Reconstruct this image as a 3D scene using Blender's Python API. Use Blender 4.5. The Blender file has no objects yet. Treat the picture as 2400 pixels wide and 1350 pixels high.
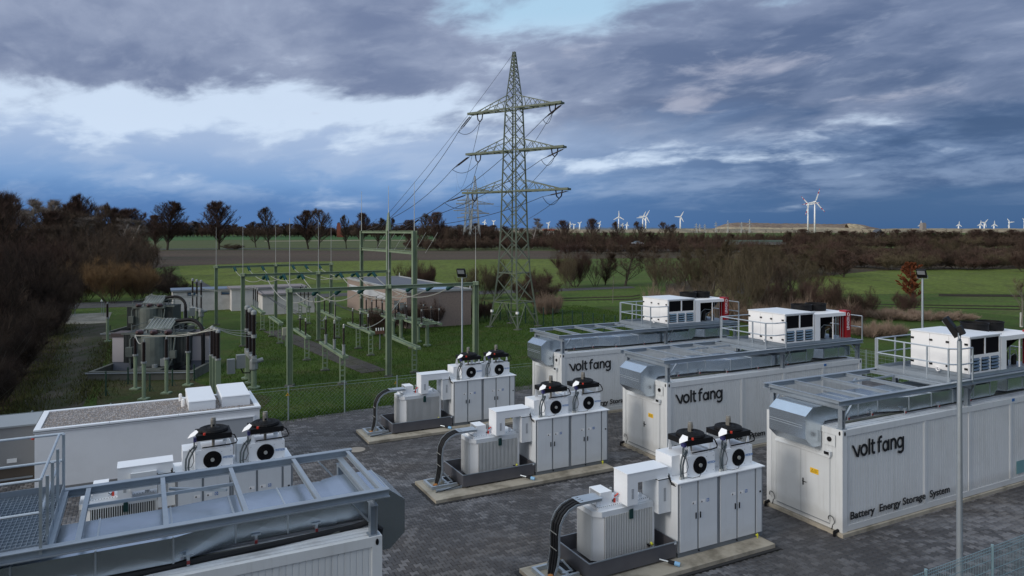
import bpy, math, random
import numpy as np
from mathutils import Vector, Matrix
rad = math.radians
scene = bpy.context.scene
# ------------------------------------------------------------------ camera
FOC, HC, HZ = 1664.456, 7.713, 541.0          # focal length in photo pixels, eye height, horizon row
cam = bpy.data.cameras.new('camera')
cam_ob = bpy.data.objects.new('camera', cam)
scene.collection.objects.link(cam_ob)
cam_ob.location = (0, 0, HC)
cam_ob.rotation_euler = (rad(90), 0, 0)
cam.sensor_width = 36.0
cam.lens = FOC / 2400 * 36
cam.shift_y = -(675 - HZ) / 2400
cam.clip_start = 0.1
cam.clip_end = 20000
scene.camera = cam_ob
scene.render.resolution_x, scene.render.resolution_y = 1024, 576
# ------------------------------------------------------------------ exposure
vs = scene.view_settings
vs.view_transform = 'Standard'; vs.look = 'None'; vs.gamma = 1.0; vs.exposure = 0.0
vs.use_curve_mapping = False
# ------------------------------------------------------------------ sun (low, veiled, behind the camera on the left)
SUN_AZ, SUN_EL = 238.0, 24.0                    # compass degrees of the direction towards the sun, y axis = 0
sd = bpy.data.lights.new('sun', 'SUN'); sun = bpy.data.objects.new('sun', sd)
scene.collection.objects.link(sun)
sd.energy = 1.5; sd.angle = rad(14); sd.color = (1.0, 0.93, 0.86)
sv = Vector((math.sin(rad(SUN_AZ)) * math.cos(rad(SUN_EL)), math.cos(rad(SUN_AZ)) * math.cos(rad(SUN_EL)), math.sin(rad(SUN_EL))))
sun.rotation_euler = sv.to_track_quat('Z', 'Y').to_euler()
# ------------------------------------------------------------------ node helpers
class NT:
    def __init__(s, tree): s.t = tree; s.n = tree.nodes; s.l = tree.links
    def node(s, kind, **kw):
        n = s.n.new(kind)
        for k, v in kw.items(): setattr(n, k, v)
        return n
    def put(s, sock, v):
        if isinstance(v, bpy.types.NodeSocket): s.l.new(v, sock)
        elif v is not None:
            if isinstance(v, (tuple, list)) and len(v) == 3 and sock.type == 'RGBA': v = (*v, 1)
            sock.default_value = v
    def m(s, op, a, b=None, c=None, clamp=False):
        n = s.node('ShaderNodeMath', operation=op, use_clamp=clamp)
        s.put(n.inputs[0], a)
        if b is not None: s.put(n.inputs[1], b)
        if c is not None: s.put(n.inputs[2], c)
        return n.outputs[0]
    def vm(s, op, a, b=None, scale=None):
        n = s.node('ShaderNodeVectorMath', operation=op)
        s.put(n.inputs[0], a)
        if b is not None: s.put(n.inputs[1], b)
        if scale is not None: s.put(n.inputs['Scale'], scale)
        return n.outputs['Value'] if op in ('DOT_PRODUCT', 'LENGTH') else n.outputs[0]
    def xyz(s, v):
        n = s.node('ShaderNodeSeparateXYZ'); s.put(n.inputs[0], v); return n.outputs
    def comb(s, x, y, z):
        n = s.node('ShaderNodeCombineXYZ')
        for i, q in enumerate((x, y, z)): s.put(n.inputs[i], q)
        return n.outputs[0]
    def noise(s, vec, scale, detail=3, rough=0.5, dist=0.0):
        n = s.node('ShaderNodeTexNoise'); s.put(n.inputs['Vector'], vec)
        n.inputs['Scale'].default_value = scale; n.inputs['Detail'].default_value = detail
        n.inputs['Roughness'].default_value = rough; n.inputs['Distortion'].default_value = dist
        return n.outputs[0]
    def mix(s, f, a, b, mode='MIX'):
        n = s.node('ShaderNodeMix', data_type='RGBA', blend_type=mode)
        s.put(n.inputs['Factor'], f); s.put(n.inputs['A'], a); s.put(n.inputs['B'], b)
        return n.outputs['Result']
    def step(s, v, a, b):        # smooth 0..1 between a and b
        n = s.node('ShaderNodeMapRange', interpolation_type='SMOOTHSTEP')
        s.put(n.inputs[0], v); n.inputs[1].default_value = a; n.inputs[2].default_value = b
        return n.outputs[0]
    def ramp(s, f, stops):
        n = s.node('ShaderNodeValToRGB'); s.put(n.inputs[0], f)
        e = n.color_ramp.elements
        while len(e) < len(stops): e.new(0.5)
        for i, (p, c) in enumerate(stops): e[i].position = p; e[i].color = (*c, 1)
        return n.outputs[0]
    def bump(s, h, strength=0.3, dist=0.02):
        n = s.node('ShaderNodeBump'); s.put(n.inputs['Height'], h)
        n.inputs['Strength'].default_value = strength; n.inputs['Distance'].default_value = dist
        return n.outputs[0]
# ------------------------------------------------------------------ sky
def build_world():
    w = bpy.data.worlds.new('World'); scene.world = w; w.use_nodes = True
    g = NT(w.node_tree); g.n.clear()
    out = g.node('ShaderNodeOutputWorld'); bg = g.node('ShaderNodeBackground')
    tc = g.node('ShaderNodeTexCoord')
    d = g.vm('NORMALIZE', tc.outputs['Generated'])
    X, Y, Z = g.xyz(d)
    e = g.m('MAXIMUM', Z, 0.0)
    # azimuth-like coordinate: 0 straight ahead, about -0.7 / +0.7 at the frame's sides
    az = g.m('DIVIDE', X, g.m('MAXIMUM', g.m('ABSOLUTE', Y), 0.05))
    az = g.m('ARCTAN2', X, Y)
    k = g.m('ADD', e, 0.26)
    px = g.m('DIVIDE', X, k); py = g.m('DIVIDE', Y, k)
    p = g.comb(g.m('ADD', px, g.m('MULTIPLY', py, 0.35)), py, 0.0)
    w1 = g.noise(p, 0.9, 4, 0.55); w2 = g.noise(g.vm('ADD', p, (7.3, 2.1, 0.0)), 0.9, 4, 0.55)
    pw = g.vm('ADD', p, g.comb(g.m('MULTIPLY', w1, 0.45), g.m('MULTIPLY', w2, 0.40), 0.0))
    big = g.noise(pw, 1.6, 5, 0.52)
    med = g.noise(g.vm('ADD', pw, (3.1, 5.7, 0.0)), 3.4, 9, 0.56)
    fine = g.noise(g.vm('MULTIPLY', pw, (1.0, 1.1, 1.0)), 9.0, 7, 0.58)
    mixn = g.m('ADD', g.m('MULTIPLY', big, 0.50), g.m('MULTIPLY', med, 0.50))
    def gauss(c_az, c_e, s_az, s_e):
        a = g.m('DIVIDE', g.m('SUBTRACT', az, c_az), s_az); b = g.m('DIVIDE', g.m('SUBTRACT', e, c_e), s_e)
        r = g.m('ADD', g.m('MULTIPLY', a, a), g.m('MULTIPLY', b, b))
        return g.m('EXPONENT', g.m('MULTIPLY', r, -1.0))
    # cloud body: grey overhead and left, steel blue to the right and low
    right = g.step(az, -0.20, 0.50)
    low = g.step(e, 0.25, 0.05)
    body_l = g.mix(g.step(mixn, 0.38, 0.62), (0.160, 0.205, 0.335), (0.320, 0.375, 0.515))
    body_r = g.mix(g.step(mixn, 0.38, 0.62), (0.045, 0.085, 0.190), (0.165, 0.215, 0.350))
    body = g.mix(g.m('MULTIPLY', right, g.m('ADD', 0.60, g.m('MULTIPLY', low, 0.40))), body_l, body_r)
    body = g.mix(g.m('MULTIPLY', g.step(fine, 0.48, 0.75), 0.28), body, (0.42, 0.48, 0.62))
    # lower deck: pale blue band on the left, blue-grey banks on the right
    soft_l = g.mix(g.step(e, 0.045, 0.135), (0.150, 0.300, 0.580), (0.370, 0.480, 0.690))
    soft_l = g.mix(g.m('MULTIPLY', g.step(med, 0.42, 0.62), 0.35), soft_l, (0.46, 0.56, 0.74))
    soft_r = g.mix(g.step(g.m('ADD', g.m('MULTIPLY', fine, 0.35), g.m('MULTIPLY', med, 0.65)), 0.38, 0.62), (0.045, 0.100, 0.240), (0.170, 0.250, 0.420))
    soft = g.mix(right, soft_l, soft_r)
    edge = g.m('ADD', e, g.m('MULTIPLY', g.m('SUBTRACT', mixn, 0.5), 0.16))
    col = g.mix(g.step(edge, 0.165, 0.120), body, soft)
    # thin bright gaps in the overcast
    gap = g.m('ADD', g.m('MULTIPLY', gauss(-0.50, 0.145, 0.36, 0.042), 0.98), g.m('MULTIPLY', gauss(-0.20, 0.168, 0.22, 0.034), 0.92))
    gap = g.m('ADD', gap, g.m('MULTIPLY', gauss(0.04, 0.305, 0.28, 0.050), 0.72))
    gap = g.m('ADD', gap, g.m('MULTIPLY', gauss(-0.42, 0.205, 0.10, 0.012), 0.35))
    gap = g.m('ADD', gap, g.m('MULTIPLY', gauss(0.12, 0.098, 0.12, 0.016), 0.55))
    gap = g.m('ADD', gap, g.m('MULTIPLY', gauss(0.34, 0.094, 0.22, 0.010), 0.30))
    gf = g.m('ADD', gap, g.m('MULTIPLY', g.m('SUBTRACT', mixn, 0.52), 5.2))
    gf = g.m('ADD', gf, g.m('MULTIPLY', g.m('SUBTRACT', fine, 0.5), 0.7))
    col = g.mix(g.m('MULTIPLY', g.step(gf, 0.25, 1.0), 0.92), col, g.mix(g.step(e, 0.22, 0.30), (0.620, 0.740, 0.910), (0.420, 0.640, 0.830)))
    # lit cumulus flanks on the right of the mast
    cu = g.m('ADD', gauss(0.250, 0.170, 0.050, 0.018), g.m('MULTIPLY', gauss(0.33, 0.215, 0.11, 0.022), 0.55))
    cu = g.m('ADD', cu, g.m('MULTIPLY', gauss(0.10, 0.23, 0.14, 0.04), 0.35)); cu = g.m('ADD', cu, g.m('MULTIPLY', gauss(0.52, 0.165, 0.12, 0.014), 0.40))
    cuf = g.m('ADD', cu, g.m('ADD', g.m('MULTIPLY', g.m('SUBTRACT', fine, 0.5), 1.2), g.m('MULTIPLY', g.m('SUBTRACT', med, 0.5), 1.2)))
    col = g.mix(g.m('MULTIPLY', g.step(cuf, 0.25, 0.90), 0.72), col, (0.430, 0.450, 0.560))
    # heavy dark bank far right
    dk = g.m('MULTIPLY', gauss(0.58, 0.128, 0.26, 0.030), g.step(mixn, 0.62, 0.42))
    col = g.mix(g.m('MULTIPLY', dk, 0.75), col, (0.040, 0.080, 0.180))
    # rain-blue band over the horizon
    hb = g.m('ADD', e, g.m('MULTIPLY', g.m('SUBTRACT', mixn, 0.5), 0.07))
    band = g.mix(right, (0.075, 0.190, 0.440), (0.032, 0.105, 0.260))
    col = g.mix(g.step(hb, 0.066, 0.026), col, band)
    # overcast brightens towards the zenith
    zen = g.step(e, 0.33, 0.95)
    over = g.mix(g.step(mixn, 0.38, 0.62), (0.60, 0.76, 0.98), (0.82, 0.98, 1.16))
    col = g.mix(zen, col, over)
    # veiled low sun: the overcast is brighter and warmer round its direction
    sdot = g.vm('DOT_PRODUCT', d, tuple(sv))
    col = g.mix(g.m('MULTIPLY', g.step(sdot, 0.15, 0.98), 0.65), col, (1.12, 1.07, 1.0))
    # sky light scattered behind the cloud (physical sky, sun disc off)
    st = g.node('ShaderNodeTexSky'); st.sky_type = 'NISHITA'; st.sun_disc = False
    st.sun_elevation = rad(SUN_EL); st.sun_rotation = rad(SUN_AZ)
    g.l.new(d, st.inputs[0])
    nis = g.vm('SCALE', st.outputs[0], scale=0.006)
    col = g.vm('ADD', col, nis)
    # below the horizon: dull ground haze
    col = g.mix(g.step(Z, -0.01, -0.05), col, (0.05, 0.055, 0.05))
    g.put(bg.inputs['Color'], col)
    bg.inputs['Strength'].default_value = 1.0
    g.l.new(bg.outputs[0], out.inputs[0])
    w.cycles.sampling_method = 'MANUAL'; w.cycles.sample_map_resolution = 512
build_world()
# ------------------------------------------------------------------ scene helpers
COL = scene.collection
PSI = 0.4785                                    # the whole site is turned by this angle
LX, LY = math.cos(PSI), math.sin(PSI)
def G(u, v, z=0.0):
    """ground point surveyed from photo coordinates (camera height and focal length known)"""
    Y = (HC - z) * FOC / (v - HZ)
    return ((u - 1200) / FOC * Y, Y)
def S2W(l, s):
    """site grid (along, across) to world"""
    return (l * LX - s * LY, l * LY + s * LX)
def off(o, l, s):
    return (o[0] + l * LX - s * LY, o[1] + l * LY + s * LX)
def lerp(a, b, t): return tuple(a[i] + (b[i] - a[i]) * t for i in range(len(a)))

MATS = {}
def mat(name, color=(0.5, 0.5, 0.5), rough=0.6, metal=0.0, var=0.0, vscale=2.0, dirt=None, dirt_amt=0.0, dscale=1.2,
        bump=0.0, bscale=40.0, rnd=0.0, spec=0.5, extra=None, coord='Object', stretch=None):
    if name in MATS: return MATS[name]
    m = bpy.data.materials.new(name); m.use_nodes = True
    g = NT(m.node_tree); b = g.n['Principled BSDF']
    tc = g.node('ShaderNodeTexCoord'); vec = tc.outputs[coord]
    if coord == 'Position':
        vec = None
    geo = g.node('ShaderNodeNewGeometry')
    if coord == 'Generated': vec = geo.outputs['Position']
    if stretch: vec = g.vm('MULTIPLY', vec, stretch)
    c = (*color, 1)
    cs = None
    if var:
        n = g.noise(vec, vscale, 5, 0.6)
        f = g.m('MULTIPLY_ADD', n, 2 * var, 1 - var)
        cs = g.vm('SCALE', g.comb(*color), scale=f)
    if dirt_amt:
        n = g.noise(vec, dscale, 6, 0.65)
        cs = g.mix(g.m('MULTIPLY', g.step(n, 0.42, 0.72), dirt_amt), cs if cs is not None else c, (*(dirt or (0.1, 0.09, 0.07)), 1))
    if rnd:
        oi = g.node('ShaderNodeObjectInfo')
        f = g.m('MULTIPLY_ADD', oi.outputs['Random'], 2 * rnd, 1 - rnd)
        if cs is None: cs = g.vm('SCALE', g.comb(*color), scale=f)
        else: cs = g.vm('SCALE', cs, scale=f)
    g.put(b.inputs['Base Color'], cs if cs is not None else c)
    b.inputs['Roughness'].default_value = rough; b.inputs['Metallic'].default_value = metal
    b.inputs['Specular IOR Level'].default_value = spec
    if bump:
        g.l.new(g.bump(g.noise(vec, bscale, 4, 0.6), bump, 0.01), b.inputs['Normal'])
    if extra: extra(g, b, vec)
    MATS[name] = m
    return m

def streaks(amt, tint, base_z=None):
    def ex(g, b, vec):
        src = b.inputs['Base Color'].links[0].from_socket if b.inputs['Base Color'].links else None
        c0 = src if src is not None else b.inputs['Base Color'].default_value[:]
        x, y, z = g.xyz(vec)
        n = g.noise(g.comb(g.m('MULTIPLY', x, 9.0), g.m('MULTIPLY', y, 9.0), g.m('MULTIPLY', z, 0.5)), 1.0, 4, 0.6)
        f = g.m('MULTIPLY', g.step(n, 0.50, 0.78), amt)
        if base_z is not None:                    # splash dirt near the foot
            f = g.m('MAXIMUM', f, g.m('MULTIPLY', g.step(g.m('ADD', z, g.m('MULTIPLY', g.noise(vec, 3.0, 4, 0.6), -0.35)), base_z + 0.18, base_z - 0.12), amt * 1.6))
        g.put(b.inputs['Base Color'], g.mix(f, c0, tint))
    return ex

class MB:
    """collects boxes, bars and tubes and links them as ONE mesh object"""
    def __init__(s): s.v = []; s.f = []; s.mi = []; s.k = 0; s.sm = []; s.smooth = False
    def add(s, vs, fs):
        o = len(s.v); s.v.extend([tuple(q) for q in vs])
        for f in fs: s.f.append(tuple(i + o for i in f)); s.mi.append(s.k); s.sm.append(s.smooth)
        return s
    def box(s, x0, x1, y0, y1, z0, z1):
        vs = [(x, y, z) for z in (z0, z1) for y in (y0, y1) for x in (x0, x1)]
        return s.add(vs, [(0, 2, 3, 1), (4, 5, 7, 6), (0, 1, 5, 4), (2, 6, 7, 3), (0, 4, 6, 2), (1, 3, 7, 5)])
    def hexa(s, a, b):
        """solid between bottom quad a and top quad b (4 points each, counter-clockwise from above)"""
        return s.add(list(a) + list(b), [(3, 2, 1, 0), (4, 5, 6, 7), (0, 1, 5, 4), (1, 2, 6, 5), (2, 3, 7, 6), (3, 0, 4, 7)])
    def prism(s, pts, z0, z1):
        n = len(pts); vs = [(*p, z0) for p in pts] + [(*p, z1) for p in pts]
        return s.add(vs, [tuple(reversed(range(n))), tuple(range(n, 2 * n))] + [(i, (i + 1) % n, n + (i + 1) % n, n + i) for i in range(n)])
    def extr(s, pts, d):
        """extrude a 3D polygon by vector d"""
        n = len(pts); vs = [tuple(p) for p in pts] + [tuple(p[i] + d[i] for i in range(3)) for p in pts]
        return s.add(vs, [tuple(reversed(range(n))), tuple(range(n, 2 * n))] + [(i, (i + 1) % n, n + (i + 1) % n, n + i) for i in range(n)])
    def bar(s, p, q, w, h=None, up=(0, 0, 1)):
        """rectangular bar from p to q, w wide, h high"""
        h = h or w; p = Vector(p); q = Vector(q); d = (q - p)
        if d.length < 1e-6: return s
        d.normalize(); u = Vector(up)
        if abs(d.dot(u)) > 0.98: u = Vector((1, 0, 0))
        a = d.cross(u).normalized(); b = a.cross(d).normalized()
        a *= w / 2; b *= h / 2
        vs = [p - a - b, p + a - b, p + a + b, p - a + b, q - a - b, q + a - b, q + a + b, q - a + b]
        return s.add(vs, [(3, 2, 1, 0), (4, 5, 6, 7), (0, 1, 5, 4), (1, 2, 6, 5), (2, 3, 7, 6), (3, 0, 4, 7)])
    def ibeam(s, p, q, w, h, t=0.012, up=(0, 0, 1)):
        """I section: two flanges and a web, depth h along up"""
        u = Vector(up); p = Vector(p); q = Vector(q)
        o = u * (h / 2 - t / 2)
        s.bar(p + o, q + o, w, t, up); s.bar(p - o, q - o, w, t, up); s.bar(p, q, t * 0.8, h - 2 * t, up)
        return s
    def ring(s, c, a, b, r, n):
        return [Vector(c) + (a * math.cos(2 * math.pi * i / n) + b * math.sin(2 * math.pi * i / n)) * r for i in range(n)]
    def cone(s, p, q, r0, r1=None, n=8, caps=True):
        r1 = r0 if r1 is None else r1
        p = Vector(p); q = Vector(q); d = (q - p).normalized()
        u = Vector((0, 0, 1)) if abs(d.z) < 0.98 else Vector((1, 0, 0))
        a = d.cross(u).normalized(); b = d.cross(a).normalized()
        vs = s.ring(p, a, b, r0, n) + s.ring(q, a, b, r1, n)
        fs = [(i, n + i, n + (i + 1) % n, (i + 1) % n) for i in range(n)]
        if caps: fs += [tuple(range(n)), tuple(reversed(range(n, 2 * n)))]
        return s.add(vs, fs)
    def lathe(s, c, prof, n=12, axis=(0, 0, 1)):
        """profile of (radius, height) pairs revolved about axis through c"""
        d = Vector(axis).normalized(); u = Vector((0, 0, 1)) if abs(d.z) < 0.98 else Vector((1, 0, 0))
        a = d.cross(u).normalized(); b = d.cross(a).normalized()
        vs = []
        for r, h in prof: vs += s.ring(Vector(c) + d * h, a, b, max(r, 1e-4), n)
        fs = []
        for j in range(len(prof) - 1):
            fs += [(j * n + i, (j + 1) * n + i, (j + 1) * n + (i + 1) % n, j * n + (i + 1) % n) for i in range(n)]
        fs += [tuple(range(n)), tuple(reversed(range((len(prof) - 1) * n, len(prof) * n)))]
        return s.add(vs, fs)
    def tube(s, pts, r, n=6):
        pts = [Vector(p) for p in pts]; m = len(pts); vs = []
        prev = None
        for i, p in enumerate(pts):
            d = (pts[min(i + 1, m - 1)] - pts[max(i - 1, 0)]).normalized()
            if prev is None:
                u = Vector((0, 0, 1)) if abs(d.z) < 0.9 else Vector((1, 0, 0))
                a = d.cross(u).normalized()
            else:
                a = (prev - d * prev.dot(d)).normalized()
            prev = a; b = d.cross(a)
            rr = r[i] if isinstance(r, (list, tuple)) else r
            vs += s.ring(p, a, b, rr, n)
        fs = []
        for j in range(m - 1):
            fs += [(j * n + i, (j + 1) * n + i, (j + 1) * n + (i + 1) % n, j * n + (i + 1) % n) for i in range(n)]
        fs += [tuple(range(n)), tuple(reversed(range((m - 1) * n, m * n)))]
        return s.add(vs, fs)
    def mesh(s, name, mats):
        me = bpy.data.meshes.new(name)
        me.from_pydata(s.v, [], s.f)
        for m in (mats if isinstance(mats, (list, tuple)) else [mats]): me.materials.append(m)
        me.polygons.foreach_set('material_index', s.mi)
        me.polygons.foreach_set('use_smooth', s.sm)
        me.update()
        return me
    def build(s, name, mats, parent=None, loc=None, kind=None, label=None):
        if s.flip: s.v = [(-x, y, z) for x, y, z in s.v]; s.f = [tuple(reversed(f)) for f in s.f]
        o = bpy.data.objects.new(name, s.mesh(name, mats))
        COL.objects.link(o)
        if parent is not None: o.parent = parent
        if loc: o.location = loc
        if kind: o['kind'] = kind
        if label: o['label'] = label
        return o
    flip = False
class MBF(MB):
    flip = True                                  # mirrored along the first axis
def mb(fl=False): return MBF() if fl else MB()

def tag(o, label, cat, group=None, kind=None):
    o['label'] = label; o['category'] = cat
    if group: o['group'] = group
    if kind: o['kind'] = kind
    return o
def thing(name, label, cat, loc=(0, 0, 0), rz=0.0, group=None):
    o = bpy.data.objects.new(name, None); COL.objects.link(o)
    o.empty_display_size = 0.2
    o.location = loc; o.rotation_euler = (0, 0, rz)
    return tag(o, label, cat, group)
KIDS = {}
def dup(root, loc, rz, label, group=None, scale=None):
    """copy of a thing with copies of its parts and their sub-parts (mesh data shared)"""
    if not KIDS.get('ready'): pass
    r = root.copy(); COL.objects.link(r); r.location = loc; r.rotation_euler = (0, 0, rz)
    r['label'] = label
    if group: r['group'] = group
    if scale: r.scale = scale
    def rec(src, dst):
        for ch in KIDS.setdefault(src.name, [c for c in src.children]):
            c = ch.copy(); COL.objects.link(c); c.parent = dst
            rec(ch, c)
    rec(root, r)
    return r
def inst(me, name, parent, loc=(0, 0, 0), rot=(0, 0, 0), scale=None, label=None):
    o = bpy.data.objects.new(name, me); COL.objects.link(o); o.parent = parent
    o.location = loc; o.rotation_euler = rot
    if scale: o.scale = scale
    if label: o['label'] = label
    return o
def text(name, body, size, m, parent, loc, rot, depth=0.002, offset=0.0, sx=1.0, align='LEFT', spacing=1.0):
    cu = bpy.data.curves.new(name, 'FONT'); cu.body = body; cu.size = size; cu.extrude = depth; cu.offset = offset
    cu.align_x = align; cu.space_character = spacing; cu.resolution_u = 3
    t = bpy.data.objects.new(name + '_tmp', cu); COL.objects.link(t)
    dg = bpy.context.evaluated_depsgraph_get(); dg.update()
    me = bpy.data.meshes.new_from_object(t.evaluated_get(dg)); me.name = name
    bpy.data.objects.remove(t); bpy.data.curves.remove(cu)
    me.materials.clear(); me.materials.append(m)
    o = bpy.data.objects.new(name, me); COL.objects.link(o); o.parent = parent
    o.location = loc; o.rotation_euler = rot; o.scale = (sx, 1, 1)
    return o
def struct(o): o['kind'] = 'structure'; return o

# ------------------------------------------------------------------ materials
WHITE = mat('container_white', (0.62, 0.645, 0.655), 0.45, 0, var=0.04, vscale=1.5, dirt=(0.42, 0.42, 0.40), dirt_amt=0.25, dscale=0.8, rnd=0.035, extra=streaks(0.20, (0.30, 0.29, 0.26), 0.30))
WHITE_R = mat('container_roof', (0.62, 0.65, 0.67), 0.5, 0, var=0.08, vscale=1.0, dirt=(0.22, 0.21, 0.19), dirt_amt=0.45, dscale=1.4)
UNITW = mat('unit_white', (0.86, 0.86, 0.86), 0.4, 0, var=0.02)
CABW = mat('cabinet_white', (0.62, 0.655, 0.685), 0.42, 0, var=0.03, dirt=(0.35, 0.36, 0.36), dirt_amt=0.15, rnd=0.03, extra=streaks(0.12, (0.32, 0.31, 0.29), 0.24))
CABR = mat('cabinet_roof', (0.76, 0.79, 0.82), 0.35, 0, var=0.03)
RAL = mat('door_grey', (0.21, 0.23, 0.25), 0.5)
GALV = mat('galvanised', (0.50, 0.55, 0.59), 0.42, 0.75, var=0.16, vscale=6.0, bump=0.05, bscale=20)
def sheet_extra(g, b, vec):
    n = g.noise(vec, 0.7, 2, 0.4)
    g.l.new(g.bump(n, 0.05, 0.08), b.inputs['Normal'])
SHEET = mat('duct_sheet', (0.56, 0.63, 0.70), 0.27, 0.92, var=0.12, vscale=3.0, extra=sheet_extra)
STEEL = mat('frame_steel', (0.33, 0.38, 0.43), 0.42, 0.5, var=0.12, vscale=5.0, dirt=(0.2, 0.2, 0.2), dirt_amt=0.2)
TRAYM = mat('tray_steel', (0.14, 0.14, 0.155), 0.42, 0.55, var=0.25, vscale=1.6)
BLACK = mat('black_plastic', (0.008, 0.008, 0.009), 0.6, spec=0.2)
BLACKM = mat('black_mesh', (0.006, 0.006, 0.008), 0.9, spec=0.1)
RUBBER = mat('rubber', (0.014, 0.015, 0.017), 0.65, spec=0.25)
HOSE = mat('hose_grey', (0.07, 0.09, 0.10), 0.5)
INK = mat('lettering_black', (0.008, 0.009, 0.012), 0.5)
BLUEINK = mat('lettering_blue', (0.03, 0.16, 0.42), 0.5)
WHITEINK = mat('lettering_white', (0.8, 0.8, 0.8), 0.5)
YEL = mat('sign_yellow', (0.75, 0.45, 0.02), 0.5)
BLUE = mat('sign_blue', (0.02, 0.13, 0.38), 0.5)
REDP = mat('red_panel', (0.30, 0.012, 0.018), 0.4)
REDK = mat('red_knob', (0.55, 0.04, 0.02), 0.4)
CONC = mat('concrete', (0.36, 0.325, 0.26), 0.85, 0, var=0.15, vscale=3, dirt=(0.11, 0.095, 0.065), dirt_amt=0.75, dscale=1.6, bump=0.3, bscale=30)
CONCD = mat('concrete_old', (0.105, 0.11, 0.098), 0.9, 0, var=0.25, vscale=2, dirt=(0.04, 0.05, 0.03), dirt_amt=0.7, dscale=0.9, bump=0.3, bscale=20)
EDGE = mat('edge_joint', (0.018, 0.018, 0.019), 0.8)
FIN = mat('fin_grey', (0.66, 0.68, 0.68), 0.45, 0, var=0.06, vscale=3)
MOTOR = mat('motor_grey', (0.24, 0.23, 0.205), 0.5, 0.2)
SGREEN = mat('mast_green', (0.185, 0.245, 0.160), 0.65, 0, var=0.18, vscale=1.3, dirt=(0.09, 0.12, 0.07), dirt_amt=0.4)
TOWERG = mat('tower_green', (0.125, 0.155, 0.115), 0.6, 0.1, var=0.2, vscale=0.8, dirt=(0.08, 0.07, 0.05), dirt_amt=0.35)
PORC = mat('porcelain_brown', (0.014, 0.008, 0.007), 0.35, spec=0.25)
INSG = mat('insulator_green', (0.004, 0.060, 0.060), 0.25)
ALU = mat('aluminium', (0.45, 0.46, 0.44), 0.45, 0.5)
WIRE = mat('conductor', (0.34, 0.34, 0.30), 0.5, 0.3)
WIRED = mat('conductor_dark', (0.035, 0.04, 0.05), 0.6)
TRAFO = mat('transformer_grey', (0.115, 0.135, 0.122), 0.6, 0, var=0.2, vscale=2, dirt=(0.05, 0.055, 0.05), dirt_amt=0.5)
CTRL = mat('control_grey', (0.24, 0.26, 0.26), 0.6, 0, var=0.1)
FENCEG = mat('fence_green', (0.012, 0.045, 0.028), 0.6)
FENCEZ = mat('fence_zinc', (0.25, 0.31, 0.32), 0.5, 0.4)
# surveyed positions (world metres) of the near corners of containers and stations
C_L, C_W, C_H, C_B = 9.70, 2.44, 2.693, 0.12
C1 = (8.291, 17.811); C2 = (5.1075, 23.384); C3 = (2.018, 28.8755); C4 = (-2.14, 11.71)
P1 = (3.8484, 16.4751); P2 = (0.7391, 22.0372); P3 = (-2.2718, 27.6064); P4 = (-7.9904, 16.8757)
# ================================================================== ground
def gmat(name, c1, c2, s1, c3=None, s2=3.0, rough=0.95, stretch=None, bump=0.4, bs=8.0, lo=0.35, hi=0.65, rot=0.0, bd=0.05):
    if name in MATS: return MATS[name]
    m = bpy.data.materials.new(name); m.use_nodes = True
    g = NT(m.node_tree); b = g.n['Principled BSDF']
    geo = g.node('ShaderNodeNewGeometry'); P = geo.outputs['Position']
    if rot:
        vr = g.node('ShaderNodeVectorRotate', rotation_type='Z_AXIS'); g.put(vr.inputs['Vector'], P); vr.inputs['Angle'].default_value = rot; P = vr.outputs[0]
    V = g.vm('MULTIPLY', P, stretch) if stretch else P
    n1 = g.noise(V, s1, 6, 0.6)
    col = g.mix(g.step(n1, lo, hi), c1, c2)
    if c3: col = g.mix(g.m('MULTIPLY', g.step(g.noise(V, s2, 6, 0.65), 0.45, 0.70), 0.8), col, c3)
    fine = g.noise(P, bs, 4, 0.7)
    col = g.mix(1.0, col, g.mix(g.step(fine, 0.3, 0.7), (0.62, 0.62, 0.62), (1.3, 1.3, 1.3)), 'MULTIPLY')
    g.put(b.inputs['Base Color'], col); b.inputs['Roughness'].default_value = rough; b.inputs['Specular IOR Level'].default_value = 0.15
    if bump: g.l.new(g.bump(fine, bump, bd), b.inputs['Normal'])
    MATS[name] = m
    return m
LAWN = gmat('lawn', (0.030, 0.060, 0.009), (0.050, 0.085, 0.014), 0.22, (0.056, 0.060, 0.018), 0.5, bs=7, bump=0.8)
MEADOW = gmat('meadow', (0.050, 0.086, 0.014), (0.070, 0.112, 0.020), 0.07, (0.082, 0.080, 0.030), 0.16, bs=2.5, bump=0.8, stretch=(1, 2.5, 1))
def worn(name):
    m = MATS[name]; g = NT(m.node_tree); b = g.n['Principled BSDF']; geo = g.node('ShaderNodeNewGeometry')
    src = b.inputs['Base Color'].links[0].from_socket
    n = g.noise(g.vm('MULTIPLY', geo.outputs['Position'], (0.5, 1.2, 1.0)), 0.33, 7, 0.72)
    n2 = g.noise(geo.outputs['Position'], 2.2, 5, 0.7)
    f = g.step(g.m('ADD', g.m('MULTIPLY', n, 0.7), g.m('MULTIPLY', n2, 0.3)), 0.53, 0.66)
    g.put(b.inputs['Base Color'], g.mix(g.m('MULTIPLY', f, 0.42), src, (0.075, 0.062, 0.032)))
worn('lawn'); worn('meadow')
CROP = gmat('crop_rows', (0.090, 0.122, 0.022), (0.120, 0.155, 0.032), 0.05, (0.070, 0.078, 0.024), 0.5, bs=1.6, bump=1.0, bd=0.2, stretch=(1, 0.35, 1))
PLOUGH = gmat('ploughed_soil', (0.066, 0.048, 0.036), (0.082, 0.060, 0.044), 0.02, (0.055, 0.056, 0.030), 0.08, stretch=(0.3, 1.5, 1), bs=1.0, bump=0.6)
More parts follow.
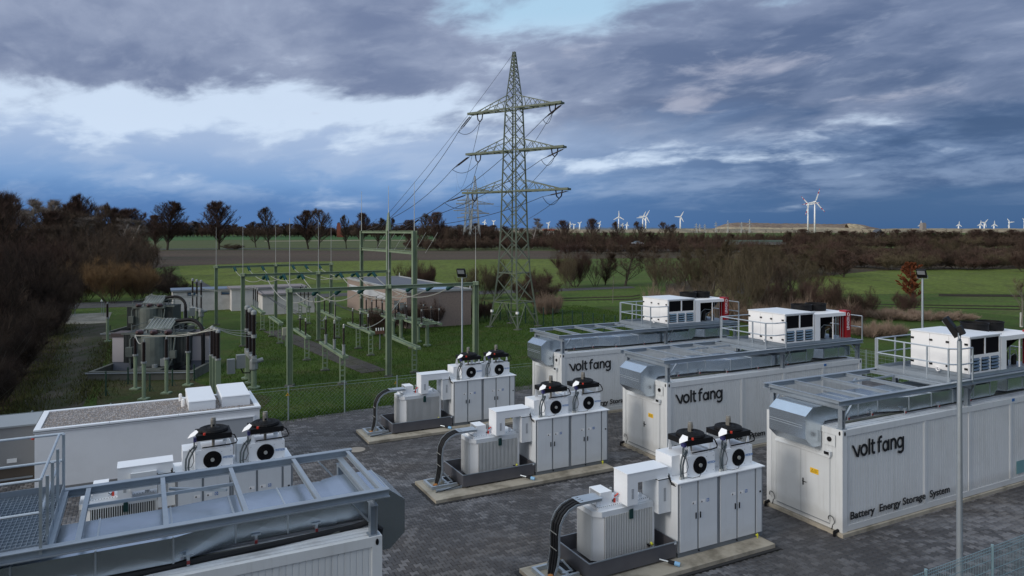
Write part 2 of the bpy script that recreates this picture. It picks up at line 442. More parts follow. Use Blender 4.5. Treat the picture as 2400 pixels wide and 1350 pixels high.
STUBBLE = gmat('rough_grass', (0.062, 0.080, 0.030), (0.085, 0.096, 0.038), 0.012, (0.050, 0.068, 0.024), 0.05, stretch=(0.3, 3.0, 1), bs=0.7)
FARGREEN = gmat('winter_cereal', (0.035, 0.085, 0.026), (0.045, 0.105, 0.032), 0.01, bs=0.3)
DIRTG = gmat('mossy_soil', (0.036, 0.045, 0.014), (0.060, 0.052, 0.028), 0.35, (0.030, 0.055, 0.012), 0.8, bs=9, bump=0.8)
GRAVELT = gmat('gravel_track', (0.060, 0.054, 0.045), (0.030, 0.032, 0.017), 0.35, (0.022, 0.036, 0.009), 0.6, bs=14, stretch=(2.2, 0.7, 1))
CONCP = gmat('concrete_pad', (0.26, 0.25, 0.22), (0.19, 0.18, 0.15), 0.6, (0.10, 0.10, 0.07), 1.0, bs=16, bump=0.2)
ASPH = gmat('asphalt', (0.070, 0.070, 0.072), (0.085, 0.085, 0.085), 0.3, bs=20, bump=0.2)
PATHM = gmat('pale_path', (0.27, 0.24, 0.17), (0.22, 0.20, 0.14), 0.1, bs=3)
SLABP = gmat('path_slabs', (0.080, 0.074, 0.070), (0.060, 0.056, 0.052), 0.9, (0.05, 0.055, 0.03), 0.7, bs=14)
LITTER = gmat('leaf_litter', (0.022, 0.016, 0.010), (0.040, 0.028, 0.016), 0.6, (0.028, 0.030, 0.012), 0.3, bs=8, bump=1.0)
JOINT = gmat('paver_joint', (0.030, 0.028, 0.025), (0.040, 0.036, 0.030), 1.0, (0.03, 0.04, 0.015), 0.6, bs=30)

def sheet(name, pts, m, z, lab=None, kind='structure'):
    b = MB(); b.add([(x, y, z) for x, y in pts], [tuple(range(len(pts)))])
    o = b.build(name, m, None)
    # keep normals up
    if o.data.polygons[0].normal.z < 0: o.data.flip_normals()
    o['kind'] = kind
    return o
# the one sheet of ground that reaches the horizon, gently uneven far away
sheet('ground', [(-9000, -200), (9000, -200), (9000, 14000), (-9000, 14000)], MEADOW, -0.02)
# substation lawn
sheet('lawn', [S2W(-22, 10), S2W(70, 10), S2W(70, 42), S2W(48, 60), S2W(12, 62), S2W(6, 75), S2W(-22, 75)], LAWN, -0.012)
def GP(*uv): return [G(u, v) for u, v in uv]
sheet('crop_field', GP((430, 660), (418, 622), (700, 611), (1130, 606), (1330, 603), (1345, 640), (1320, 668), (1120, 668), (820, 660), (640, 672), (500, 690)), CROP, 0.0)
sheet('ploughed_field', GP((170, 595), (300, 587), (1330, 584), (1420, 588), (1420, 606), (1130, 608), (700, 613), (400, 624), (260, 640)), PLOUGH, 0.006)
sheet('grass_strip', GP((100, 572), (300, 565), (560, 562.5), (840, 562), (1330, 565), (1420, 588), (300, 586), (100, 590)), STUBBLE, 0.02)
sheet('cereal_field', GP((150, 553), (1330, 553), (1330, 562), (840, 561), (560, 562), (150, 566)), FARGREEN, 0.05)
sheet('road', GP((100, 587.2), (300, 583.6), (620, 582.2), (1000, 582.6), (1000, 583.6), (620, 583.8), (300, 585.8), (100, 590)), ASPH, 0.06)
sheet('path', GP((620, 565.2), (840, 562.8), (1330, 563.2), (1330, 563.9), (840, 564.2), (620, 566.4)), PATHM, 0.08)
sheet('right_crop_field', GP((1780, 668), (1900, 650), (2060, 634), (2400, 630), (2700, 628), (2800, 690), (2200, 688), (1900, 690)), CROP, 0.0)
sheet('right_field_far', GP((1880, 592), (2030, 594), (2140, 604), (2140, 614), (2000, 604), (1880, 600)), CROP, 0.0)
UNDER = gmat('undergrowth', (0.050, 0.036, 0.024), (0.070, 0.052, 0.032), 0.1, (0.045, 0.050, 0.022), 0.2, bs=1.5, bump=1.0)
sheet('undergrowth', GP((1290, 584), (1890, 584), (1890, 596), (1780, 606), (1290, 605)), UNDER, 0.016)
sheet('undergrowth', GP((1860, 582), (2700, 580), (2700, 628), (2400, 630), (2060, 634), (1900, 650), (1780, 668), (1560, 690), (1560, 668), (1700, 640), (1880, 620), (2000, 616), (2150, 616), (2150, 600), (1880, 594)), UNDER, 0.014)
for k_, (q0, q1, q2) in enumerate((((1700, 700), (2050, 712), (2700, 722)), ((1260, 700), (1480, 694), (1500, 690)))):
    sheet('wheel_track', GP(q0, q1, q2, (q2[0], q2[1] + 2.2), (q1[0], q1[1] + 2.0), (q0[0], q0[1] + 1.6)), LITTER, 0.003)
    sheet('wheel_track', GP((q0[0], q0[1] + 5), (q1[0], q1[1] + 6), (q2[0], q2[1] + 7), (q2[0], q2[1] + 9), (q1[0], q1[1] + 8), (q0[0], q0[1] + 6.5)), LITTER, 0.003)
sheet('field_track', GP((2200, 689), (2800, 694), (2800, 700), (2200, 694)), LITTER, 0.004)
sheet('site_road', GP((-80, 718), (320, 705), (640, 694), (860, 684), (1090, 683), (1280, 677), (1480, 671), (1490, 675), (1280, 684), (1090, 691), (860, 691), (640, 703), (320, 718), (-80, 733)), ASPH, 0.004)
sheet('side_road', GP((452, 662), (470, 657), (520, 686), (505, 694)), ASPH, 0.008)
sheet('gravel_track', GP((160, 758), (252, 755), (256, 800), (240, 860), (205, 930), (170, 1000), (30, 1000), (62, 930), (118, 850)), GRAVELT, -0.004)
sheet('concrete_pad', GP((168, 736), (262, 732), (252, 757), (152, 760)), CONCP, 0.004)
sheet('mossy_soil', GP((262, 800), (470, 900), (640, 930), (612, 960), (225, 960), (228, 930), (255, 860)), DIRTG, -0.004)
sheet('leaf_litter', GP((-400, 1100), (-800, 800), (-300, 700), (150, 700), (170, 740), (120, 850), (60, 930), (20, 1000), (-60, 1060)), LITTER, -0.002)
# slab path through the substation, plates laid one by one
pth = struct(MB().box(0, 0.01, 0, 0.01, -0.03, -0.02).build('slab_path', SLABP))
pa, pb = Vector((*G(640, 775), 0)), Vector((*G(870, 868), 0))
dn = (pb - pa).normalized(); nn = Vector((-dn.y, dn.x, 0)); ln = (pb - pa).length
k = 0; plate = None
while k * 1.02 < ln:
    for sidex in (-0.38, 0.38):
        c = pa + dn * (k * 1.02 + 0.5) + nn * sidex
        if plate is None: plate = MB().box(-0.5, 0.5, -0.36, 0.36, -0.03, 0.012).mesh('path_slab', SLABP)
        q = inst(plate, 'path_slab', pth, (c.x, c.y, 0.002 * ((k * 7) % 3)), (0, 0, math.atan2(dn.y, dn.x)))
    k += 1
# ------------------------------------------------------------------ paved yard
sheet('yard_pavement', [S2W(-11, -12), S2W(34.2, -12), S2W(34.2, 31.9), S2W(16.5, 31.2), S2W(11, 30.6), S2W(4.2, 29.75), S2W(-11, 29.4)], JOINT, 0.0)
def paver_mat():
    m = bpy.data.materials.new('paving_stone'); m.use_nodes = True
    g = NT(m.node_tree); b = g.n['Principled BSDF']
    geo = g.node('ShaderNodeNewGeometry'); P = geo.outputs['Position']
    at = g.node('ShaderNodeAttribute'); at.attribute_name = 'tone'
    oi = g.node('ShaderNodeObjectInfo')
    r = g.m('FRACT', g.m('ADD', at.outputs['Fac'], oi.outputs['Random']))
    big = g.noise(P, 0.20, 4, 0.55); mid = g.noise(g.vm('MULTIPLY', P, (1.0, 1.0, 1.0)), 0.75, 5, 0.6)
    wet = g.step(g.m('ADD', g.m('MULTIPLY', big, 0.6), g.m('MULTIPLY', mid, 0.4)), 0.44, 0.56)
    warm = g.step(g.noise(P, 0.11, 4, 0.6), 0.42, 0.60)
    col = g.mix(g.step(r, 0.45, 0.95), (0.066, 0.067, 0.073), (0.160, 0.162, 0.172))
    colw = g.mix(g.step(r, 0.3, 0.98), (0.068, 0.060, 0.055), (0.140, 0.128, 0.118))
    col = g.mix(g.m('MULTIPLY', warm, 0.75), col, colw)
    lane = g.noise(g.vm('MULTIPLY', g.vm('ADD', P, (0, 0, 0)), (0.25, 1.3, 1.0)), 0.8, 4, 0.55)
    col = g.mix(g.m('MULTIPLY', g.step(lane, 0.52, 0.62), 0.35), col, (0.21, 0.215, 0.23))
    col = g.mix(g.m('MULTIPLY', wet, 0.60), col, (0.046, 0.044, 0.045))
    grain = g.noise(P, 60, 3, 0.6)
    col = g.mix(1.0, col, g.mix(grain, (0.75, 0.75, 0.75), (1.25, 1.25, 1.25)), 'MULTIPLY')
    g.put(b.inputs['Base Color'], col)
    g.put(b.inputs['Roughness'], g.m('MULTIPLY_ADD', wet, -0.22, 0.82))
    b.inputs['Specular IOR Level'].default_value = 0.35
    g.l.new(g.bump(grain, 0.3, 0.004), b.inputs['Normal'])
    return m
PAVER = paver_mat()
def pavers():
    a, H1, H2, c1, c2 = 0.0965, 0.098, 0.060, 0.062, 0.038
    o2 = [(-a, -H1), (-c1, -H1), (-c2, -H2), (c2, -H2), (c1, -H1), (a, -H1), (a, H1), (c1, H1), (c2, H2), (-c2, H2), (-c1, H1), (-a, H1)]
    inner = [(x * 0.93, y * 0.93) for x, y in o2]; n = 12
    vs = [(x, y, 0.018) for x, y in o2] + [(x, y, 0.028) for x, y in inner]
    fs = [tuple(range(n, 2 * n))] + [(i, (i + 1) % n, n + (i + 1) % n, n + i) for i in range(n)]
    py = 0.160
    blocked = [(-2.6, 2.7 , -0.6)]
    def inview(X, Y):
        if Y < 9: return False
        u = X / Y
        return abs(u) < 0.80 and (HC / Y) < 0.56
    # footprints that hide the paving completely
    rect = []
    for o in (P1, P2, P3, P4):
        l = o[0] * LX + o[1] * LY; s = -o[0] * LY + o[1] * LX; rect.append((l - 3.58, l + 2.68, s - 0.58, s + 1.33))
    for o in (C1, C2, C3):
        l = o[0] * LX + o[1] * LY; s = -o[0] * LY + o[1] * LX; rect.append((l - 0.03, l + 9.73, s - 0.03, s + 2.47))
    o = C4; l = o[0] * LX + o[1] * LY; s = -o[0] * LY + o[1] * LX; rect.append((l - 9.73, l + 0.03, s - 0.03, s + 2.47))
    o = P4; l = o[0] * LX + o[1] * LY; s = -o[0] * LY + o[1] * LX; rect.append((l - 3.5, l + 2.74, s + 6.15, s + 8.6))
    pts = []; j = 0; s = -9.0
    while s < 31.0:
        l = -10.5 + (0.1 if j % 2 else 0.0)
        smax = 29.5 if l < 4 else 31
        while l < 33.8:
            X, Y = S2W(l, s)
            if inview(X, Y) and s < (29.6 if l < 4.2 else 29.75 + (l - 4.2) * 0.115) - 0.1:
                ok = True
                for r in rect:
                    if r[0] < l < r[1] and r[2] < s < r[3]: ok = False; break
                if ok: pts.append((X, Y))
            l += 0.2
        s += py; j += 1
    # hidden by the lower left container: nearest visible ones are on the right of it
    def vis(p): 
        u = 1200 + p[0] / p[1] * FOC; v = HZ + HC / p[1] * FOC
        return 905 < u < 2400 and v < 1350 and not (1200 < u < 1830 and v > 1250 - (u - 1800) * -0.2) 
    order = sorted([i for i, p in enumerate(pts) if vis(p)], key=lambda i: math.hypot(*pts[i]))[:290]
    near = set(order)
    ca, sa = LX, LY
    me = MB(); me.v = vs; me.f = fs; me.mi = [0] * len(fs); me.sm = [False] * len(fs)
    mesh = me.mesh('paving_stone', PAVER)
    yard = bpy.data.objects['yard_pavement']
    rs = random.Random(7)
    for i in order:
        inst(mesh, 'paving_stone', yard, (pts[i][0], pts[i][1], rs.uniform(-0.002, 0.002)), (0, 0, PSI))
    rest = np.array([p for i, p in enumerate(pts) if i not in near])
    V = np.array(vs); R = np.stack([V[:, 0] * ca - V[:, 1] * sa, V[:, 0] * sa + V[:, 1] * ca, V[:, 2]], 1)
    N = len(rest); rng = np.random.default_rng(3)
    pos = np.concatenate([rest, rng.uniform(-0.002, 0.002, (N, 1))], 1)
    AV = (R[None] + pos[:, None]).reshape(-1, 3)
    # flat top polygon + ring quads
    me = bpy.data.meshes.new('paving')
    lt = [n] + [4] * n; lv = list(fs[0]) + [q for f in fs[1:] for q in f]
    LV = (np.array(lv)[None] + (np.arange(N) * len(vs))[:, None]).ravel()
    LT = np.tile(lt, N); LS = np.concatenate([[0], np.cumsum(LT)[:-1]])
    me.vertices.add(len(AV)); me.vertices.foreach_set('co', AV.ravel())
    me.loops.add(len(LV)); me.loops.foreach_set('vertex_index', LV.astype(np.int32))
    me.polygons.add(len(LT)); me.polygons.foreach_set('loop_start', LS.astype(np.int32)); me.polygons.foreach_set('loop_total', LT.astype(np.int32))
    me.update(calc_edges=True)
    me.materials.append(PAVER)
    at = me.attributes.new('tone', 'FLOAT', 'POINT'); at.data.foreach_set('value', np.repeat(rng.random(N), len(vs)).astype(np.float32))
    o = bpy.data.objects.new('paving', me); COL.objects.link(o); o.parent = yard; o['kind'] = 'stuff'
    print('pavers', N)
pavers()
# ================================================================== battery containers

def ribbed_wall(m, p0, dx, n, up, length, height, pitch=0.1, gw=0.014, gd=0.008):
    """wall skin with pressed vertical grooves; p0 lower corner, dx unit along, n outward normal"""
    p0 = Vector(p0); dx = Vector(dx); n = Vector(n); up = Vector(up)
    cnt = int(length / pitch)
    xs = [(0.0, 0.0)]
    for i in range(cnt):
        c = (i + 0.5) * length / cnt
        xs += [(c - gw / 2 - 0.004, 0), (c - gw / 2, -gd), (c + gw / 2, -gd), (c + gw / 2 + 0.004, 0)]
    xs.append((length, 0.0))
    vs = []
    for x, dpt in xs:
        q = p0 + dx * x + n * dpt
        vs += [q, q + up * height]
    fs = [(2 * i, 2 * i + 2, 2 * i + 3, 2 * i + 1) for i in range(len(xs) - 1)]
    m.add(vs, fs)

def ribbon(m, pts, w, x0=0.0, z0=0.0, y=-0.004, d=0.003, closed=False):
    P = [Vector((x0 + a, 0, z0 + b)) for a, b in pts]
    for i in range(len(P) - (0 if closed else 1)):
        a, c = P[i], P[(i + 1) % len(P)]; dr = (c - a).normalized(); e = dr * (w * 0.16 if (closed or 0 < i < len(P) - 2) else 0.0); n = Vector((-dr.z, 0, dr.x)) * w / 2
        a = a - e; c = c + e
        m.extr([a + n + Vector((0, y, 0)), a - n + Vector((0, y, 0)), c - n + Vector((0, y, 0)), c + n + Vector((0, y, 0))], (0, -d, 0)); y -= 0.00003
def word_mark(t):
    B = 1.955; X = 0.30; w = 0.068
    def arc(cx, cz, rx, rz, a0, a1, n=14): return [(cx + rx * math.cos(rad(a0 + (a1 - a0) * i / n)), cz + rz * math.sin(rad(a0 + (a1 - a0) * i / n))) for i in range(n + 1)]
    L = []
    L.append(('v', [([(0.355, 0.30), (0.395, 0.30), (0.555, 0.02)], 0.062), ([(0.655, 0.30), (0.575, 0.0)], w)]))
    L.append(('o', [(arc(0.815, X / 2, 0.112, X / 2 - w / 2 + 0.01, 0, 360, 20), w)]))
    L.append(('l', [([(1.02, 0.0), (1.02, 0.415)], w)]))
    L.append(('t', [([(1.145, 0.38), (1.145, 0.09)] + arc(1.205, 0.09, 0.06, 0.065, 180, 270, 5) + [(1.245, 0.025)], w), ([(1.075, 0.275), (1.245, 0.275)], 0.055)]))
    L.append(('f', [([(1.405, 0.0), (1.405, 0.32)] + arc(1.475, 0.32, 0.07, 0.075, 180, 90, 5) + [(1.525, 0.395)], w), ([(1.335, 0.275), (1.51, 0.275)], 0.055)]))
    L.append(('a', [(arc(1.665, 0.135, 0.095, 0.118, 0, 360, 18), w * 0.92), ([(1.785, 0.0), (1.785, 0.29)], w)]))
    L.append(('n', [([(1.895, 0.0), (1.895, 0.29)], w), ([(1.915, 0.20)] + arc(1.985, 0.17, 0.095, 0.10, 140, 0, 8) + [(2.08, 0.0)], w)]))
    L.append(('g', [(arc(2.265, 0.145, 0.105, 0.122, 0, 360, 18), w * 0.92), ([(2.395, 0.29), (2.395, -0.03)] + arc(2.28, -0.03, 0.115, 0.085, 0, -150, 8), w)]))
    for ch, st in L:
        m = MB()
        for k, (pts, ww) in enumerate(st): ribbon(m, pts, ww, 0.0, B, -0.004 - k * 0.0006)
        m.build('letter', INK, t)

def container(o, label, fl=False, mark=True, far_end=True):
    t = thing('battery_container', label, 'battery container', (*o, 0), PSI, 'white battery containers in the paved yard')
    sg = -1 if fl else 1
    b = mb(fl)                                   # concrete strip under the container
    b.box(-0.06, C_L + 0.06, -0.06, C_W + 0.06, -0.02, C_B - 0.003)
    b.build('plinth', CONC, t)
    f = mb(fl); z0, z1 = C_B, C_H                # frame: corner posts and rails
    pw = 0.17
    for x in (0, C_L - pw):
        for y in (0, C_W - pw): f.box(x, x + pw, y, y + pw, z0 + 0.001, z1)
    for y in (0, C_W - 0.10):
        f.box(pw, C_L - pw, y + 0.003, y + 0.097, z0 + 0.012, z0 + 0.16); f.box(pw, C_L - pw, y + 0.003, y + 0.097, z1 - 0.16, z1 - 0.002)
    for x in (0.0, C_L - 0.10):
        f.box(x + 0.003, x + 0.097, pw, C_W - pw, z0 + 0.012, z0 + 0.16); f.box(x + 0.003, x + 0.097, pw, C_W - pw, z1 - 0.16, z1 - 0.002)
    f.build('frame', WHITE, t)
    w = mb(fl)
    ribbed_wall(w, (pw, 0.022, z0 + 0.16), (1, 0, 0), (0, -1, 0), (0, 0, 1), C_L - 2 * pw, z1 - z0 - 0.32)
    o1 = w.build('side_wall', WHITE, t)
    w = mb(fl); ribbed_wall(w, (C_L - pw, C_W - 0.022, z0 + 0.16), (-1, 0, 0), (0, 1, 0), (0, 0, 1), C_L - 2 * pw, z1 - z0 - 0.32)
    w.build('side_wall', WHITE, t)
    w = mb(fl); ribbed_wall(w, (0.022, C_W - pw, z0 + 0.16), (0, -1, 0), (-1, 0, 0), (0, 0, 1), C_W - 2 * pw, z1 - z0 - 0.32)
    w.build('end_wall', WHITE, t)
    w = mb(fl); ribbed_wall(w, (C_L - 0.022, pw, z0 + 0.16), (0, 1, 0), (1, 0, 0), (0, 0, 1), C_W - 2 * pw, z1 - z0 - 0.32)
    w.build('end_wall', WHITE, t)
    for x in (3.36, 5.41, 7.50):                 # cover strips over the panel joints
        s = mb(fl); s.box(x - 0.05, x + 0.05, 0.004, 0.02, z0 + 0.17, z1 - 0.165); s.build('joint_strip', WHITE, t)
    for x, y in ((0.085, -0.003), (C_L - 0.085, -0.003)):
        c = mb(fl)
        c.prism([(x + 0.028 * math.cos(a) * 1, 0.055 * math.sin(a)) for a in [i * math.pi / 5 for i in range(10)]], 0, 0.006)
        c.v = [(px, y + 0.003 - pz, C_H - 0.09 + py) for px, py, pz in c.v]
        c.v = [(px, py - 0.001, pz) for px, py, pz in c.v]
        c.build('corner_hole', BLACK, t)
    c = mb(fl); c.prism([(0.028 * math.cos(a), 0.055 * math.sin(a)) for a in [i * math.pi / 5 for i in range(10)]], 0, 0.006)
    c.v = [(-pz - 0.001, 0.085 + px, C_H - 0.09 + py) for px, py, pz in c.v]
    c.build('corner_hole', BLACK, t)
    # corrugated roof
    r = mb(fl); n = 18; y0, y1 = 0.10, C_W - 0.10
    prof = []
    for i in range(n):
        a = y0 + (y1 - y0) * i / n; d = (y1 - y0) / n
        prof += [(a, z1 - 0.035), (a + d * 0.3, z1 - 0.035), (a + d * 0.42, z1 - 0.004), (a + d * 0.88, z1 - 0.004)]
    prof.append((y1, z1 - 0.035))
    vs = []
    for y, z in prof: vs += [(0.10, y, z), (C_L - 0.10, y, z)]
    r.add(vs, [(2 * i, 2 * i + 1, 2 * i + 3, 2 * i + 2) for i in range(len(prof) - 1)])
    vs = []
    for y, z in prof: vs += [(0.10, y, z1 - 0.12), (0.10, y, z)]
    r.add(vs, [(2 * i, 2 * i + 1, 2 * i + 3, 2 * i + 2) for i in range(len(prof) - 1)])
    r.build('roof_sheet', WHITE_R, t)
    # doors in the near end
    dz0, dz1, dy0, dy1, dm = 0.255, 1.91, 0.37, 2.08, 1.262
    for a, bb in ((dy0, dm - 0.006), (dm + 0.006, dy1)):
        d = mb(fl); d.box(-0.016, 0.02, a, bb, dz0, dz1)
        door = d.build('door', WHITE, t)
        if a == dy0:
            h = mb(fl); h.box(-0.03, -0.017, 1.17, 1.20, 0.98, 1.16); h.cone((-0.045, 1.185, 1.08), (-0.045, 1.07, 1.08), 0.011, n=6); h.cone((-0.017, 1.185, 1.08), (-0.05, 1.185, 1.08), 0.012, n=6)
            h.build('handle', BLACK, door)
    g = mb(fl); g.box(-0.012, 0.0, dm - 0.006, dm + 0.006, dz0, dz1); g.box(-0.02, -0.003, dy0, dy1, dz0 - 0.022, dz0 - 0.006)
    g.build('door_gap', RAL, t)
    g = mb(fl); g.hexa([(-0.07, dy0 - 0.03, dz1 + 0.02), (0.02, dy0 - 0.03, dz1 + 0.02), (0.02, dy1 + 0.03, dz1 + 0.02), (-0.07, dy1 + 0.03, dz1 + 0.02)],
                       [(-0.015, dy0 - 0.03, dz1 + 0.06), (0.02, dy0 - 0.03, dz1 + 0.06), (0.02, dy1 + 0.03, dz1 + 0.06), (-0.015, dy1 + 0.03, dz1 + 0.06)])
    g.build('rain_lip', WHITE, t)
    if not fl:
        sgn = MB().box(-0.021, -0.0165, 0.70, 0.96, 1.375, 1.51).build('warning_sign', YEL, t)
        tr = MB(); tr.extr([(-0.0215, 0.93, 1.405), (-0.0215, 0.845, 1.405), (-0.0215, 0.8875, 1.485)], (-0.001, 0, 0)); tr.build('triangle', INK, sgn)
        tr = MB(); tr.extr([(-0.0228, 0.915, 1.413), (-0.0228, 0.86, 1.413), (-0.0228, 0.8875, 1.468)], (-0.001, 0, 0)); tr.build('triangle_field', YEL, sgn)
        bl = MB()
        for k, wd in enumerate((0.10, 0.08, 0.10, 0.06)): bl.box(-0.0225, -0.0214, 0.83 - wd, 0.83, 1.47 - k * 0.022, 1.476 - k * 0.022)
        bl.build('sign_print', INK, sgn)
    v = mb(fl); v.box(-0.012, 0.01, 0.21, 0.52, 2.24, 2.52); vent = v.build('vent_plate', WHITE, t)
    v = mb(fl); v.lathe((-0.012, 0.37, 2.40), [(0.062, 0), (0.062, 0.03), (0.045, 0.035)], 12, (-1, 0, 0)); v.build('vent_pipe', BLACK, vent)
    v = mb(fl); v.box(-0.075, 0.0, 0.31, 0.50, 1.99, 2.085); cm = v.build('camera_box', CABW, t)
    v = mb(fl); v.box(-0.08, -0.0755, 0.345, 0.49, 2.0, 2.075); v.build('camera_lens', BLACK, cm)
    # drains and earthing loops
    for yy in (0.13, 2.36):
        p = mb(fl); p.cone((-0.0, yy, 0.15), (-0.14, yy, 0.13), 0.042, n=10); p.cone((-0.14, yy, 0.13), (-0.14, yy, 0.0), 0.036, n=10)
        p.build('drain_elbow', BLACK, t)
    for yy in (0.28, 2.2):
        p = mb(fl); pts = [(-0.02 - 0.03 * math.sin(a), yy + 0.12 * math.cos(a) + 0.02 * a, 0.34 + 0.13 * math.sin(a)) for a in [i * 0.45 for i in range(10)]]
        p.tube(pts + [(-0.03, yy + 0.02, 0.12)], 0.009, 5); p.build('earth_cable', RUBBER, t)
    for k in range(2):
        bx = mb(fl); bx.box(1.95 + k * 0.45, 1.97 + k * 0.45, -0.004, 0.003, 2.14, 2.16); bx.box(1.95 + k * 0.45, 1.97 + k * 0.45, -0.004, 0.003, 2.22, 2.24); bx.build('screw', RAL, t)
    bt = mb(fl); bt.box(7.54, 7.66, -0.012, 0.0, 2.60, 2.68); bt.build('tag_plate', BLUE, t)
    if mark:
        word_mark(t)
        l2 = text('lettering', 'Battery  Energy Storage  System', 0.27, INK, t, (0.28, -0.0005, 0.41), (rad(90), 0, 0), 0.003, 0.004, 0.9)
        tl = MB().box(7.80, 8.20, 0.002, 0.010, 0.38, 0.76).build('teal_reflection', mat('teal_reflection', (0.16, 0.32, 0.34), 0.3), t)  # reflection on the side wall, painted as a flat teal rectangle
        bb = [v.co.x for v in l2.data.vertices]; l2.scale = ((4.43 - 0.28) / (max(bb) - min(bb)), 1, 1)
    return t

def roof_frame(o, label, fl=False, length=9.75):
    t = thing('roof_frame', label, 'steel frame', (*o, 0), PSI, 'galvanised steel frames on the container roofs')
    zt = 3.45; h = 0.13
    def P(x): return x
    for x in (0.12, 5.47, 9.60):
        for y in (0.12, C_W - 0.12):
            b = mb(fl); b.ibeam((x, y, C_H + 0.012), (x, y, zt - 2 * h), 0.12, 0.12, 0.014, (1, 0, 0)); b.box(x - 0.09, x + 0.09, y - 0.09, y + 0.09, C_H - 0.001, C_H + 0.012)
            b.build('post', STEEL, t)
        b = mb(fl); b.ibeam((x, 0.0, zt - 1.5 * h), (x, C_W, zt - 1.5 * h), 0.11, h, 0.012); b.build('cross_beam', STEEL, t)
    for x, dx in ((0.12, 0.42), (5.47, 0.42), (9.60, -0.42)):
        for y in (0.12, C_W - 0.12):
            b = mb(fl); b.bar((x + 0.04, y, 2.88), (x + dx, y, zt - h), 0.05, 0.03); b.build('brace', GALV, t)
    for y in (0.0, C_W - 0.05):
        b = mb(fl); b.ibeam((-0.12, y + 0.02, zt - h / 2), (length, y + 0.02, zt - h / 2), 0.13, h, 0.014); b.build('long_beam', STEEL, t)
    for x in (-0.02, 1.0, 2.1, 3.2, 4.3, 4.62):
        b = mb(fl); b.ibeam((x, 0.10, zt - 0.055), (x, C_W - 0.10, zt - 0.055), 0.07, 0.09, 0.010); b.build('cross_beam', STEEL, t)
    b = mb(fl); b.bar((2.1, 1.55, zt - 0.05), (4.3, 1.55, zt - 0.05), 0.03, 0.05); b.bar((2.25, 1.45, zt - 0.1), (3.1, 1.95, zt - 0.1), 0.05, 0.04); b.build('stay_rail', STEEL, t)
    # grating deck
    d = mb(fl); dx0, dx1 = 4.66, length - 0.02
    d.box(dx0, dx1, 0.10, C_W - 0.1, zt - 0.015, zt - 0.012)
    k = 0
    x = dx0
    while x < min(dx1, 5.7 if not fl else 9): d.box(x, x + 0.006, 0.12, C_W - 0.12, zt - 0.012, zt + 0.018); x += 0.06
    y = 0.12
    while y < C_W - 0.1: d.box(dx0, dx1, y, y + 0.005, zt - 0.01, zt + 0.016); y += 0.12
    dd = d.build('deck_grating', STEEL, t, kind='stuff')
    tb = mb(fl); tb.box(dx0 - 0.01, dx0, 0.1, C_W - 0.1, zt, zt + 0.11); tb.box(dx0, dx1, C_W - 0.1, C_W - 0.09, zt, zt + 0.11); tb.build('toe_board', STEEL, t)
    # railing
    zr = zt + 0.92
    def rail(pts, name='handrail'):
        b = mb(fl)
        for a, c in zip(pts, pts[1:]): b.cone(a, c, 0.021, n=8)
        b.build(name, GALV, t)
    if not fl:
        path = [(4.66, C_W - 0.08), (4.66, 0.16), (4.95, -0.02), (5.50, -0.02)]
    else:
        path = [(length, 0.0), (4.72, 0.0), (4.72, C_W - 0.08)]
    for zz, nm in ((zr, 'handrail'), (zt + 0.48, 'mid_rail')): rail([(x, y, zz) for x, y in path], nm)
    back = [(4.66, C_W - 0.03), (length - 0.03, C_W - 0.03)]
    for zz, nm in ((zr, 'handrail'), (zt + 0.48, 'mid_rail')): rail([(x, y, zz) for x, y in back], nm)
    endp = [(length - 0.03, C_W - 0.03), (length - 0.03, 0.0)]
    for zz, nm in ((zr, 'handrail'), (zt + 0.48, 'mid_rail')): rail([(x, y, zz) for x, y in endp], nm)
    posts = [(4.66, y) for y in (C_W - 0.08, 1.48, 0.78, 0.16)] + [(x, C_W - 0.03) for x in (4.66, 5.6, 6.6, 7.6, 8.6, length - 0.03)] + [(length - 0.03, y) for y in (1.2, 0.0)]
    posts += [(5.50, -0.02)] if not fl else [(x, 0.0) for x in (4.72, 5.7, 6.7)]
    for x, y in posts:
        b = mb(fl); b.bar((x, y, zt - 0.08), (x, y, zr), 0.038); b.build('rail_post', GALV, t)
    return t

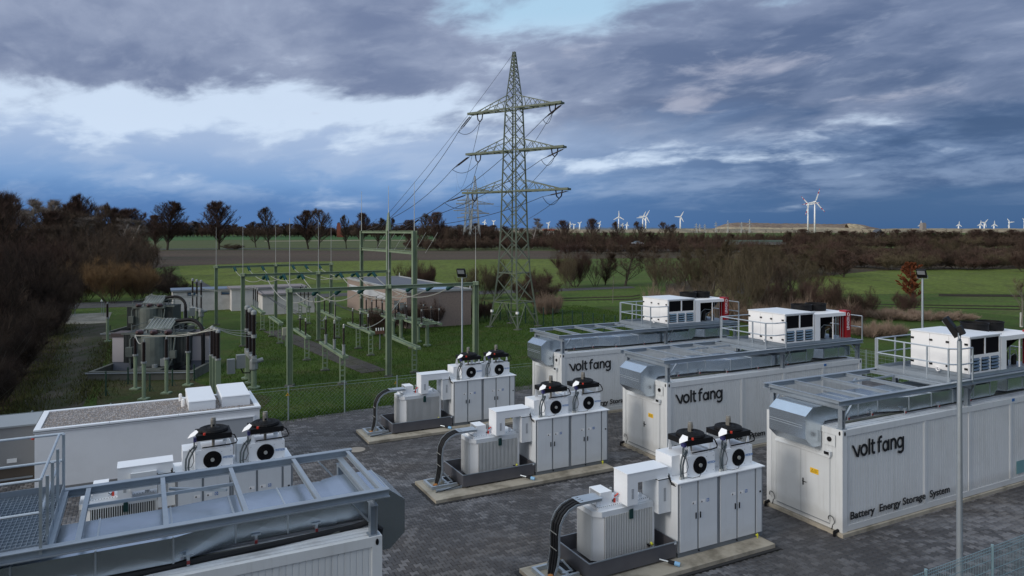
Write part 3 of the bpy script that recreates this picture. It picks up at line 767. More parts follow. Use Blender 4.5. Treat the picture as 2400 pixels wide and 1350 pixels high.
def duct(o, label, fl=False):
    t = thing('air_duct', label, 'air duct', (*o, 0), PSI, 'sheet metal air ducts on the containers')
    # elbow that turns down in front of the end wall
    y0, y1 = 0.62, 1.80
    prof = [(0.33, 3.18), (-0.33, 3.18), (-0.60, 2.98), (-0.60, 2.40), (-0.33, 2.16), (-0.03, 2.16), (-0.03, 2.62), (0.12, 2.80), (0.60, 2.80)]
    b = mb(fl); b.extr([(x, y0, z) for x, z in [(0.60, 3.14), (0.33, 3.18), (-0.33, 3.18), (-0.60, 2.98), (-0.60, 2.40), (-0.33, 2.16), (-0.03, 2.16), (-0.03, 2.62), (0.12, 2.79), (0.60, 2.79)]], (0, y1 - y0, 0))
    el = b.build('elbow', SHEET, t)
    b = mb(fl)
    for z in (2.72, 2.66): b.box(-0.606, -0.6, y0 + 0.1, y1, z, z + 0.012)
    b.box(-0.34, -0.32, y0 - 0.006, y1 + 0.006, 3.181, 3.186)
    b.build('seam', GALV, el)
    # cross-braced sections along the roof
    def section(x0, x1, ya, yb, yc, yd, za, zb, name='duct_section'):
        """from (ya..yb) at x0 to (yc..yd) at x1, pyramid-creased faces"""
        b = mb(fl)
        a = [(x0, ya, za), (x1, yc, za), (x1, yd, za), (x0, yb, za)]
        c = [(x0, ya, zb), (x1, yc, zb), (x1, yd, zb), (x0, yb, zb)]
        mt = tuple(sum(q[i] for q in c) / 4 + (0.009 if i == 2 else 0) for i in range(3))
        mf = tuple((a[0][i] + a[1][i] + c[0][i] + c[1][i]) / 4 - (0.006 if i == 1 else 0) for i in range(3))
        mk = tuple((a[2][i] + a[3][i] + c[2][i] + c[3][i]) / 4 + (0.006 if i == 1 else 0) for i in range(3))
        vs = a + c + [mt, mf, mk]
        b.add(vs, [(3, 2, 1, 0), (4, 5, 8), (5, 6, 8), (6, 7, 8), (7, 4, 8), (0, 1, 9), (1, 5, 9), (5, 4, 9), (4, 0, 9), (2, 3, 10), (3, 7, 10), (7, 6, 10), (6, 2, 10), (0, 4, 7, 3), (1, 2, 6, 5)])
        s = b.build(name, SHEET, t)
        fl_ = mb(fl)
        fl_.box(x1 - 0.012, x1 + 0.012, min(yc, ya) - 0.012 if ya == yc else yc - 0.012, yd + 0.012, za - 0.01, zb + 0.014)
        fl_.build('flange', GALV, s)
    zb = 3.15; za = 2.78
    for x0, x1 in ((0.60, 1.4), (1.4, 2.2)): section(x0, x1, 0.60, 1.72, 0.60, 1.72, za, zb)
    section(2.2, 3.1, 0.60, 1.72, 0.30, 1.60, za, zb, 'transition')
    for x0, x1 in ((3.1, 4.1), (4.1, 5.1), (5.1, 6.1), (6.1, 6.95)): section(x0, x1, 0.30, 1.60, 0.30, 1.60, za, zb)
    b = mb(fl); b.extr([(6.95, 0.30, 3.15), (6.95, 0.30, 2.78), (7.15, 0.30, 2.78), (7.32, 0.30, 2.93), (7.36, 0.30, 3.30), (6.95, 0.30, 3.30)], (0, 1.3, 0)); b.build('riser', SHEET, t)
    section(7.42, 7.96, 0.85, 1.8, 0.35, 1.8, 2.80, 3.16, 'transition')
    for x0, x1 in ((7.96, 8.8), (8.8, 9.45)): section(x0, x1, 0.35, 1.8, 0.35, 1.8, 2.80, 3.16)
    for x in (0.95, 1.9, 2.9, 4.4, 5.9):
        ys = 0.60 if x < 2.3 else 0.32
        h = mb(fl); h.box(x - 0.02, x + 0.02, ys - 0.06, ys - 0.02, 2.71, 2.86); h.box(x - 0.07, x + 0.07, ys - 0.05, ys - 0.03, 2.85, 2.87); hg = h.build('hanger', GALV, t)
        h = mb(fl); h.box(x - 0.022, x + 0.022, ys - 0.075, ys - 0.055, 2.735, 2.785); h.build('hanger_cap', mat('cap_darkred', (0.22, 0.03, 0.03), 0.5), hg)
    b = mb(fl); b.box(0.6, 9.4, 0.42, 0.52, C_H - 0.003, C_H + 0.03); b.box(0.6, 9.4, 1.5, 1.6, C_H - 0.003, C_H + 0.03); b.build('bearer', CONCD, t)
    if fl:
        b = mb(fl); pts = [(x, 0.50 - 0.10 * (x - 0.2) / 4 - 0.12 * min(1, x / 4), 2.715) for x in (0.35, 1, 2, 3, 4, 5, 6)]
        b.tube([(-0.06, 0.40, 2.35), (-0.10, 0.42, 2.62), (0.1, 0.46, 2.76)] + pts, 0.05, 8); b.build('rubber_hose', RUBBER, t)
    return t

def ac_unit(o, label, fl=False):
    t = thing('rooftop_unit', label, 'air conditioner', (*o, 0), PSI, 'white rooftop air conditioners on the frames')
    x0, x1, y0, y1, z0, z1 = 5.60, 7.14, 0.12, 1.88, 3.565, 4.62
    b = mb(fl); b.box(x0 - 0.02, 9.2, y0 - 0.02, y1, 3.47, z0 - 0.004); b.build('base_frame', STEEL, t)
    b = mb(fl); b.box(x0, x1, y0 + 0.02, y1, z0, z1); b.build('cabinet', UNITW, t)
    b = mb(fl); b.box(x0 - 0.03, x1 + 0.03, y0 - 0.03, y1 + 0.03, z1 + 0.002, z1 + 0.035); b.build('roof_panel', CABR, t)
    # end doors
    ys = (y0 + 0.02, 0.70, 1.28, y1)
    for a, c in zip(ys, ys[1:]):
        b = mb(fl); b.box(x0 - 0.02, x0 - 0.001, a + 0.006, c - 0.006, z0 + 0.01, z1 - 0.01); b.build('door_panel', UNITW, t)
    for y in (0.20, 0.74, 1.24, 1.82):
        for z in (z0 + 0.14, z1 - 0.20):
            b = mb(fl); b.box(x0 - 0.045, x0 - 0.0205, y - 0.045, y + 0.045, z - 0.028, z + 0.028); b.build('hinge', BLACK, t)
    b = mb(fl); b.tube([(x0 - 0.02, 1.05, 3.62), (x0 - 0.10, 1.05, 3.62), (x0 - 0.10, 1.02, 3.55), (x0 - 0.10, 0.98, 3.53), (x0 - 0.10, 0.94, 3.55), (x0 - 0.10, 0.93, 3.62)], 0.022, 8); b.build('drain_trap', WHITEINK, t)
    # front: frame with two filter mouths and three louvred inlets
    f = mb(fl); yf = y0
    f.box(x0, x0 + 0.06, yf, yf + 0.02, z0, z1); f.box(x1 - 0.06, x1, yf, yf + 0.02, z0, z1)
    f.box(x0 + 0.06, x1 - 0.06, yf, yf + 0.02, z1 - 0.045, z1); f.box(x0 + 0.06, x1 - 0.06, yf, yf + 0.02, z0 + 0.45, z0 + 0.54); f.box(x0 + 0.06, x1 - 0.06, yf, yf + 0.02, z0, z0 + 0.05)
    xm = (x0 + x1) / 2
    f.box(xm - 0.035, xm + 0.035, yf, yf + 0.02, z0 + 0.54, z1 - 0.045)
    lw = (x1 - x0 - 0.12) / 3
    for i in (1, 2): f.box(x0 + 0.06 + lw * i - 0.05, x0 + 0.06 + lw * i + 0.05, yf, yf + 0.02, z0 + 0.05, z0 + 0.45)
    f.build('front_frame', UNITW, t)
    for a, c in ((x0 + 0.06, xm - 0.035), (xm + 0.035, x1 - 0.06)):
        b = mb(fl); b.box(a, c, yf + 0.008, yf + 0.018, z0 + 0.54, z1 - 0.045); b.build('filter_mouth', BLACKM, t)
    for i in range(3):
        a = x0 + 0.06 + lw * i + (0.05 if i else 0.03); c = x0 + 0.06 + lw * (i + 1) - (0.05 if i < 2 else 0.03)
        b = mb(fl); b.box(a, c, yf + 0.010, yf + 0.018, z0 + 0.05, z0 + 0.45); lo = b.build('inlet', BLACKM, t)
        sl = mb(fl)
        for k in range(4):
            zz = z0 + 0.085 + k * 0.098
            sl.hexa([(a + 0.01, yf - 0.035, zz), (c - 0.01, yf - 0.035, zz), (c - 0.01, yf + 0.009, zz + 0.035), (a + 0.01, yf + 0.009, zz + 0.035)],
                    [(a + 0.01, yf - 0.035, zz + 0.01), (c - 0.01, yf - 0.035, zz + 0.01), (c - 0.01, yf + 0.009, zz + 0.07), (a + 0.01, yf + 0.009, zz + 0.07)])
        sl.build('louvre', mat('louvre_glass', (0.16, 0.22, 0.27), 0.2, 0.7), lo)
    # condenser section
    X0, X1 = 7.20, 9.19; zc = 4.55
    c = mb(fl)
    c.box(X0, X0 + 0.28, y0, y0 + 0.04, z0 - 0.05, zc); c.box(X0 + 0.28, 8.92, y0, y0 + 0.04, zc - 0.13, zc)
    c.box(8.19, 8.225, y0, y0 + 0.03, z0 - 0.05, zc - 0.13)
    c.box(X0, X0 + 0.04, y0 + 0.04, y1 - 0.02, z0 - 0.05, zc); c.box(X0 + 0.04, X1, y0 + 0.04, y1 - 0.02, zc - 0.02, zc - 0.001)
    c.build('condenser_housing', UNITW, t)
    c = mb(fl); c.box(X0 + 0.04, 8.92, 1.35, y1 - 0.03, z0 - 0.04, zc - 0.02); c.hexa([(7.5, 0.7, 3.60), (8.9, 1.3, 3.60), (8.9, 1.35, 3.60), (7.5, 1.35, 3.60)], [(7.5, 0.3, zc - 0.03), (8.9, 0.3, zc - 0.03), (8.9, 1.35, zc - 0.03), (7.5, 1.35, zc - 0.03)])
    c.build('coil', BLACKM, t)
    c = mb(fl); c.lathe((7.72, 0.45, z0 - 0.04), [(0.1, 0), (0.11, 0.02), (0.11, 0.38), (0.07, 0.46)], 12); c.lathe((8.05, 0.5, z0 - 0.04), [(0.1, 0), (0.11, 0.02), (0.11, 0.42), (0.06, 0.5)], 12); c.lathe((8.5, 0.45, z0 - 0.04), [(0.07, 0), (0.08, 0.3), (0.04, 0.36)], 10); c.build('compressor', RUBBER, t)
    c = mb(fl); c.tube([(7.62, 0.3, 3.62), (7.7, 0.28, 4.0), (7.9, 0.3, 4.1), (8.3, 0.3, 4.05), (8.5, 0.32, 3.7)], 0.012, 5); c.tube([(7.9, 0.26, 3.6), (7.95, 0.25, 3.9), (8.15, 0.25, 3.95)], 0.012, 5)
    for x in (8.36, 8.5, 8.64, 8.78): c.bar((x, y0 + 0.02, 3.55), (x, y0 + 0.02, zc - 0.14), 0.012)
    c.build('pipework', GALV, t)
    c = mb(fl); c.box(8.93, X1, y0 - 0.012, y0 + 0.30, z0 - 0.07, zc + 0.06); rp = c.build('side_panel', REDP, t, label='red end panel with white lettering')
    if not fl:
        text('lettering', 'LENNOX', 0.20, WHITEINK, rp, (9.11, y0 - 0.013, 3.86), (rad(90), rad(-90), 0), 0.002, 0.004, 0.62)
        q = MB()
        ring = [(9.06 + 0.055 * math.cos(a), y0 - 0.014, 4.46 + 0.07 * math.sin(a)) for a in [math.pi * 2 * i / 16 for i in range(17)]]
        q.tube(ring, 0.009, 4); q.build('emblem', WHITEINK, rp)
    for x, y in ((7.66, 1.15), (8.48, 1.15)):
        c = mb(fl); n = 28
        c.lathe((x, y, zc - 0.001), [(0.36, 0), (0.385, 0.02), (0.385, 0.24), (0.40, 0.25), (0.40, 0.28), (0.37, 0.28), (0.355, 0.05), (0.30, 0.02)], n)
        fr = c.build('fan_shroud', BLACK, t)
        c = mb(fl); c.cone((x, y, zc + 0.02), (x, y, zc + 0.16), 0.09, n=12)
        for k in range(5):
            a = k * 2 * math.pi / 5; u = Vector((math.cos(a), math.sin(a), 0)); w = Vector((-math.sin(a), math.cos(a), 0))
            p = Vector((x, y, zc + 0.11))
            c.add([p + u * 0.08 - w * 0.05, p + u * 0.08 + w * 0.05 + Vector((0, 0, 0.05)), p + u * 0.34 + w * 0.10 + Vector((0, 0, 0.05)), p + u * 0.34 - w * 0.10], [(0, 1, 2, 3)])
        c.build('fan_blades', BLACK, fr)
    return t

container(C1, 'nearest white battery container on the right, fully in view with all its lettering')
container(C2, 'middle white battery container between the nearest and the farthest of the right row')
container(C3, 'farthest white battery container of the right row, beside the grass')
container(C4, 'white battery container cut off by the lower left corner of the photo', fl=True, mark=False)
roof_frame(C1, 'grey steel roof frame and railing on the nearest right container')
roof_frame(C2, 'grey steel roof frame and railing on the middle right container')
roof_frame(C3, 'grey steel roof frame and railing on the farthest right container')
roof_frame(C4, 'grey steel roof frame with blue-grey grating at lower left', fl=True)
duct(C1, 'sheet metal air duct with big elbow on the nearest right container')
duct(C2, 'sheet metal air duct with big elbow on the middle right container')
duct(C3, 'sheet metal air duct with big elbow on the farthest right container')
duct(C4, 'wide sheet metal air duct seen from above at lower left', fl=True)
ac_unit(C1, 'white rooftop air conditioner at the right edge, behind the floodlight')
ac_unit(C2, 'white rooftop air conditioner with red end panel on the middle container')
ac_unit(C3, 'white rooftop air conditioner with red end panel on the farthest container')
ac_unit(C4, 'white rooftop air conditioner just showing at the left edge', fl=True)

# ================================================================== transformer and converter stations
def make_station(o, where):
    vr = random.Random(int(o[0] * 100))
    z0 = 0.12
    # concrete slab with black joint around it
    t = thing('concrete_slab', 'pale concrete slab with black joint under ' + where, 'slab', (*o, 0), PSI, 'concrete slabs under the converter stations')
    MB().box(-3.5, 2.6, -0.5, 1.25, -0.03, z0 - 0.002).build('slab', CONC, t)
    e = MB(); e.box(-3.60, -3.502, -0.60, 1.35, -0.02, 0.03); e.box(2.602, 2.70, -0.60, 1.35, -0.02, 0.03); e.box(-3.502, 2.602, -0.60, -0.502, -0.02, 0.03); e.box(-3.502, 2.602, 1.252, 1.35, -0.02, 0.03)
    e.build('black_joint', EDGE, t)
    y = MB(); y.box(2.45, 2.47, -0.08, -0.06, z0, z0 + 0.12); y.box(2.44, 2.48, -0.09, -0.03, z0 + 0.06, z0 + 0.09); y.build('earth_lug', mat('earth_yellow', (0.6, 0.6, 0.05), 0.5), t)
    # drip tray
    t = thing('drip_tray', 'dark steel drip tray under ' + where, 'tray', (*o, 0), PSI, 'dark steel drip trays on the slabs')
    b = MB(); x0, x1, y0, y1, a, c, w = -2.45, -0.05, 0.0, 1.45, 0.16, 0.52, 0.012
    b.box(x0, x1, y0, y1, a, a + w); b.box(x0, x1, y0, y0 + w, a + w, c); b.box(x0, x1, y1 - w, y1, a + w, c); b.box(x0, x0 + w, y0 + w, y1 - w, a + w, c); b.box(x1 - w, x1, y0 + w, y1 - w, a + w, c)
    b.build('pan', TRAYM, t)
    b = MB(); b.box(x0 - 0.012, x1 + 0.012, y0 - 0.014, y0 + 0.002, c - 0.02, c + 0.004); b.box(x0 - 0.012, x1 + 0.012, y1 - 0.002, y1 + 0.014, c - 0.02, c + 0.004); b.box(x0 - 0.014, x0 - 0.001, y0 + 0.002, y1 - 0.002, c - 0.02, c + 0.004); b.box(x1 + 0.001, x1 + 0.014, y0 + 0.002, y1 - 0.002, c - 0.02, c + 0.004)
    b.build('rim', STEEL, t)
    b = MB(); [b.box(x, x + 0.1, 0.05, 1.4, z0 - 0.001, a) for x in (-2.3, -1.3, -0.3)]; b.build('foot', BLACK, t)
    b = MB(); b.box(-0.12, -0.06, -0.02, -0.015, 0.46, 0.50); b.build('tag_plate', CABW, t)
    b = MB(); b.cone((-0.55, -0.015, 0.22), (-0.40, -0.20, 0.20), 0.018, n=6); b.build('drain_valve', GALV, t)
    b = MB(); b.cone((-0.42, -0.16, 0.20), (-0.32, -0.26, 0.18), 0.045, n=8); b.build('drain_filter', RUBBER, t)
    b = MB(); b.cone((-0.32, -0.26, 0.18), (-0.24, -0.35, 0.165), 0.05, n=8); b.build('filter_cap', mat('cap_blue', (0.20, 0.42, 0.65), 0.4), t)
    # transformer
    t = thing('transformer', 'pale finned transformer of ' + where, 'transformer', (*o, 0), PSI, 'pale finned transformers in the trays')
    tz0, tz1 = 0.24, 1.37
    out = [(-1.78, 0.53), (-0.42, 0.53), (-0.42, 1.22), (-1.80, 1.22), (-1.89, 1.15), (-1.89, 0.62)]
    MB().prism(out, 0.2, tz1 - 0.004).build('tank', mat('fin_gap_shade', (0.10, 0.11, 0.115), 0.6), t)  # dark tank colour paints the shade in the gaps between the fins
    MB().box(-1.84, -0.38, 0.41, 1.27, tz1 - 0.12, tz1).prism([(-1.84, 0.41), (-1.84, 1.27), (-2.01, 1.17), (-2.01, 0.56)], tz1 - 0.12, tz1).build('tank_lid', CABW, t)
    fins = MB(); x = -1.76
    while x < -0.43: fins.box(x, x + 0.017, 0.40, 0.532, tz0, tz1 - 0.121); x += 0.047
    fins.build('fin', FIN, t)
    fins = MB(); yy = 0.60
    while yy < 1.18: fins.box(-2.01, -1.888, yy, yy + 0.017, tz0, tz1 - 0.121); yy += 0.047
    fins.build('fin', FIN, t)
    MB().hexa([(-1.98, 0.585, tz0), (-1.775, 0.42, tz0), (-1.79, 0.47, tz0), (-1.94, 0.60, tz0)], [(-1.98, 0.585, tz1 - 0.121), (-1.775, 0.42, tz1 - 0.121), (-1.79, 0.47, tz1 - 0.121), (-1.94, 0.60, tz1 - 0.121)]).build('corner_panel', CABW, t)
    MB().box(-0.42, -0.37, 0.40, 0.44, tz0, tz1 - 0.122).build('corner_panel', CABW, t)
    MB().box(-1.88, -0.44, 0.50, 1.18, tz1 + 0.001, 1.43).build('top_flange', CABR, t)
    b = MB()
    x = -1.84
    while x < -0.46: b.cone((x, 0.525, 1.43), (x, 0.525, 1.442), 0.012, n=6); b.cone((x, 1.15, 1.43), (x, 1.15, 1.442), 0.012, n=6); x += 0.057
    yy = 0.57
    while yy < 1.14: b.cone((-1.86, yy, 1.43), (-1.86, yy, 1.442), 0.012, n=6); yy += 0.057
    b.build('flange_bolt', RAL, t, kind='stuff')
    for lx in (-1.80, -0.60):
        for ly in (0.62, 1.06):
            b = MB(); b.extr([(lx - 0.05, ly, 1.43), (lx + 0.05, ly, 1.43), (lx + 0.05, ly, 1.50), (lx + 0.025, ly, 1.535), (lx - 0.025, ly, 1.535), (lx - 0.05, ly, 1.50)], (0, 0.014, 0)); b.build('lifting_lug', CABR, t)
    # open cable box on the lid
    b = MB(); X0, X1, Y0, Y1, Z0, Z1, w = -1.74, -1.42, 0.62, 1.08, 1.432, 1.72, 0.012
    b.box(X0, X1, Y0, Y1, Z1 - w, Z1); b.box(X0, X1, Y0, Y0 + w, Z0, Z1 - w); b.box(X0, X1, Y1 - w, Y1, Z0, Z1 - w); b.box(X1 - w, X1, Y0 + w, Y1 - w, Z0, Z1 - w)
    b.build('cable_box', CABR, t)
    b = MB(); b.cone((-1.34, 0.72, 1.43), (-1.34, 0.72, 1.48), 0.03, n=8); b.cone((-1.22, 0.95, 1.43), (-1.22, 0.95, 1.62), 0.022, n=8); b.cone((-1.22, 0.95, 1.62), (-1.22, 0.95, 1.66), 0.032, n=8); b.build('oil_filler', ALU, t)
    b = MB(); b.cone((-1.32, 0.66, 1.43), (-1.32, 0.66, 1.52), 0.028, n=8); b.cone((-1.32, 0.66, 1.56), (-1.26, 0.60, 1.64), 0.02, n=6); b.build('gauge', REDK, t)
    b = MB(); b.tube([(-1.42, 0.70, 1.50), (-1.38, 0.66, 1.47), (-1.33, 0.66, 1.50)], 0.01, 5); b.build('gauge_cable', RUBBER, t)
    b = MB(); b.box(-1.10, -1.0, 0.36, 0.399, 1.10, 1.30); b.box(-1.09, -1.01, 0.35, 0.36, 1.29, 1.33); b.build('level_gauge', mat('gauge_dark', (0.01, 0.045, 0.045), 0.3), t)
    b = MB(); b.cone((-0.47, 0.40, 0.42), (-0.47, 0.33, 0.40), 0.028, n=8); b.build('oil_valve', mat('earth_yellow', (0.6, 0.6, 0.05), 0.5), t)
    b = MB(); b.cone((-0.56, 0.40, 0.40), (-0.56, 0.34, 0.38), 0.03, n=8); b.build('oil_valve', BLACK, t)
    # white busbar duct
    t = thing('busbar_duct', 'white arched busbar duct above ' + where, 'busbar duct', (*o, 0), PSI, 'white arched ducts from transformer to cabinet')
    b = MB(); b.box(-1.22, -0.92, 0.30, 0.82, 1.432, 2.148); b.box(-0.919, -0.05, 0.30, 0.82, 1.93, 2.148); b.build('casing', CABR, t)
    b = MB(); b.box(-1.23, -0.04, 0.29, 0.83, 2.149, 2.168); b.build('cover', CABR, t)
    b = MB(); b.box(-0.37, -0.006, 0.24, 0.84, 1.12, 1.925); b.build('drop_casing', CABW, t)
    b = MB(); b.box(-0.375, -0.005, 0.235, 0.845, 1.900, 1.915); b.build('gasket', BLACK, t)
    b = MB(); [b.box(-1.10, -1.04, 0.294, 0.2995, 1.58 + i * 0.026, 1.592 + i * 0.026) for i in range(9)]; b.build('vent_slots', RAL, t)
    b = MB(); [b.box(-0.22, -0.16, 0.234, 0.2395, 1.40 + i * 0.026, 1.412 + i * 0.026) for i in range(12)]; b.build('vent_slots', RAL, t)
    b = MB(); b.tube([(-0.07, 0.24, 2.02), (-0.06, 0.20, 1.90), (-0.02, 0.18, 1.80), (0.05, 0.05, 1.76), (0.10, -0.02, 1.75)], 0.013, 5); b.tube([(-0.09, 0.24, 1.98), (-0.07, 0.19, 1.86), (-0.04, 0.17, 1.78), (0.04, 0.04, 1.74)], 0.013, 5); b.build('cable', RUBBER, t)
    # swan neck cable riser
    t = thing('cable_riser', 'grey swan-neck cable riser with black cables beside ' + where, 'cable riser', (*o, 0), PSI, 'swan-neck cable risers on the slabs')
    ys = 0.66; cen = []
    for x, z in ((-3.02, z0 + 0.05), (-2.94, 0.36), (-2.90, 0.6), (-2.90, 1.0), (-2.87, 1.22), (-2.78, 1.40), (-2.64, 1.52), (-2.46, 1.585), (-2.25, 1.60), (-1.80, 1.60)): cen.append((x, z))
    b = MB()
    for i in range(len(cen) - 1):
        (xa, za), (xb, zb) = cen[i], cen[i + 1]
        pa = Vector((xa, ys, za)); pb = Vector((xb, ys, zb)); dn = (pb - pa).normalized(); nn = Vector((-dn.z, 0, dn.x))
        b.bar(pa, pb + dn * 0.004, 0.36, 0.006, tuple(-nn)); 
        for sy in (-0.18, 0.18): b.bar(pa + Vector((0, sy, 0)) + nn * 0.022, pb + Vector((0, sy, 0)) + nn * 0.022 + dn * 0.01, 0.010, 0.05, tuple(nn))
    b.build('cable_tray', GALV, t)
    for k in range(3):
        b = MB(); yk = ys - 0.10 + k * 0.10
        pts = []
        for i, (x, z) in enumerate(cen[:-1]):
            (xb, zb) = cen[i + 1]; dn = Vector((xb - x, 0, zb - z)).normalized(); pts.append((x - dn.z * 0.04, yk, z + dn.x * 0.04))
        pts[0] = (-3.05, yk - 0.05, 0.13)
        b.tube(pts, 0.030, 7); b.build('cable', RUBBER, t)
    b = MB(); b.box(-2.38, -1.76, ys - 0.19, ys + 0.19, 1.655, 1.662); b.build('tray_cover', GALV, t)
    b = MB(); [b.bar((-2.968, ys - 0.15, z), (-2.968, ys + 0.15, z), 0.006, 0.02) for z in (0.7, 1.05)]; b.build('clamp', ALU, t)
    b = MB(); b.box(-3.32, -3.25, 0.30, 1.02, z0, z0 + 0.09); b.box(-3.25, -2.50, 0.30, 0.37, z0, z0 + 0.09); b.box(-3.25, -2.50, 0.95, 1.02, z0, z0 + 0.09); b.box(-2.80, -2.73, 0.37, 0.95, z0, z0 + 0.09); b.bar((-2.86, 0.45, 0.2), (-2.60, 0.45, 0.20), 0.06, 0.05); b.bar((-2.86, 0.45, 0.5), (-2.60, 0.45, 0.20), 0.04, 0.04); b.bar((-2.86, 0.88, 0.5), (-2.60, 0.88, 0.20), 0.04, 0.04); b.build('base_frame', GALV, t)
    b = MB(); b.box(-2.72, -2.52, 0.42, 0.93, z0 + 0.002, z0 + 0.10); b.build('duct_mouth', BLACK, t)
    b = MB(); b.lathe((-3.12, 0.52, z0), [(0.06, 0), (0.075, 0.03), (0.06, 0.08), (0.03, 0.09)], 10); b.build('seal_plug', mat('seal_orange', (0.42, 0.17, 0.04), 0.7), t)
    b = MB(); b.bar((-3.25, 0.12, z0 + 0.03), (-2.45, 0.12, z0 + 0.03), 0.08, 0.05); b.build('bearer', STEEL, t)
    b = MB(); b.tube([(-3.3, 0.05, z0 + 0.02), (-3.1, 0.0, z0 + 0.04), (-2.8, 0.05, z0 + 0.07), (-2.5, 0.08, z0 + 0.09)], 0.012, 5); b.build('earth_cable', RUBBER, t)
    # converter cabinet
    t = thing('converter_cabinet', 'white four-door converter cabinet of ' + where, 'switch cabinet', (*o, 0), PSI, 'white four-door converter cabinets')
    W, D, H = 2.70, 1.12, 1.838
    MB().box(0.0, W, 0.0, D, z0, z0 + 0.10).build('base', mat('base_grey', (0.16, 0.18, 0.20), 0.5, 0.3), t)
    MB().box(0.006, W - 0.006, 0.006, D - 0.006, z0 + 0.10, H).build('body', CABW, t)
    MB().box(-0.04, W + 0.04, -0.05, D + 0.04, H + 0.001, H + 0.026).build('roof_plate', CABR, t)
    fr = MB()
    for x in (0.0, 0.57, 1.19, 1.245, 1.81, 2.425, W - 0.045): fr.box(x, x + 0.045, -0.006, 0.005, z0 + 0.102, H)
    fr.build('door_frame', RAL, t)
    for i, (a, c) in enumerate(((0.05, 0.565), (0.62, 1.185), (1.295, 1.805), (1.86, 2.42), (2.475, 2.652))):
        d = MB().box(a, c, -0.022, 0.004, z0 + 0.115, H - 0.012).build('door' if i < 4 else 'narrow_door', CABW, t)
        if i < 4:
            hx = c - 0.04 if i % 2 == 0 else a + 0.04
            MB().box(hx - 0.014, hx + 0.014, -0.036, -0.0225, 0.95, 1.09).build('handle', BLACK, d)
        else: MB().box(a + 0.10, a + 0.145, -0.036, -0.0225, 1.22, 1.26).build('handle', BLACK, d)
        if i in (0, 2): st = [(c - 0.16, 0)]
        elif i in (1, 3): st = [(a + 0.05, 0), (a + 0.235, 1)]
        else: st = []
        for sx, kind in st:
            if kind == 0:
                p = MB().box(sx, sx + 0.13, -0.0245, -0.0223, 1.29, 1.365).build('sticker', WHITEINK, d)
                q = MB(); q.extr([(sx + 0.01, -0.0246, 1.30), (sx + 0.06, -0.0246, 1.30), (sx + 0.035, -0.0246, 1.35)], (0, -0.001, 0)); q.build('print', INK, p)
            else: 
                p = MB().box(sx, sx + 0.075, -0.0245, -0.0223, 1.29, 1.365).build('sticker', BLUE, d)
                q = MB(); q.tube([(sx + 0.037 + 0.022 * math.cos(a_), -0.0255, 1.327 + 0.022 * math.sin(a_)) for a_ in [math.pi * 2 * k / 10 for k in range(11)]], 0.004, 4); q.build('print', WHITEINK, p)
    k = MB(); [k.cone((x, -0.03, z0 + 0.06), (x, 0.0, z0 + 0.06), 0.018, n=8) for x in (0.62, 1.83, 2.5)]; k.build('lock', BLACK, t)
    # two heat exchangers with dry coolers on the cabinet roof
    for n_, bx in enumerate((0.0, 1.24)):
        side = ('left' if n_ == 0 else 'right')
        t = thing('heat_exchanger', 'white fan box, %s one on the cabinet of %s' % (side, where), 'heat exchanger', (*off(o, bx, 0), 0), PSI, 'white fan boxes on the converter cabinets')
        zb = H + 0.027
        MB().box(0.17, 1.30, 0.42, 1.02, zb, 2.335).build('rear_box', CABR, t)
        MB().box(0.43, 1.29, 0.17, 0.419, zb, 2.36).build('front_box', CABR, t)
        f = MB(); f.lathe((0.82, 0.169, 2.11), [(0.205, 0), (0.21, 0.012), (0.17, 0.016)], 28, (0, -1, 0)); ff = f.build('fan_grille', BLACKM, t)
        f = MB()
        for r in (0.09, 0.12, 0.15, 0.18): f.tube([(0.82 + r * math.cos(a), 0.151, 2.11 + r * math.sin(a)) for a in [math.pi * 2 * i / 20 for i in range(21)]], 0.0025, 4)
        f.build('fan_wire', BLACK, ff)
        f = MB(); f.cone((0.82, 0.155, 2.11), (0.82, 0.125, 2.11), 0.045, n=12); f.build('fan_hub', ALU, ff)
        tx = text('lettering', 'WSTECH', 0.075, BLUEINK, t, (1.06, 0.168, 2.10), (rad(90), 0, 0), 0.0015, 0.001, 0.8)
        d_ = MB(); d_.box(1.038, 1.052, 0.1665, 0.1695, 2.118, 2.125); d_.box(1.255, 1.275, 0.1665, 0.1695, 2.118, 2.125); d_.build('logo_dash', BLUEINK, t)
        s_ = MB(); [s_.cone((x, 0.17, z), (x, 0.163, z), 0.008, n=6) for x in (0.47, 1.03, 1.24) for z in (1.93, 2.28)]; s_.build('screw', RAL, t)
        ps = [(0.22, -0.0, zb + 0.02), (0.20, 0.10, zb + 0.18), (0.24, 0.2, 2.25), (0.34, 0.24, 2.42), (0.46, 0.26, 2.52)]
        hs = MB(); hs.tube([(0.23, 0.16, zb), (0.22, 0.15, 2.0), (0.23, 0.17, 2.20), (0.30, 0.20, 2.36), (0.44, 0.22, 2.50)], 0.022, 8); hs.build('hose', HOSE, t)
        hs = MB(); hs.tube([(0.30, 0.15, zb), (0.28, 0.15, 2.0), (0.30, 0.17, 2.18), (0.38, 0.20, 2.34), (0.50, 0.23, 2.50)], 0.022, 8); hs.build('hose', HOSE, t)
        hs = MB(); hs.tube([(0.25, 0.16, 1.99), (0.35, 0.10, 2.02), (0.40, 0.10, 2.15), (0.38, 0.14, 2.32), (0.30, 0.2, 2.42)], 0.008, 5); hs.tube([(0.36, 0.12, zb + 0.03), (0.5, 0.05, zb + 0.02), (0.7, 0.04, zb + 0.03), (0.82, 0.12, zb + 0.1)], 0.007, 5); hs.build('cable', RUBBER, t)
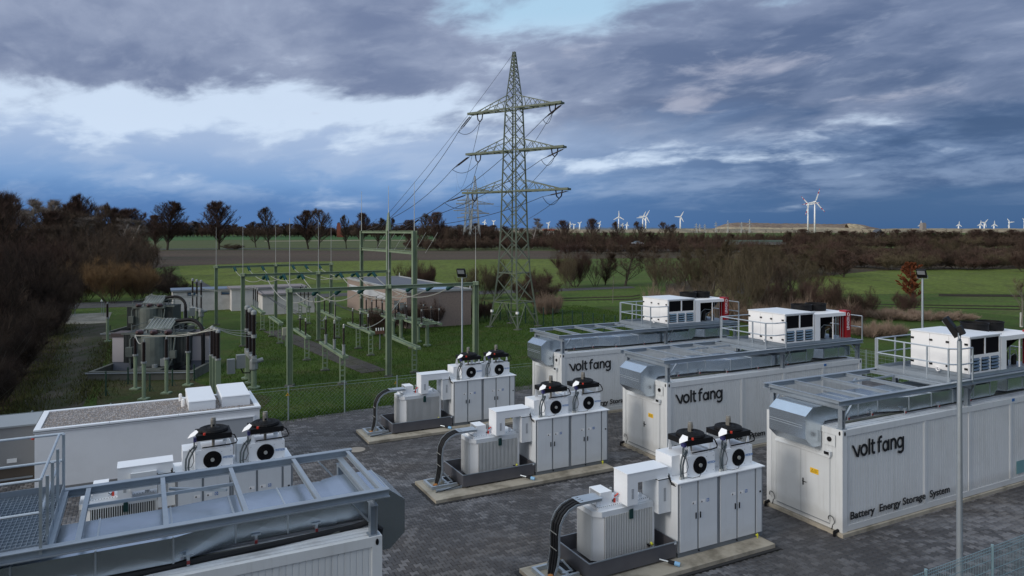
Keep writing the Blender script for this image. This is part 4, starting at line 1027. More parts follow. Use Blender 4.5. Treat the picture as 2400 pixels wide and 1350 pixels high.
        vf = MB(); vf.cone((0.20, 0.14, zb), (0.20, 0.14, zb + 0.06), 0.028, n=8); vf.cone((0.30, 0.13, zb + 0.03), (0.40, 0.12, zb + 0.03), 0.02, n=8); vf.cone((0.26, 0.15, zb + 0.0), (0.26, 0.15, zb + 0.05), 0.026, n=8); vf.build('valve', ALU, t)
        t = thing('dry_cooler', 'black motor-topped cooler above the %s fan box of %s' % (side, where), 'cooler', (*off(o, bx, 0), 0), PSI, 'black dry coolers above the fan boxes')
        x0, x1, y0, y1, a, c = 0.47, 1.27, 0.20, 0.92, 2.585, 2.715
        MB().box(x0, x1, y0, y1, a, c).build('coil_frame', BLACK, t)
        MB().lathe(((x0 + x1) / 2, (y0 + y1) / 2, c), [(0.345, 0), (0.35, 0.03), (0.33, 0.075), (0.16, 0.08), (0.12, 0.095)], 24).build('fan_ring', BLACK, t)
        g_ = MB()
        for r in (0.18, 0.24, 0.30): g_.tube([((x0 + x1) / 2 + r * math.cos(q), (y0 + y1) / 2 + r * math.sin(q), c + 0.085) for q in [math.pi * 2 * i / 20 for i in range(21)]], 0.004, 4)
        for i in range(12): q = i * math.pi / 6; g_.bar(((x0 + x1) / 2 + 0.1 * math.cos(q), (y0 + y1) / 2 + 0.1 * math.sin(q), c + 0.088), ((x0 + x1) / 2 + 0.34 * math.cos(q), (y0 + y1) / 2 + 0.34 * math.sin(q), c + 0.07), 0.006)
        g_.build('guard', RUBBER, t)
        m_ = MB(); cx, cy = (x0 + x1) / 2, (y0 + y1) / 2
        m_.lathe((cx, cy, c + 0.09), [(0.058, 0), (0.058, 0.15), (0.062, 0.155), (0.062, 0.20), (0.05, 0.215), (0.06, 0.225), (0.06, 0.235), (0.02, 0.24)], 12)
        mo = m_.build('motor', MOTOR, t)
        v = MB(); [v.bar((cx + 0.06 * math.cos(q), cy + 0.06 * math.sin(q), c + 0.10), (cx + 0.06 * math.cos(q), cy + 0.06 * math.sin(q), c + 0.235), 0.008) for q in [i * math.pi / 6 for i in range(12)]]; v.build('cooling_rib', MOTOR, mo)
        MB().box(cx - 0.025, cx + 0.025, cy - 0.085, cy - 0.055, c + 0.12, c + 0.17).build('terminal_box', RUBBER, mo)
        k = MB(); k.cone((x0 + 0.17, y0 + 0.02, c), (x0 + 0.17, y0 + 0.02, c + 0.05), 0.03, n=10); k.build('expansion_cap', REDK, t)
        for lx in (x0 + 0.04, x1 - 0.10):
            for ly in (y0 + 0.0, y1 - 0.03):
                l_ = MB(); zz = 2.362 if ly < 0.42 else 2.337
                l_.hexa([(lx - 0.05, ly, zz), (lx + 0.07, ly, zz), (lx + 0.07, ly + 0.012, zz), (lx - 0.05, ly + 0.012, zz)], [(lx - 0.012, ly, a - 0.002), (lx + 0.03, ly, a - 0.002), (lx + 0.03, ly + 0.012, a - 0.002), (lx - 0.012, ly + 0.012, a - 0.002)])
                l_.build('leg', CABR, t)
        pp = MB(); pp.tube([(x0 + 0.12, y0 - 0.02, 2.42), (x1 - 0.05, y0 - 0.02, 2.43), (x1 + 0.10, y0 - 0.02, 2.45), (x1 + 0.12, y0 - 0.01, 2.50), (x1 + 0.06, y0 + 0.02, 2.64), (x1 - 0.0, y0 + 0.04, 2.66)], 0.016, 6); pp.build('coolant_pipe', BLACK, t)
        pp = MB(); pp.cone((cx, cy, 2.34), (cx, cy, a), 0.035, n=8); pp.build('pump', MOTOR, t)
        w_ = MB(); w_.extr([(0.26, 0.26, 2.66), (0.42, 0.16, 2.74), (0.50, 0.24, 2.80), (0.46, 0.38, 2.82), (0.33, 0.34, 2.74)], (0.004, -0.01, 0.012)); w_.build('rain_shield', UNITW, t)
        w_ = MB(); w_.box(0.40, 0.468, 0.24, 0.36, 2.56, 2.66); w_.build('sensor_box', mat('sensor_violet', (0.035, 0.035, 0.14), 0.5), t)
        cb = MB(); cb.tube([(0.42, 0.25, 2.57), (0.40, 0.22, 2.48), (0.46, 0.2, 2.43), (0.52, 0.22, 2.5), (0.50, 0.25, 2.58)], 0.008, 5); cb.cone((0.41, 0.30, 2.34), (0.42, 0.30, 2.56), 0.02, n=6); cb.build('cable', HOSE, t)
    return
make_station(P1, 'the nearest right station')
make_station(P2, 'the middle station')
make_station(P3, 'the farthest station by the mesh fence')
make_station(P4, 'the left station by the kiosk')
# extra wall box of the left station
t = thing('wall_box', 'small pale grey box on the busbar duct in front of the white kiosk', 'junction box', (*P4, 0), PSI)
MB().box(-0.95, -0.40, 0.20, 0.295, 1.60, 2.02).build('box', CABW, t)
MB().box(-0.90, -0.82, 0.185, 0.199, 1.82, 1.88).build('switch', RUBBER, t)

# ================================================================== manhole
mo = G(836, 1056)
t = thing('manhole_cover', 'round manhole cover with concrete centre in the paving', 'manhole', (*mo, 0.0), 0)
MB().lathe((0, 0, 0.012), [(0.46, 0), (0.45, 0.02), (0.40, 0.022)], 28).build('iron_ring', mat('cast_iron', (0.05, 0.045, 0.04), 0.7, 0.3, var=0.3), t)
MB().lathe((0, 0, 0.020), [(0.30, 0), (0.30, 0.018), (0.02, 0.02)], 28).build('cover', mat('manhole_concrete', (0.26, 0.235, 0.20), 0.9, var=0.2), t)

# ================================================================== white kiosk building with gravel roof
KX0, KX1, KY0, KY1, KH = -3.5, 2.74, 6.12, 8.62, 1.90
KO = P4
t = thing('kiosk_building', 'long white rendered kiosk with gravel roof and two white roof hoods', 'kiosk', (*KO, 0), PSI)
RENDER = mat('render_white', (0.76, 0.78, 0.80), 0.85, 0, var=0.04, vscale=1.2, bump=0.25, bscale=180, dirt=(0.38, 0.38, 0.37), dirt_amt=0.2, dscale=0.6)
MB().box(KX0, KX1, KY0, KY1, -0.05, KH - 0.10).build('wall', RENDER, t)
b = MB(); w = 0.13
b.box(KX0 - 0.03, KX1 + 0.03, KY0 - 0.03, KY0 + w, KH - 0.098, KH); b.box(KX0 - 0.03, KX1 + 0.03, KY1 - w, KY1 + 0.03, KH - 0.098, KH)
b.box(KX0 - 0.03, KX0 + w, KY0 + w + 0.001, KY1 - w - 0.001, KH - 0.098, KH); b.box(KX1 - w, KX1 + 0.03, KY0 + w + 0.001, KY1 - w - 0.001, KH - 0.098, KH)
b.build('roof_edge', CABR, t)
b = MB(); b.box(KX0 - 0.035, KX1 + 0.035, KY0 - 0.036, KY0 - 0.031, KH - 0.075, KH - 0.045); b.build('drip_strip', RAL, t)
GRAVEL = mat('roof_gravel', (0.20, 0.19, 0.19), 0.9, 0, var=0.3, vscale=60, rnd=0.0, bump=0.6, bscale=60)
MB().box(KX0 + w, KX1 - w, KY0 + w, KY1 - w, KH - 0.09, KH - 0.030).build('gravel_bed', GRAVEL, t)
def pebbles():
    rs = random.Random(4); b = MB()
    base = [(1, 0, 0), (-1, 0, 0), (0, 1, 0), (0, -1, 0), (0, 0, 1)]
    for i in range(9000):
        x = rs.uniform(KX0 + w + 0.02, KX1 - w - 0.02); y = rs.uniform(KY0 + w + 0.02, KY1 - w - 0.02); r = rs.uniform(0.014, 0.032); a = rs.uniform(0, 6.28)
        ca, sa = math.cos(a) * r, math.sin(a) * r
        b.k = rs.choice((0, 0, 1, 1, 2))
        b.add([(x + ca, y + sa, KH - 0.033), (x - sa * .8, y + ca * .8, KH - 0.030), (x - ca, y - sa, KH - 0.033), (x + sa * .8, y - ca * .8, KH - 0.030), (x, y, KH - 0.033 + r * 0.9)], [(0, 1, 4), (1, 2, 4), (2, 3, 4), (3, 0, 4)])
    return b
b = MB(); [b.box(x - 0.004, x + 0.004, KY0 - 0.032, KY0 + w + 0.002, KH - 0.02, KH + 0.006) for x in (-1.6, 0.3, 2.1)]; b.build('flashing_joint', RAL, t)
b = MB(); b.box(KX0 - 0.01, KX1 + 0.01, KY0 - 0.012, KY0 - 0.001, -0.02, 0.16); b.build('base_course', mat('base_course', (0.20, 0.20, 0.20), 0.9), t)
pebbles().build('gravel', [mat('pebble_a', (0.40, 0.38, 0.37), 0.85), mat('pebble_b', (0.19, 0.18, 0.18), 0.85), mat('pebble_c', (0.26, 0.21, 0.17), 0.85)], t, kind='stuff')
def hood(x0, x1, y0, y1, zt):
    b = MB(); b.hexa([(x0, y0, KH - 0.06), (x1, y0, KH - 0.06), (x1, y1, KH - 0.06), (x0, y1, KH - 0.06)], [(x0, y0, zt - 0.04), (x1, y0, zt - 0.04), (x1, y1, zt - 0.02), (x0, y1, zt - 0.02)])
    o_ = b.build('roof_hood', CABR, t)
    b = MB(); b.hexa([(x0 - 0.02, y0 - 0.02, zt - 0.039), (x1 + 0.02, y0 - 0.02, zt - 0.039), (x1 + 0.02, y1 + 0.02, zt - 0.019), (x0 - 0.02, y1 + 0.02, zt - 0.019)],
                     [(x0, y0, zt - 0.01), (x1, y0, zt - 0.01), (x1, y1, zt + 0.03), (x0, y1, zt + 0.03)]); b.build('hood_lid', CABR, o_)
    return o_
hood(0.62, 1.42, 6.55, 8.55, KH + 0.30)
hood(1.62, 2.50, 6.62, 8.50, KH + 0.34)
b = MB(); b.lathe((0.48, 7.3, KH - 0.05), [(0.05, 0), (0.05, 0.25), (0.03, 0.28)], 8); b.lathe((0.44, 8.2, KH - 0.05), [(0.05, 0), (0.05, 0.25), (0.03, 0.28)], 8); b.build('vent_pipe', UNITW, t)
MB().box(1.35, 2.52, KY0 - 0.025, KY0 - 0.001, 0.10, 1.56).build('door', mat('kiosk_door', (0.34, 0.36, 0.38), 0.5), t)
b = MB(); b.box(1.29, 2.58, KY0 - 0.05, KY0 - 0.001, 1.575, 1.61); b.box(1.29, 1.34, KY0 - 0.04, KY0 - 0.001, 0.0, 1.57); b.box(2.53, 2.58, KY0 - 0.04, KY0 - 0.001, 0.0, 1.57); b.build('door_frame', CABR, t)
b = MB(); b.lathe((KX0 - 0.04, KY0 + 0.05, 1.62), [(0.04, 0), (0.05, 0.03), (0.03, 0.1)], 10); b.build('alarm_lamp', REDK, t)
# grey station beside it
t = thing('grey_kiosk', 'low grey panelled kiosk beside the white kiosk at the left edge', 'kiosk', (*KO, 0), PSI)
MB().box(-7.5, -3.62, 7.45, 9.0, 0.55, 1.75).build('wall', mat('panel_grey', (0.20, 0.21, 0.22), 0.6, var=0.08), t)
MB().box(-7.45, -3.66, 7.55, 8.9, -0.05, 0.55).build('plinth', mat('shadow_brown', (0.075, 0.062, 0.05), 0.8, var=0.2), t)  # brown lower wall, its colour stands in for the shadow zone below the panels
b = MB(); b.box(-7.55, -3.6, 7.40, 9.05, 1.752, 1.80); b.build('roof_edge', mat('panel_edge', (0.24, 0.27, 0.29), 0.5), t)
MB().box(-4.35, -4.1, 7.43, 7.449, 0.68, 0.80).build('name_plate', CABW, t)
b = MB(); b.bar((-7.4, 7.48, 0.18), (-3.7, 7.48, 0.18), 0.03, 0.05); b.build('kick_rail', STEEL, t)

# ================================================================== lamp posts
def lamp(xy, zt, label, head_dir, r0=0.085, r1=0.06):
    t = thing('floodlight_post', label, 'lamp post', (*xy, 0), 0, 'floodlight posts round the yard')
    b = MB(); b.smooth = False; b.cone((0, 0, -0.1), (0, 0, zt), r0, r1, 16, True); b.build('post', GALV, t)
    b = MB(); b.lathe((0, 0, 0), [(0.12, 0), (0.12, 0.03), (0.10, 0.04)], 14); b.build('collar', GALV, t)
    hx, hy = head_dir; n = math.hypot(hx, hy); hx /= n; hy /= n; px_, py_ = -hy, hx
    hs_ = 1.35
    def Q(f, s, z): return (hx * f * hs_ + px_ * s * hs_, hy * f * hs_ + py_ * s * hs_, zt + z * hs_)
    b = MB(); b.tube([Q(0, -0.16, 0.14), Q(0, -0.17, 0.04), Q(0, 0, 0.0), Q(0, 0.17, 0.04), Q(0, 0.16, 0.14)], 0.012, 6); b.cone((0, 0, zt - 0.02), (0, 0, zt + 0.04), 0.035, n=8); b.build('bracket', STEEL, t)
    b = MB(); b.hexa([Q(-0.02, -0.15, 0.10), Q(0.05, -0.15, 0.05), Q(0.05, 0.15, 0.05), Q(-0.02, 0.15, 0.10)], [Q(0.16, -0.15, 0.36), Q(0.22, -0.15, 0.32), Q(0.22, 0.15, 0.32), Q(0.16, 0.15, 0.36)]); hd = b.build('floodlight', BLACK, t)
    b = MB(); b.hexa([Q(0.05, -0.12, 0.08), Q(0.056, -0.12, 0.077), Q(0.056, 0.12, 0.077), Q(0.05, 0.12, 0.08)], [Q(0.205, -0.12, 0.30), Q(0.222, -0.12, 0.297), Q(0.222, 0.12, 0.297), Q(0.205, 0.12, 0.30)]); b.build('glass', mat('lamp_glass', (0.30, 0.32, 0.34), 0.15), hd)
    b = MB(); b.hexa([Q(-0.08, -0.09, 0.12), Q(-0.015, -0.09, 0.09), Q(-0.015, 0.09, 0.09), Q(-0.08, 0.09, 0.12)], [Q(-0.02, -0.09, 0.24), Q(0.05, -0.09, 0.20), Q(0.05, 0.09, 0.20), Q(-0.02, 0.09, 0.24)]); b.build('driver_box', RUBBER, hd)
    return t
lamp((9.25, 14.68), 5.44, 'tall galvanised floodlight post in the right foreground, beside the nearest container', (-0.8, 0.6), 0.066, 0.044)
lamp(G(2162, 926), 5.44, 'galvanised floodlight post on the right, in front of the red-leaved tree', (-0.6, -0.6), 0.060, 0.045)
lamp(G(1083, 919), 5.44, 'galvanised floodlight post rising behind the farthest converter cabinet', (-0.2, -1), 0.048, 0.036)
# ================================================================== substation
def HB(m, p, q, w=0.22, h=0.22): m.ibeam(p, q, w, h, 0.02, (LX, LY, 0) if abs(Vector(q)[2] - Vector(p)[2]) > 1 else (0, 0, 1))
def insulator(m, c, z0, z1, r=0.07, n=8, pitch=0.06):
    """stack of porcelain sheds"""
    prof = []; z = 0; H = z1 - z0
    k = max(3, int(H / pitch)); d = H / k
    for i in range(k): prof += [(r * 0.62, i * d), (r, i * d + d * 0.35), (r * 0.95, i * d + d * 0.5), (r * 0.62, i * d + d * 0.75)]
    prof.append((r * 0.62, H))
    m.lathe((c[0], c[1], z0), prof, n)
def gantry(pts, z, label, rods, dropper=None, spike=False, legw=0.24, name='portal_frame'):
    t = thing(name, label, 'portal frame', (0, 0, 0), 0, 'green steel portal frames of the substation')
    for p in pts:
        b = MB(); b.ibeam((p[0], p[1], -0.1), (p[0], p[1], z), legw, legw, 0.02, (LX, LY, 0)); b.build('leg', SGREEN, t)
        b = MB(); b.box(p[0] - 0.2, p[0] + 0.2, p[1] - 0.2, p[1] + 0.2, -0.05, 0.08); b.build('footing', CONCD, t)
        b = MB(); b.box(p[0] - 0.16, p[0] + 0.16, p[1] - 0.14, p[1] + 0.14, z - 0.16, z + 0.03); b.build('cap', SGREEN, t)
    for a, c in zip(pts, pts[1:]):
        b = MB(); b.ibeam((a[0], a[1], z - 0.1), (c[0], c[1], z - 0.1), 0.16, 0.18, 0.02); b.build('beam', SGREEN, t)
    for p, zr in rods:
        b = MB(); b.cone((p[0], p[1], z), (p[0], p[1], zr), 0.022, 0.010, 6); b.build('lightning_rod', ALU, t)
    return t
LV = Vector((LX, LY, 0)); SV = Vector((-LY, LX, 0))
A1, A2, A3 = (-11.04, 35.27), (-6.54, 37.65), (-2.05, 40.0)
B1, B2, B3 = (-18.0, 47.5), (-13.6, 49.9), (-9.1, 52.3)
K1, K2, K3 = (-24.2, 58.1), (-20.3, 61.0), (-16.1, 63.2)
ZP = 4.83
ga = gantry((A1, A2, A3), ZP, 'front green portal frame nearest to the mesh fence', [(A1, 8.35), (A2, 8.9), (A3, 7.95)], legw=0.27)
gb = gantry((B1, B2, B3), ZP, 'middle green portal frame tied to the tall gantry', [(B1, 8.0), (B2, 8.5)])
gk = gantry((K1, K2, K3), ZP, 'rearmost green portal frame in front of the white sheds', [(K1, 8.0), (K2, 8.3), (K3, 8.1)])
# tall gantry
G1, G2, G3 = (-12.15, 57.35), (-9.1, 52.35), (-6.45, 46.9)
t = thing('tall_gantry', 'tall green gantry with spike and three lightning rods', 'gantry', (0, 0, 0))
for p, w in ((G1, 0.24), (G2, 0.30), (G3, 0.30)):
    b = MB(); b.ibeam((p[0], p[1], -0.1), (p[0], p[1], HC + 0.0), w, w, 0.03, (LX, LY, 0)); b.build('leg', SGREEN, t)
    b = MB(); b.box(p[0] - 0.35, p[0] + 0.35, p[1] - 0.35, p[1] + 0.35, -0.05, 0.12); b.build('footing', CONCD, t)
for a, c in ((G1, G2), (G2, G3)):
    for z, w in ((HC - 0.08, 0.19), (6.25, 0.20)):
        b = MB(); b.ibeam((a[0], a[1], z), (c[0], c[1], z), 0.18, w, 0.02); b.build('beam', SGREEN, t)
b = MB(); b.cone((G2[0], G2[1], HC), (G2[0], G2[1], 9.05), 0.22, 0.07, 4); b.build('spike', SGREEN, t)
for p, z0, z1 in ((G1, HC, 10.9), (G2, 9.0, 11.05), (G3, HC, 10.95)):
    b = MB(); b.cone((p[0], p[1], z0), (p[0], p[1], z1), 0.03, 0.012, 6); b.build('lightning_rod', ALU, t)
# green string insulators and conductors between the portals
def on(a, c, f): return (a[0] + (c[0] - a[0]) * f, a[1] + (c[1] - a[1]) * f)
def strung(par, p, z, direction, ln=0.75, drop=0.28):
    """insulator hanging from a beam towards direction; returns its free end"""
    d = Vector((direction[0], direction[1], 0)).normalized()
    a = Vector((p[0], p[1], z - 0.14)) + d * 0.12; e = a + d * ln + Vector((0, 0, -drop))
    ax = (e - a); H = ax.length; prof = [(0.03, 0)]
    k = 8
    for i in range(k): h = 0.06 + (H - 0.12) * i / k; q = (H - 0.12) / k; prof += [(0.055, h), (0.115, h + q * 0.4), (0.11, h + q * 0.6), (0.055, h + q * 0.95)]
    prof += [(0.03, H)]
    m = MB(); m.lathe(tuple(a), prof, 8, tuple(ax.normalized())); m.build('string_insulator', INSG, par)
    m = MB(); m.cone(tuple(a - d * 0.14 + Vector((0, 0, 0.06))), tuple(a), 0.02, n=5); m.cone(tuple(e), tuple(e + ax.normalized() * 0.14), 0.025, n=5); m.build('clamp', ALU, par)
    return e + ax.normalized() * 0.14
def sagline(a, c, sag, n=14):
    a = Vector(a); c = Vector(c); out = []
    for i in range(n + 1):
        t_ = i / n; p = a.lerp(c, t_); p.z -= sag * 4 * t_ * (1 - t_); out.append(tuple(p))
    return out
def wire(name, pts, r, m, label, group=None):
    b = MB(); b.tube(pts, r, 5); o = b.build(name, m); tag(o, label, 'cable', group); return o
ordn = ('first', 'second', 'third', 'fourth', 'fifth', 'sixth')
ends_b = []; ends_k = []; ends_a = []
for bay, (ka, kc, ba, bc, aa, ac) in enumerate(((K1, K2, B1, B2, A1, A2), (K2, K3, B2, B3, A2, A3))):
    for i in range(3):
        f = (0.29, 0.52, 0.76)[i]
        k_ = on(ka, kc, f); b_ = on(ba, bc, f + 0.0); a_ = on(aa, ac, f - 0.02)
        dirb = (b_[0] - k_[0], b_[1] - k_[1]); dira = (a_[0] - b_[0], a_[1] - b_[1])
        ek = strung(gk, k_, ZP, dirb); eb1 = strung(gb, b_, ZP, (-dirb[0], -dirb[1])); eb2 = strung(gb, b_, ZP, dira); ea = strung(ga, a_, ZP, (-dira[0], -dira[1]), 0.85)
        wire('busbar_cable', sagline(ek, eb1, 0.45), 0.022, WIRE, 'pale busbar cable, %s from the left, between rear and middle portal frames' % ordn[bay * 3 + i], 'busbar cables between the portal frames')
        wire('busbar_cable', sagline(eb2, ea, 0.85), 0.025, WIRE, 'pale busbar cable, %s from the left, between middle and front portal frames' % ordn[bay * 3 + i], 'busbar cables between the portal frames')
        ends_a.append((eb2, ea)); ends_b.append((ek, eb1))
# ladder-legged stands with post insulators
def lattice_leg(t, x, y, z1, w=0.24):
    b = MB()
    for sx in (-1, 1):
        for sy in (-0.5, 0.5): p = Vector((x, y, 0)) + LV * (sx * w / 2) + SV * (sy * 0.12); b.bar((p.x, p.y, 0), (p.x, p.y, z1), 0.035)
    k = 0.15
    while k < z1 - 0.05:
        for sy in (-0.5, 0.5):
            a = Vector((x, y, k)) + LV * (-w / 2) + SV * (sy * 0.12); c = Vector((x, y, k)) + LV * (w / 2) + SV * (sy * 0.12); b.bar(a, c, 0.03, 0.05)
        k += 0.27
    b.build('leg', SGREEN, t)
    b = MB(); c = [Vector((x, y, 0)) + LV * (sx * 0.22) + SV * (sy * 0.14) for sx, sy in ((-1, -1), (1, -1), (1, 1), (-1, 1))]
    b.prism([(q.x, q.y) for q in c], -0.05, 0.07); b.build('footing', CONCD, t)
def stand(near, length, z, n_ins, label, ins=(0.45, 1.35), legs=(0.12, 0.85), r=0.062, grey=0.45, iz=None, start=0.04, step=None):
    """box beam on ladder legs running away from 'near' along the site's cross direction"""
    t = thing('apparatus_stand', label, 'stand', (0, 0, 0), 0, 'green ladder-legged stands in the lawn')
    p = Vector((*near, 0)); q = p + SV * length
    b = MB()
    for sx in (-1, 1):
        o_ = LV * (sx * 0.13); b.bar(p + o_ + Vector((0, 0, z)), q + o_ + Vector((0, 0, z)), 0.05, 0.13)
    k = 0.0
    while k < length: c = p + SV * k + Vector((0, 0, z + 0.03)); b.bar(c - LV * 0.13, c + LV * 0.13, 0.05, 0.02); k += 0.17
    b.bar(p - LV * 0.15 + Vector((0, 0, z)), p + LV * 0.15 + Vector((0, 0, z)), 0.03, 0.13); b.bar(q - LV * 0.15 + Vector((0, 0, z)), q + LV * 0.15 + Vector((0, 0, z)), 0.03, 0.13)
    b.build('box_beam', SGREEN, t)
    for f in legs: c = p + SV * (length * f); lattice_leg(t, c.x, c.y, z - 0.06)
    tops = []
    for i in range(n_ins):
        f = start + (i + 0.0) * (step or 0.38)
        c = p + SV * (length * f)
        z0 = z + 0.07
        if grey:
            b = MB(); b.cone((c.x, c.y, z0), (c.x, c.y, z0 + grey), 0.075, n=8); b.cone((c.x, c.y, z0 + grey), (c.x, c.y, z0 + grey + 0.05), 0.09, n=8); b.build('insulator_base', CTRL, t)
            z0 += grey + 0.05
        b = MB(); insulator(b, (c.x, c.y), z0, z0 + ins[1] * 0.62, r); b.build('post_insulator', PORC, t)
        zt_ = z0 + ins[1] * 0.62
        b = MB(); b.cone((c.x, c.y, zt_), (c.x, c.y, zt_ + 0.10), 0.05, n=8); b.lathe((c.x, c.y, zt_ + 0.10), [(0.03, 0), (0.045, 0.04), (0.02, 0.09)], 8); b.build('terminal', ALU, t)
        tops.append(Vector((c.x, c.y, zt_ + 0.18)))
    return t, tops
s1, t1 = stand((-8.25, 35.2), 5.3, 1.45, 3, 'nearest stand with three grey-based insulators beside the slab path', start=0.07, step=0.37)
s2, t2 = stand((-12.0, 41.9), 4.3, 1.4, 2, 'stand with two slim insulators just behind the front portal leg', grey=0.0, start=0.2, step=0.4, legs=(0.12,), ins=(0.4, 1.3))
s3, t3 = stand((-15.7, 48.3), 4.6, 1.39, 0, 'bare stand left of the slab path with a pale control box', legs=(0.1, 0.88))
s4, t4 = stand((-19.1, 54.6), 6.0, 1.39, 3, 'stand with three insulators in front of the second white shed', legs=(0.1, 0.9), start=0.55, step=0.2, ins=(0.4, 1.5))
s5, t5 = stand((-16.7, 58.5), 4.2, 1.42, 3, 'stand with three insulators right of the third white shed', legs=(0.1, 0.9), start=0.1, step=0.38, ins=(0.4, 1.4))
s6, t6 = stand((-12.3, 50.6), 6.2, 1.42, 3, 'stand with three insulators to the left of the pebble-dash building', legs=(0.1, 0.9), start=0.2, step=0.28, ins=(0.4, 1.4), grey=0.0)
s7, t7 = stand((-8.55, 43.6), 5.6, 1.42, 3, 'stand with three slim insulators in front of the tall gantry', legs=(0.08, 0.6), start=0.18, step=0.33, ins=(0.4, 1.35), grey=0.0)
s8, t8 = stand((-5.0, 38.0), 5.5, 1.42, 0, 'bare stand to the right of the front portal middle leg', legs=(0.12, 0.95))
# jumper wires between stand tops and busbars
jn = 0
def jumper(a, c, sag, m=WIRE, r=0.016):
    global jn; jn += 1
    return (sagline(a, c, sag), r, m)
jl = [('from the busbar down to the nearest stand, left one', ends_a[0][1], t1[2], 0.7), ('from the busbar down to the nearest stand, middle one', ends_a[1][1], t1[1], 0.6), ('from the busbar down to the nearest stand, right one', ends_a[3][1], t1[0], 0.9)]
for lab, a, c, sg in jl: wire('jumper_cable', sagline(a, c, sg), 0.02, WIRE, 'curved jumper cable ' + lab, 'jumper cables of the switchyard')
for i in range(3):
    a, c = (t4[i], t3[0] if t3 else t2[min(i, 1)])
    wire('connecting_tube', sagline(t4[i], t2[min(i, 1)] + Vector((0.1 * i, 0.3 * i, 0)), 0.25), 0.016, WIRED, 'dark connecting cable, %s of three, from the far white shed stand' % ordn[i], 'dark connecting cables')
    wire('connecting_tube', sagline(t5[i], t6[i], 0.18), 0.015, WIRED, 'dark connecting cable, %s of three, towards the pebble-dash building' % ordn[i], 'dark connecting cables')
    wire('connecting_tube', sagline(t6[i], t7[i], 0.22), 0.015, WIRED, 'dark connecting cable, %s of three, in front of the pebble-dash building' % ordn[i], 'dark connecting cables')
# rotary disconnectors in front of the building
def disconnector(c, label, n=3):
    t = thing('disconnector', label, 'switch', (0, 0, 0), 0, 'green rotary disconnectors')
    c = Vector((*c, 0))
    for k in (-1.0, 1.0): b = MB(); q = c + SV * k * 0.9; b.cone((q.x, q.y, 0.0), (q.x, q.y, 1.42), 0.13, n=10); b.lathe((q.x, q.y, 0), [(0.26, 0), (0.26, 0.1), (0.1, 0.11)], 10); b.build('pillar', SGREEN, t)
    b = MB()
    for sx in (-0.7, 0.7): b.bar(c + LV * sx - SV * 1.7 + Vector((0, 0, 1.48)), c + LV * sx + SV * 1.7 + Vector((0, 0, 1.48)), 0.09, 0.12)
    for k in (-1.6, -0.9, 0, 0.9, 1.6): b.bar(c - LV * 0.8 + SV * k + Vector((0, 0, 1.55)), c + LV * 0.8 + SV * k + Vector((0, 0, 1.55)), 0.10, 0.06)
    b.build('frame', SGREEN, t)
    for k in (-1.5, 0, 1.5):
        tops = []
        for sx in (-0.62, 0.62):
            q = c + LV * sx + SV * k
            b = MB(); insulator(b, (q.x, q.y), 1.66, 2.42, 0.068); b.build('post_insulator', PORC, t)
            b = MB(); b.cone((q.x, q.y, 1.58), (q.x, q.y, 1.66), 0.09, n=8); b.cone((q.x, q.y, 2.42), (q.x, q.y, 2.55), 0.05, n=8); b.build('insulator_cap', CTRL, t); tops.append(q + Vector((0, 0, 2.52)))
        b = MB(); b.bar(tops[0], tops[1], 0.035); b.bar(tops[0], tops[0] - LV * 0.25 + Vector((0, 0, 0.12)), 0.025); b.bar(tops[1], tops[1] + LV * 0.25 + Vector((0, 0, 0.12)), 0.025); b.build('contact_arm', mat('copper_arm', (0.22, 0.15, 0.10), 0.5, 0.5), t)
disconnector((-6.1, 48.4), 'green rotary disconnector right of the tall gantry leg')
disconnector((-8.3, 51.2), 'green rotary disconnector between the tall gantry legs')
disconnector((-10.6, 54.6), 'green rotary disconnector left of the tall gantry leg, near the building')
# small wooden frame with four white fuses
q = G(911, 800); q = (-8.6, 46.2)
t = thing('fuse_frame', 'small brown frame with four white caps between the portal legs', 'fuse frame', (*q, 0), PSI)
MB().box(-0.3, 0.3, -0.05, 0.05, 1.0, 1.22).build('board', mat('rusty_board', (0.16, 0.075, 0.045), 0.8), t)
MB().box(-0.03, 0.03, -0.03, 0.03, 0, 1.0).build('leg', RAL, t)
for k in range(4): b = MB(); b.cone((-0.24 + k * 0.16, 0, 1.22), (-0.24 + k * 0.16, 0, 1.40), 0.035, n=6); b.build('fuse_cap', UNITW, t)
# pale control box by the path
t = thing('control_box', 'pale metal control box on a post behind the front left portal leg', 'control box', (*G(670, 812), 0), PSI)
MB().box(-0.22, 0.22, -0.12, 0.12, 0.75, 1.25).build('box', mat('box_cream', (0.36, 0.36, 0.28), 0.5), t)
MB().box(-0.04, 0.04, -0.04, 0.04, 0, 0.75).build('post', SGREEN, t)
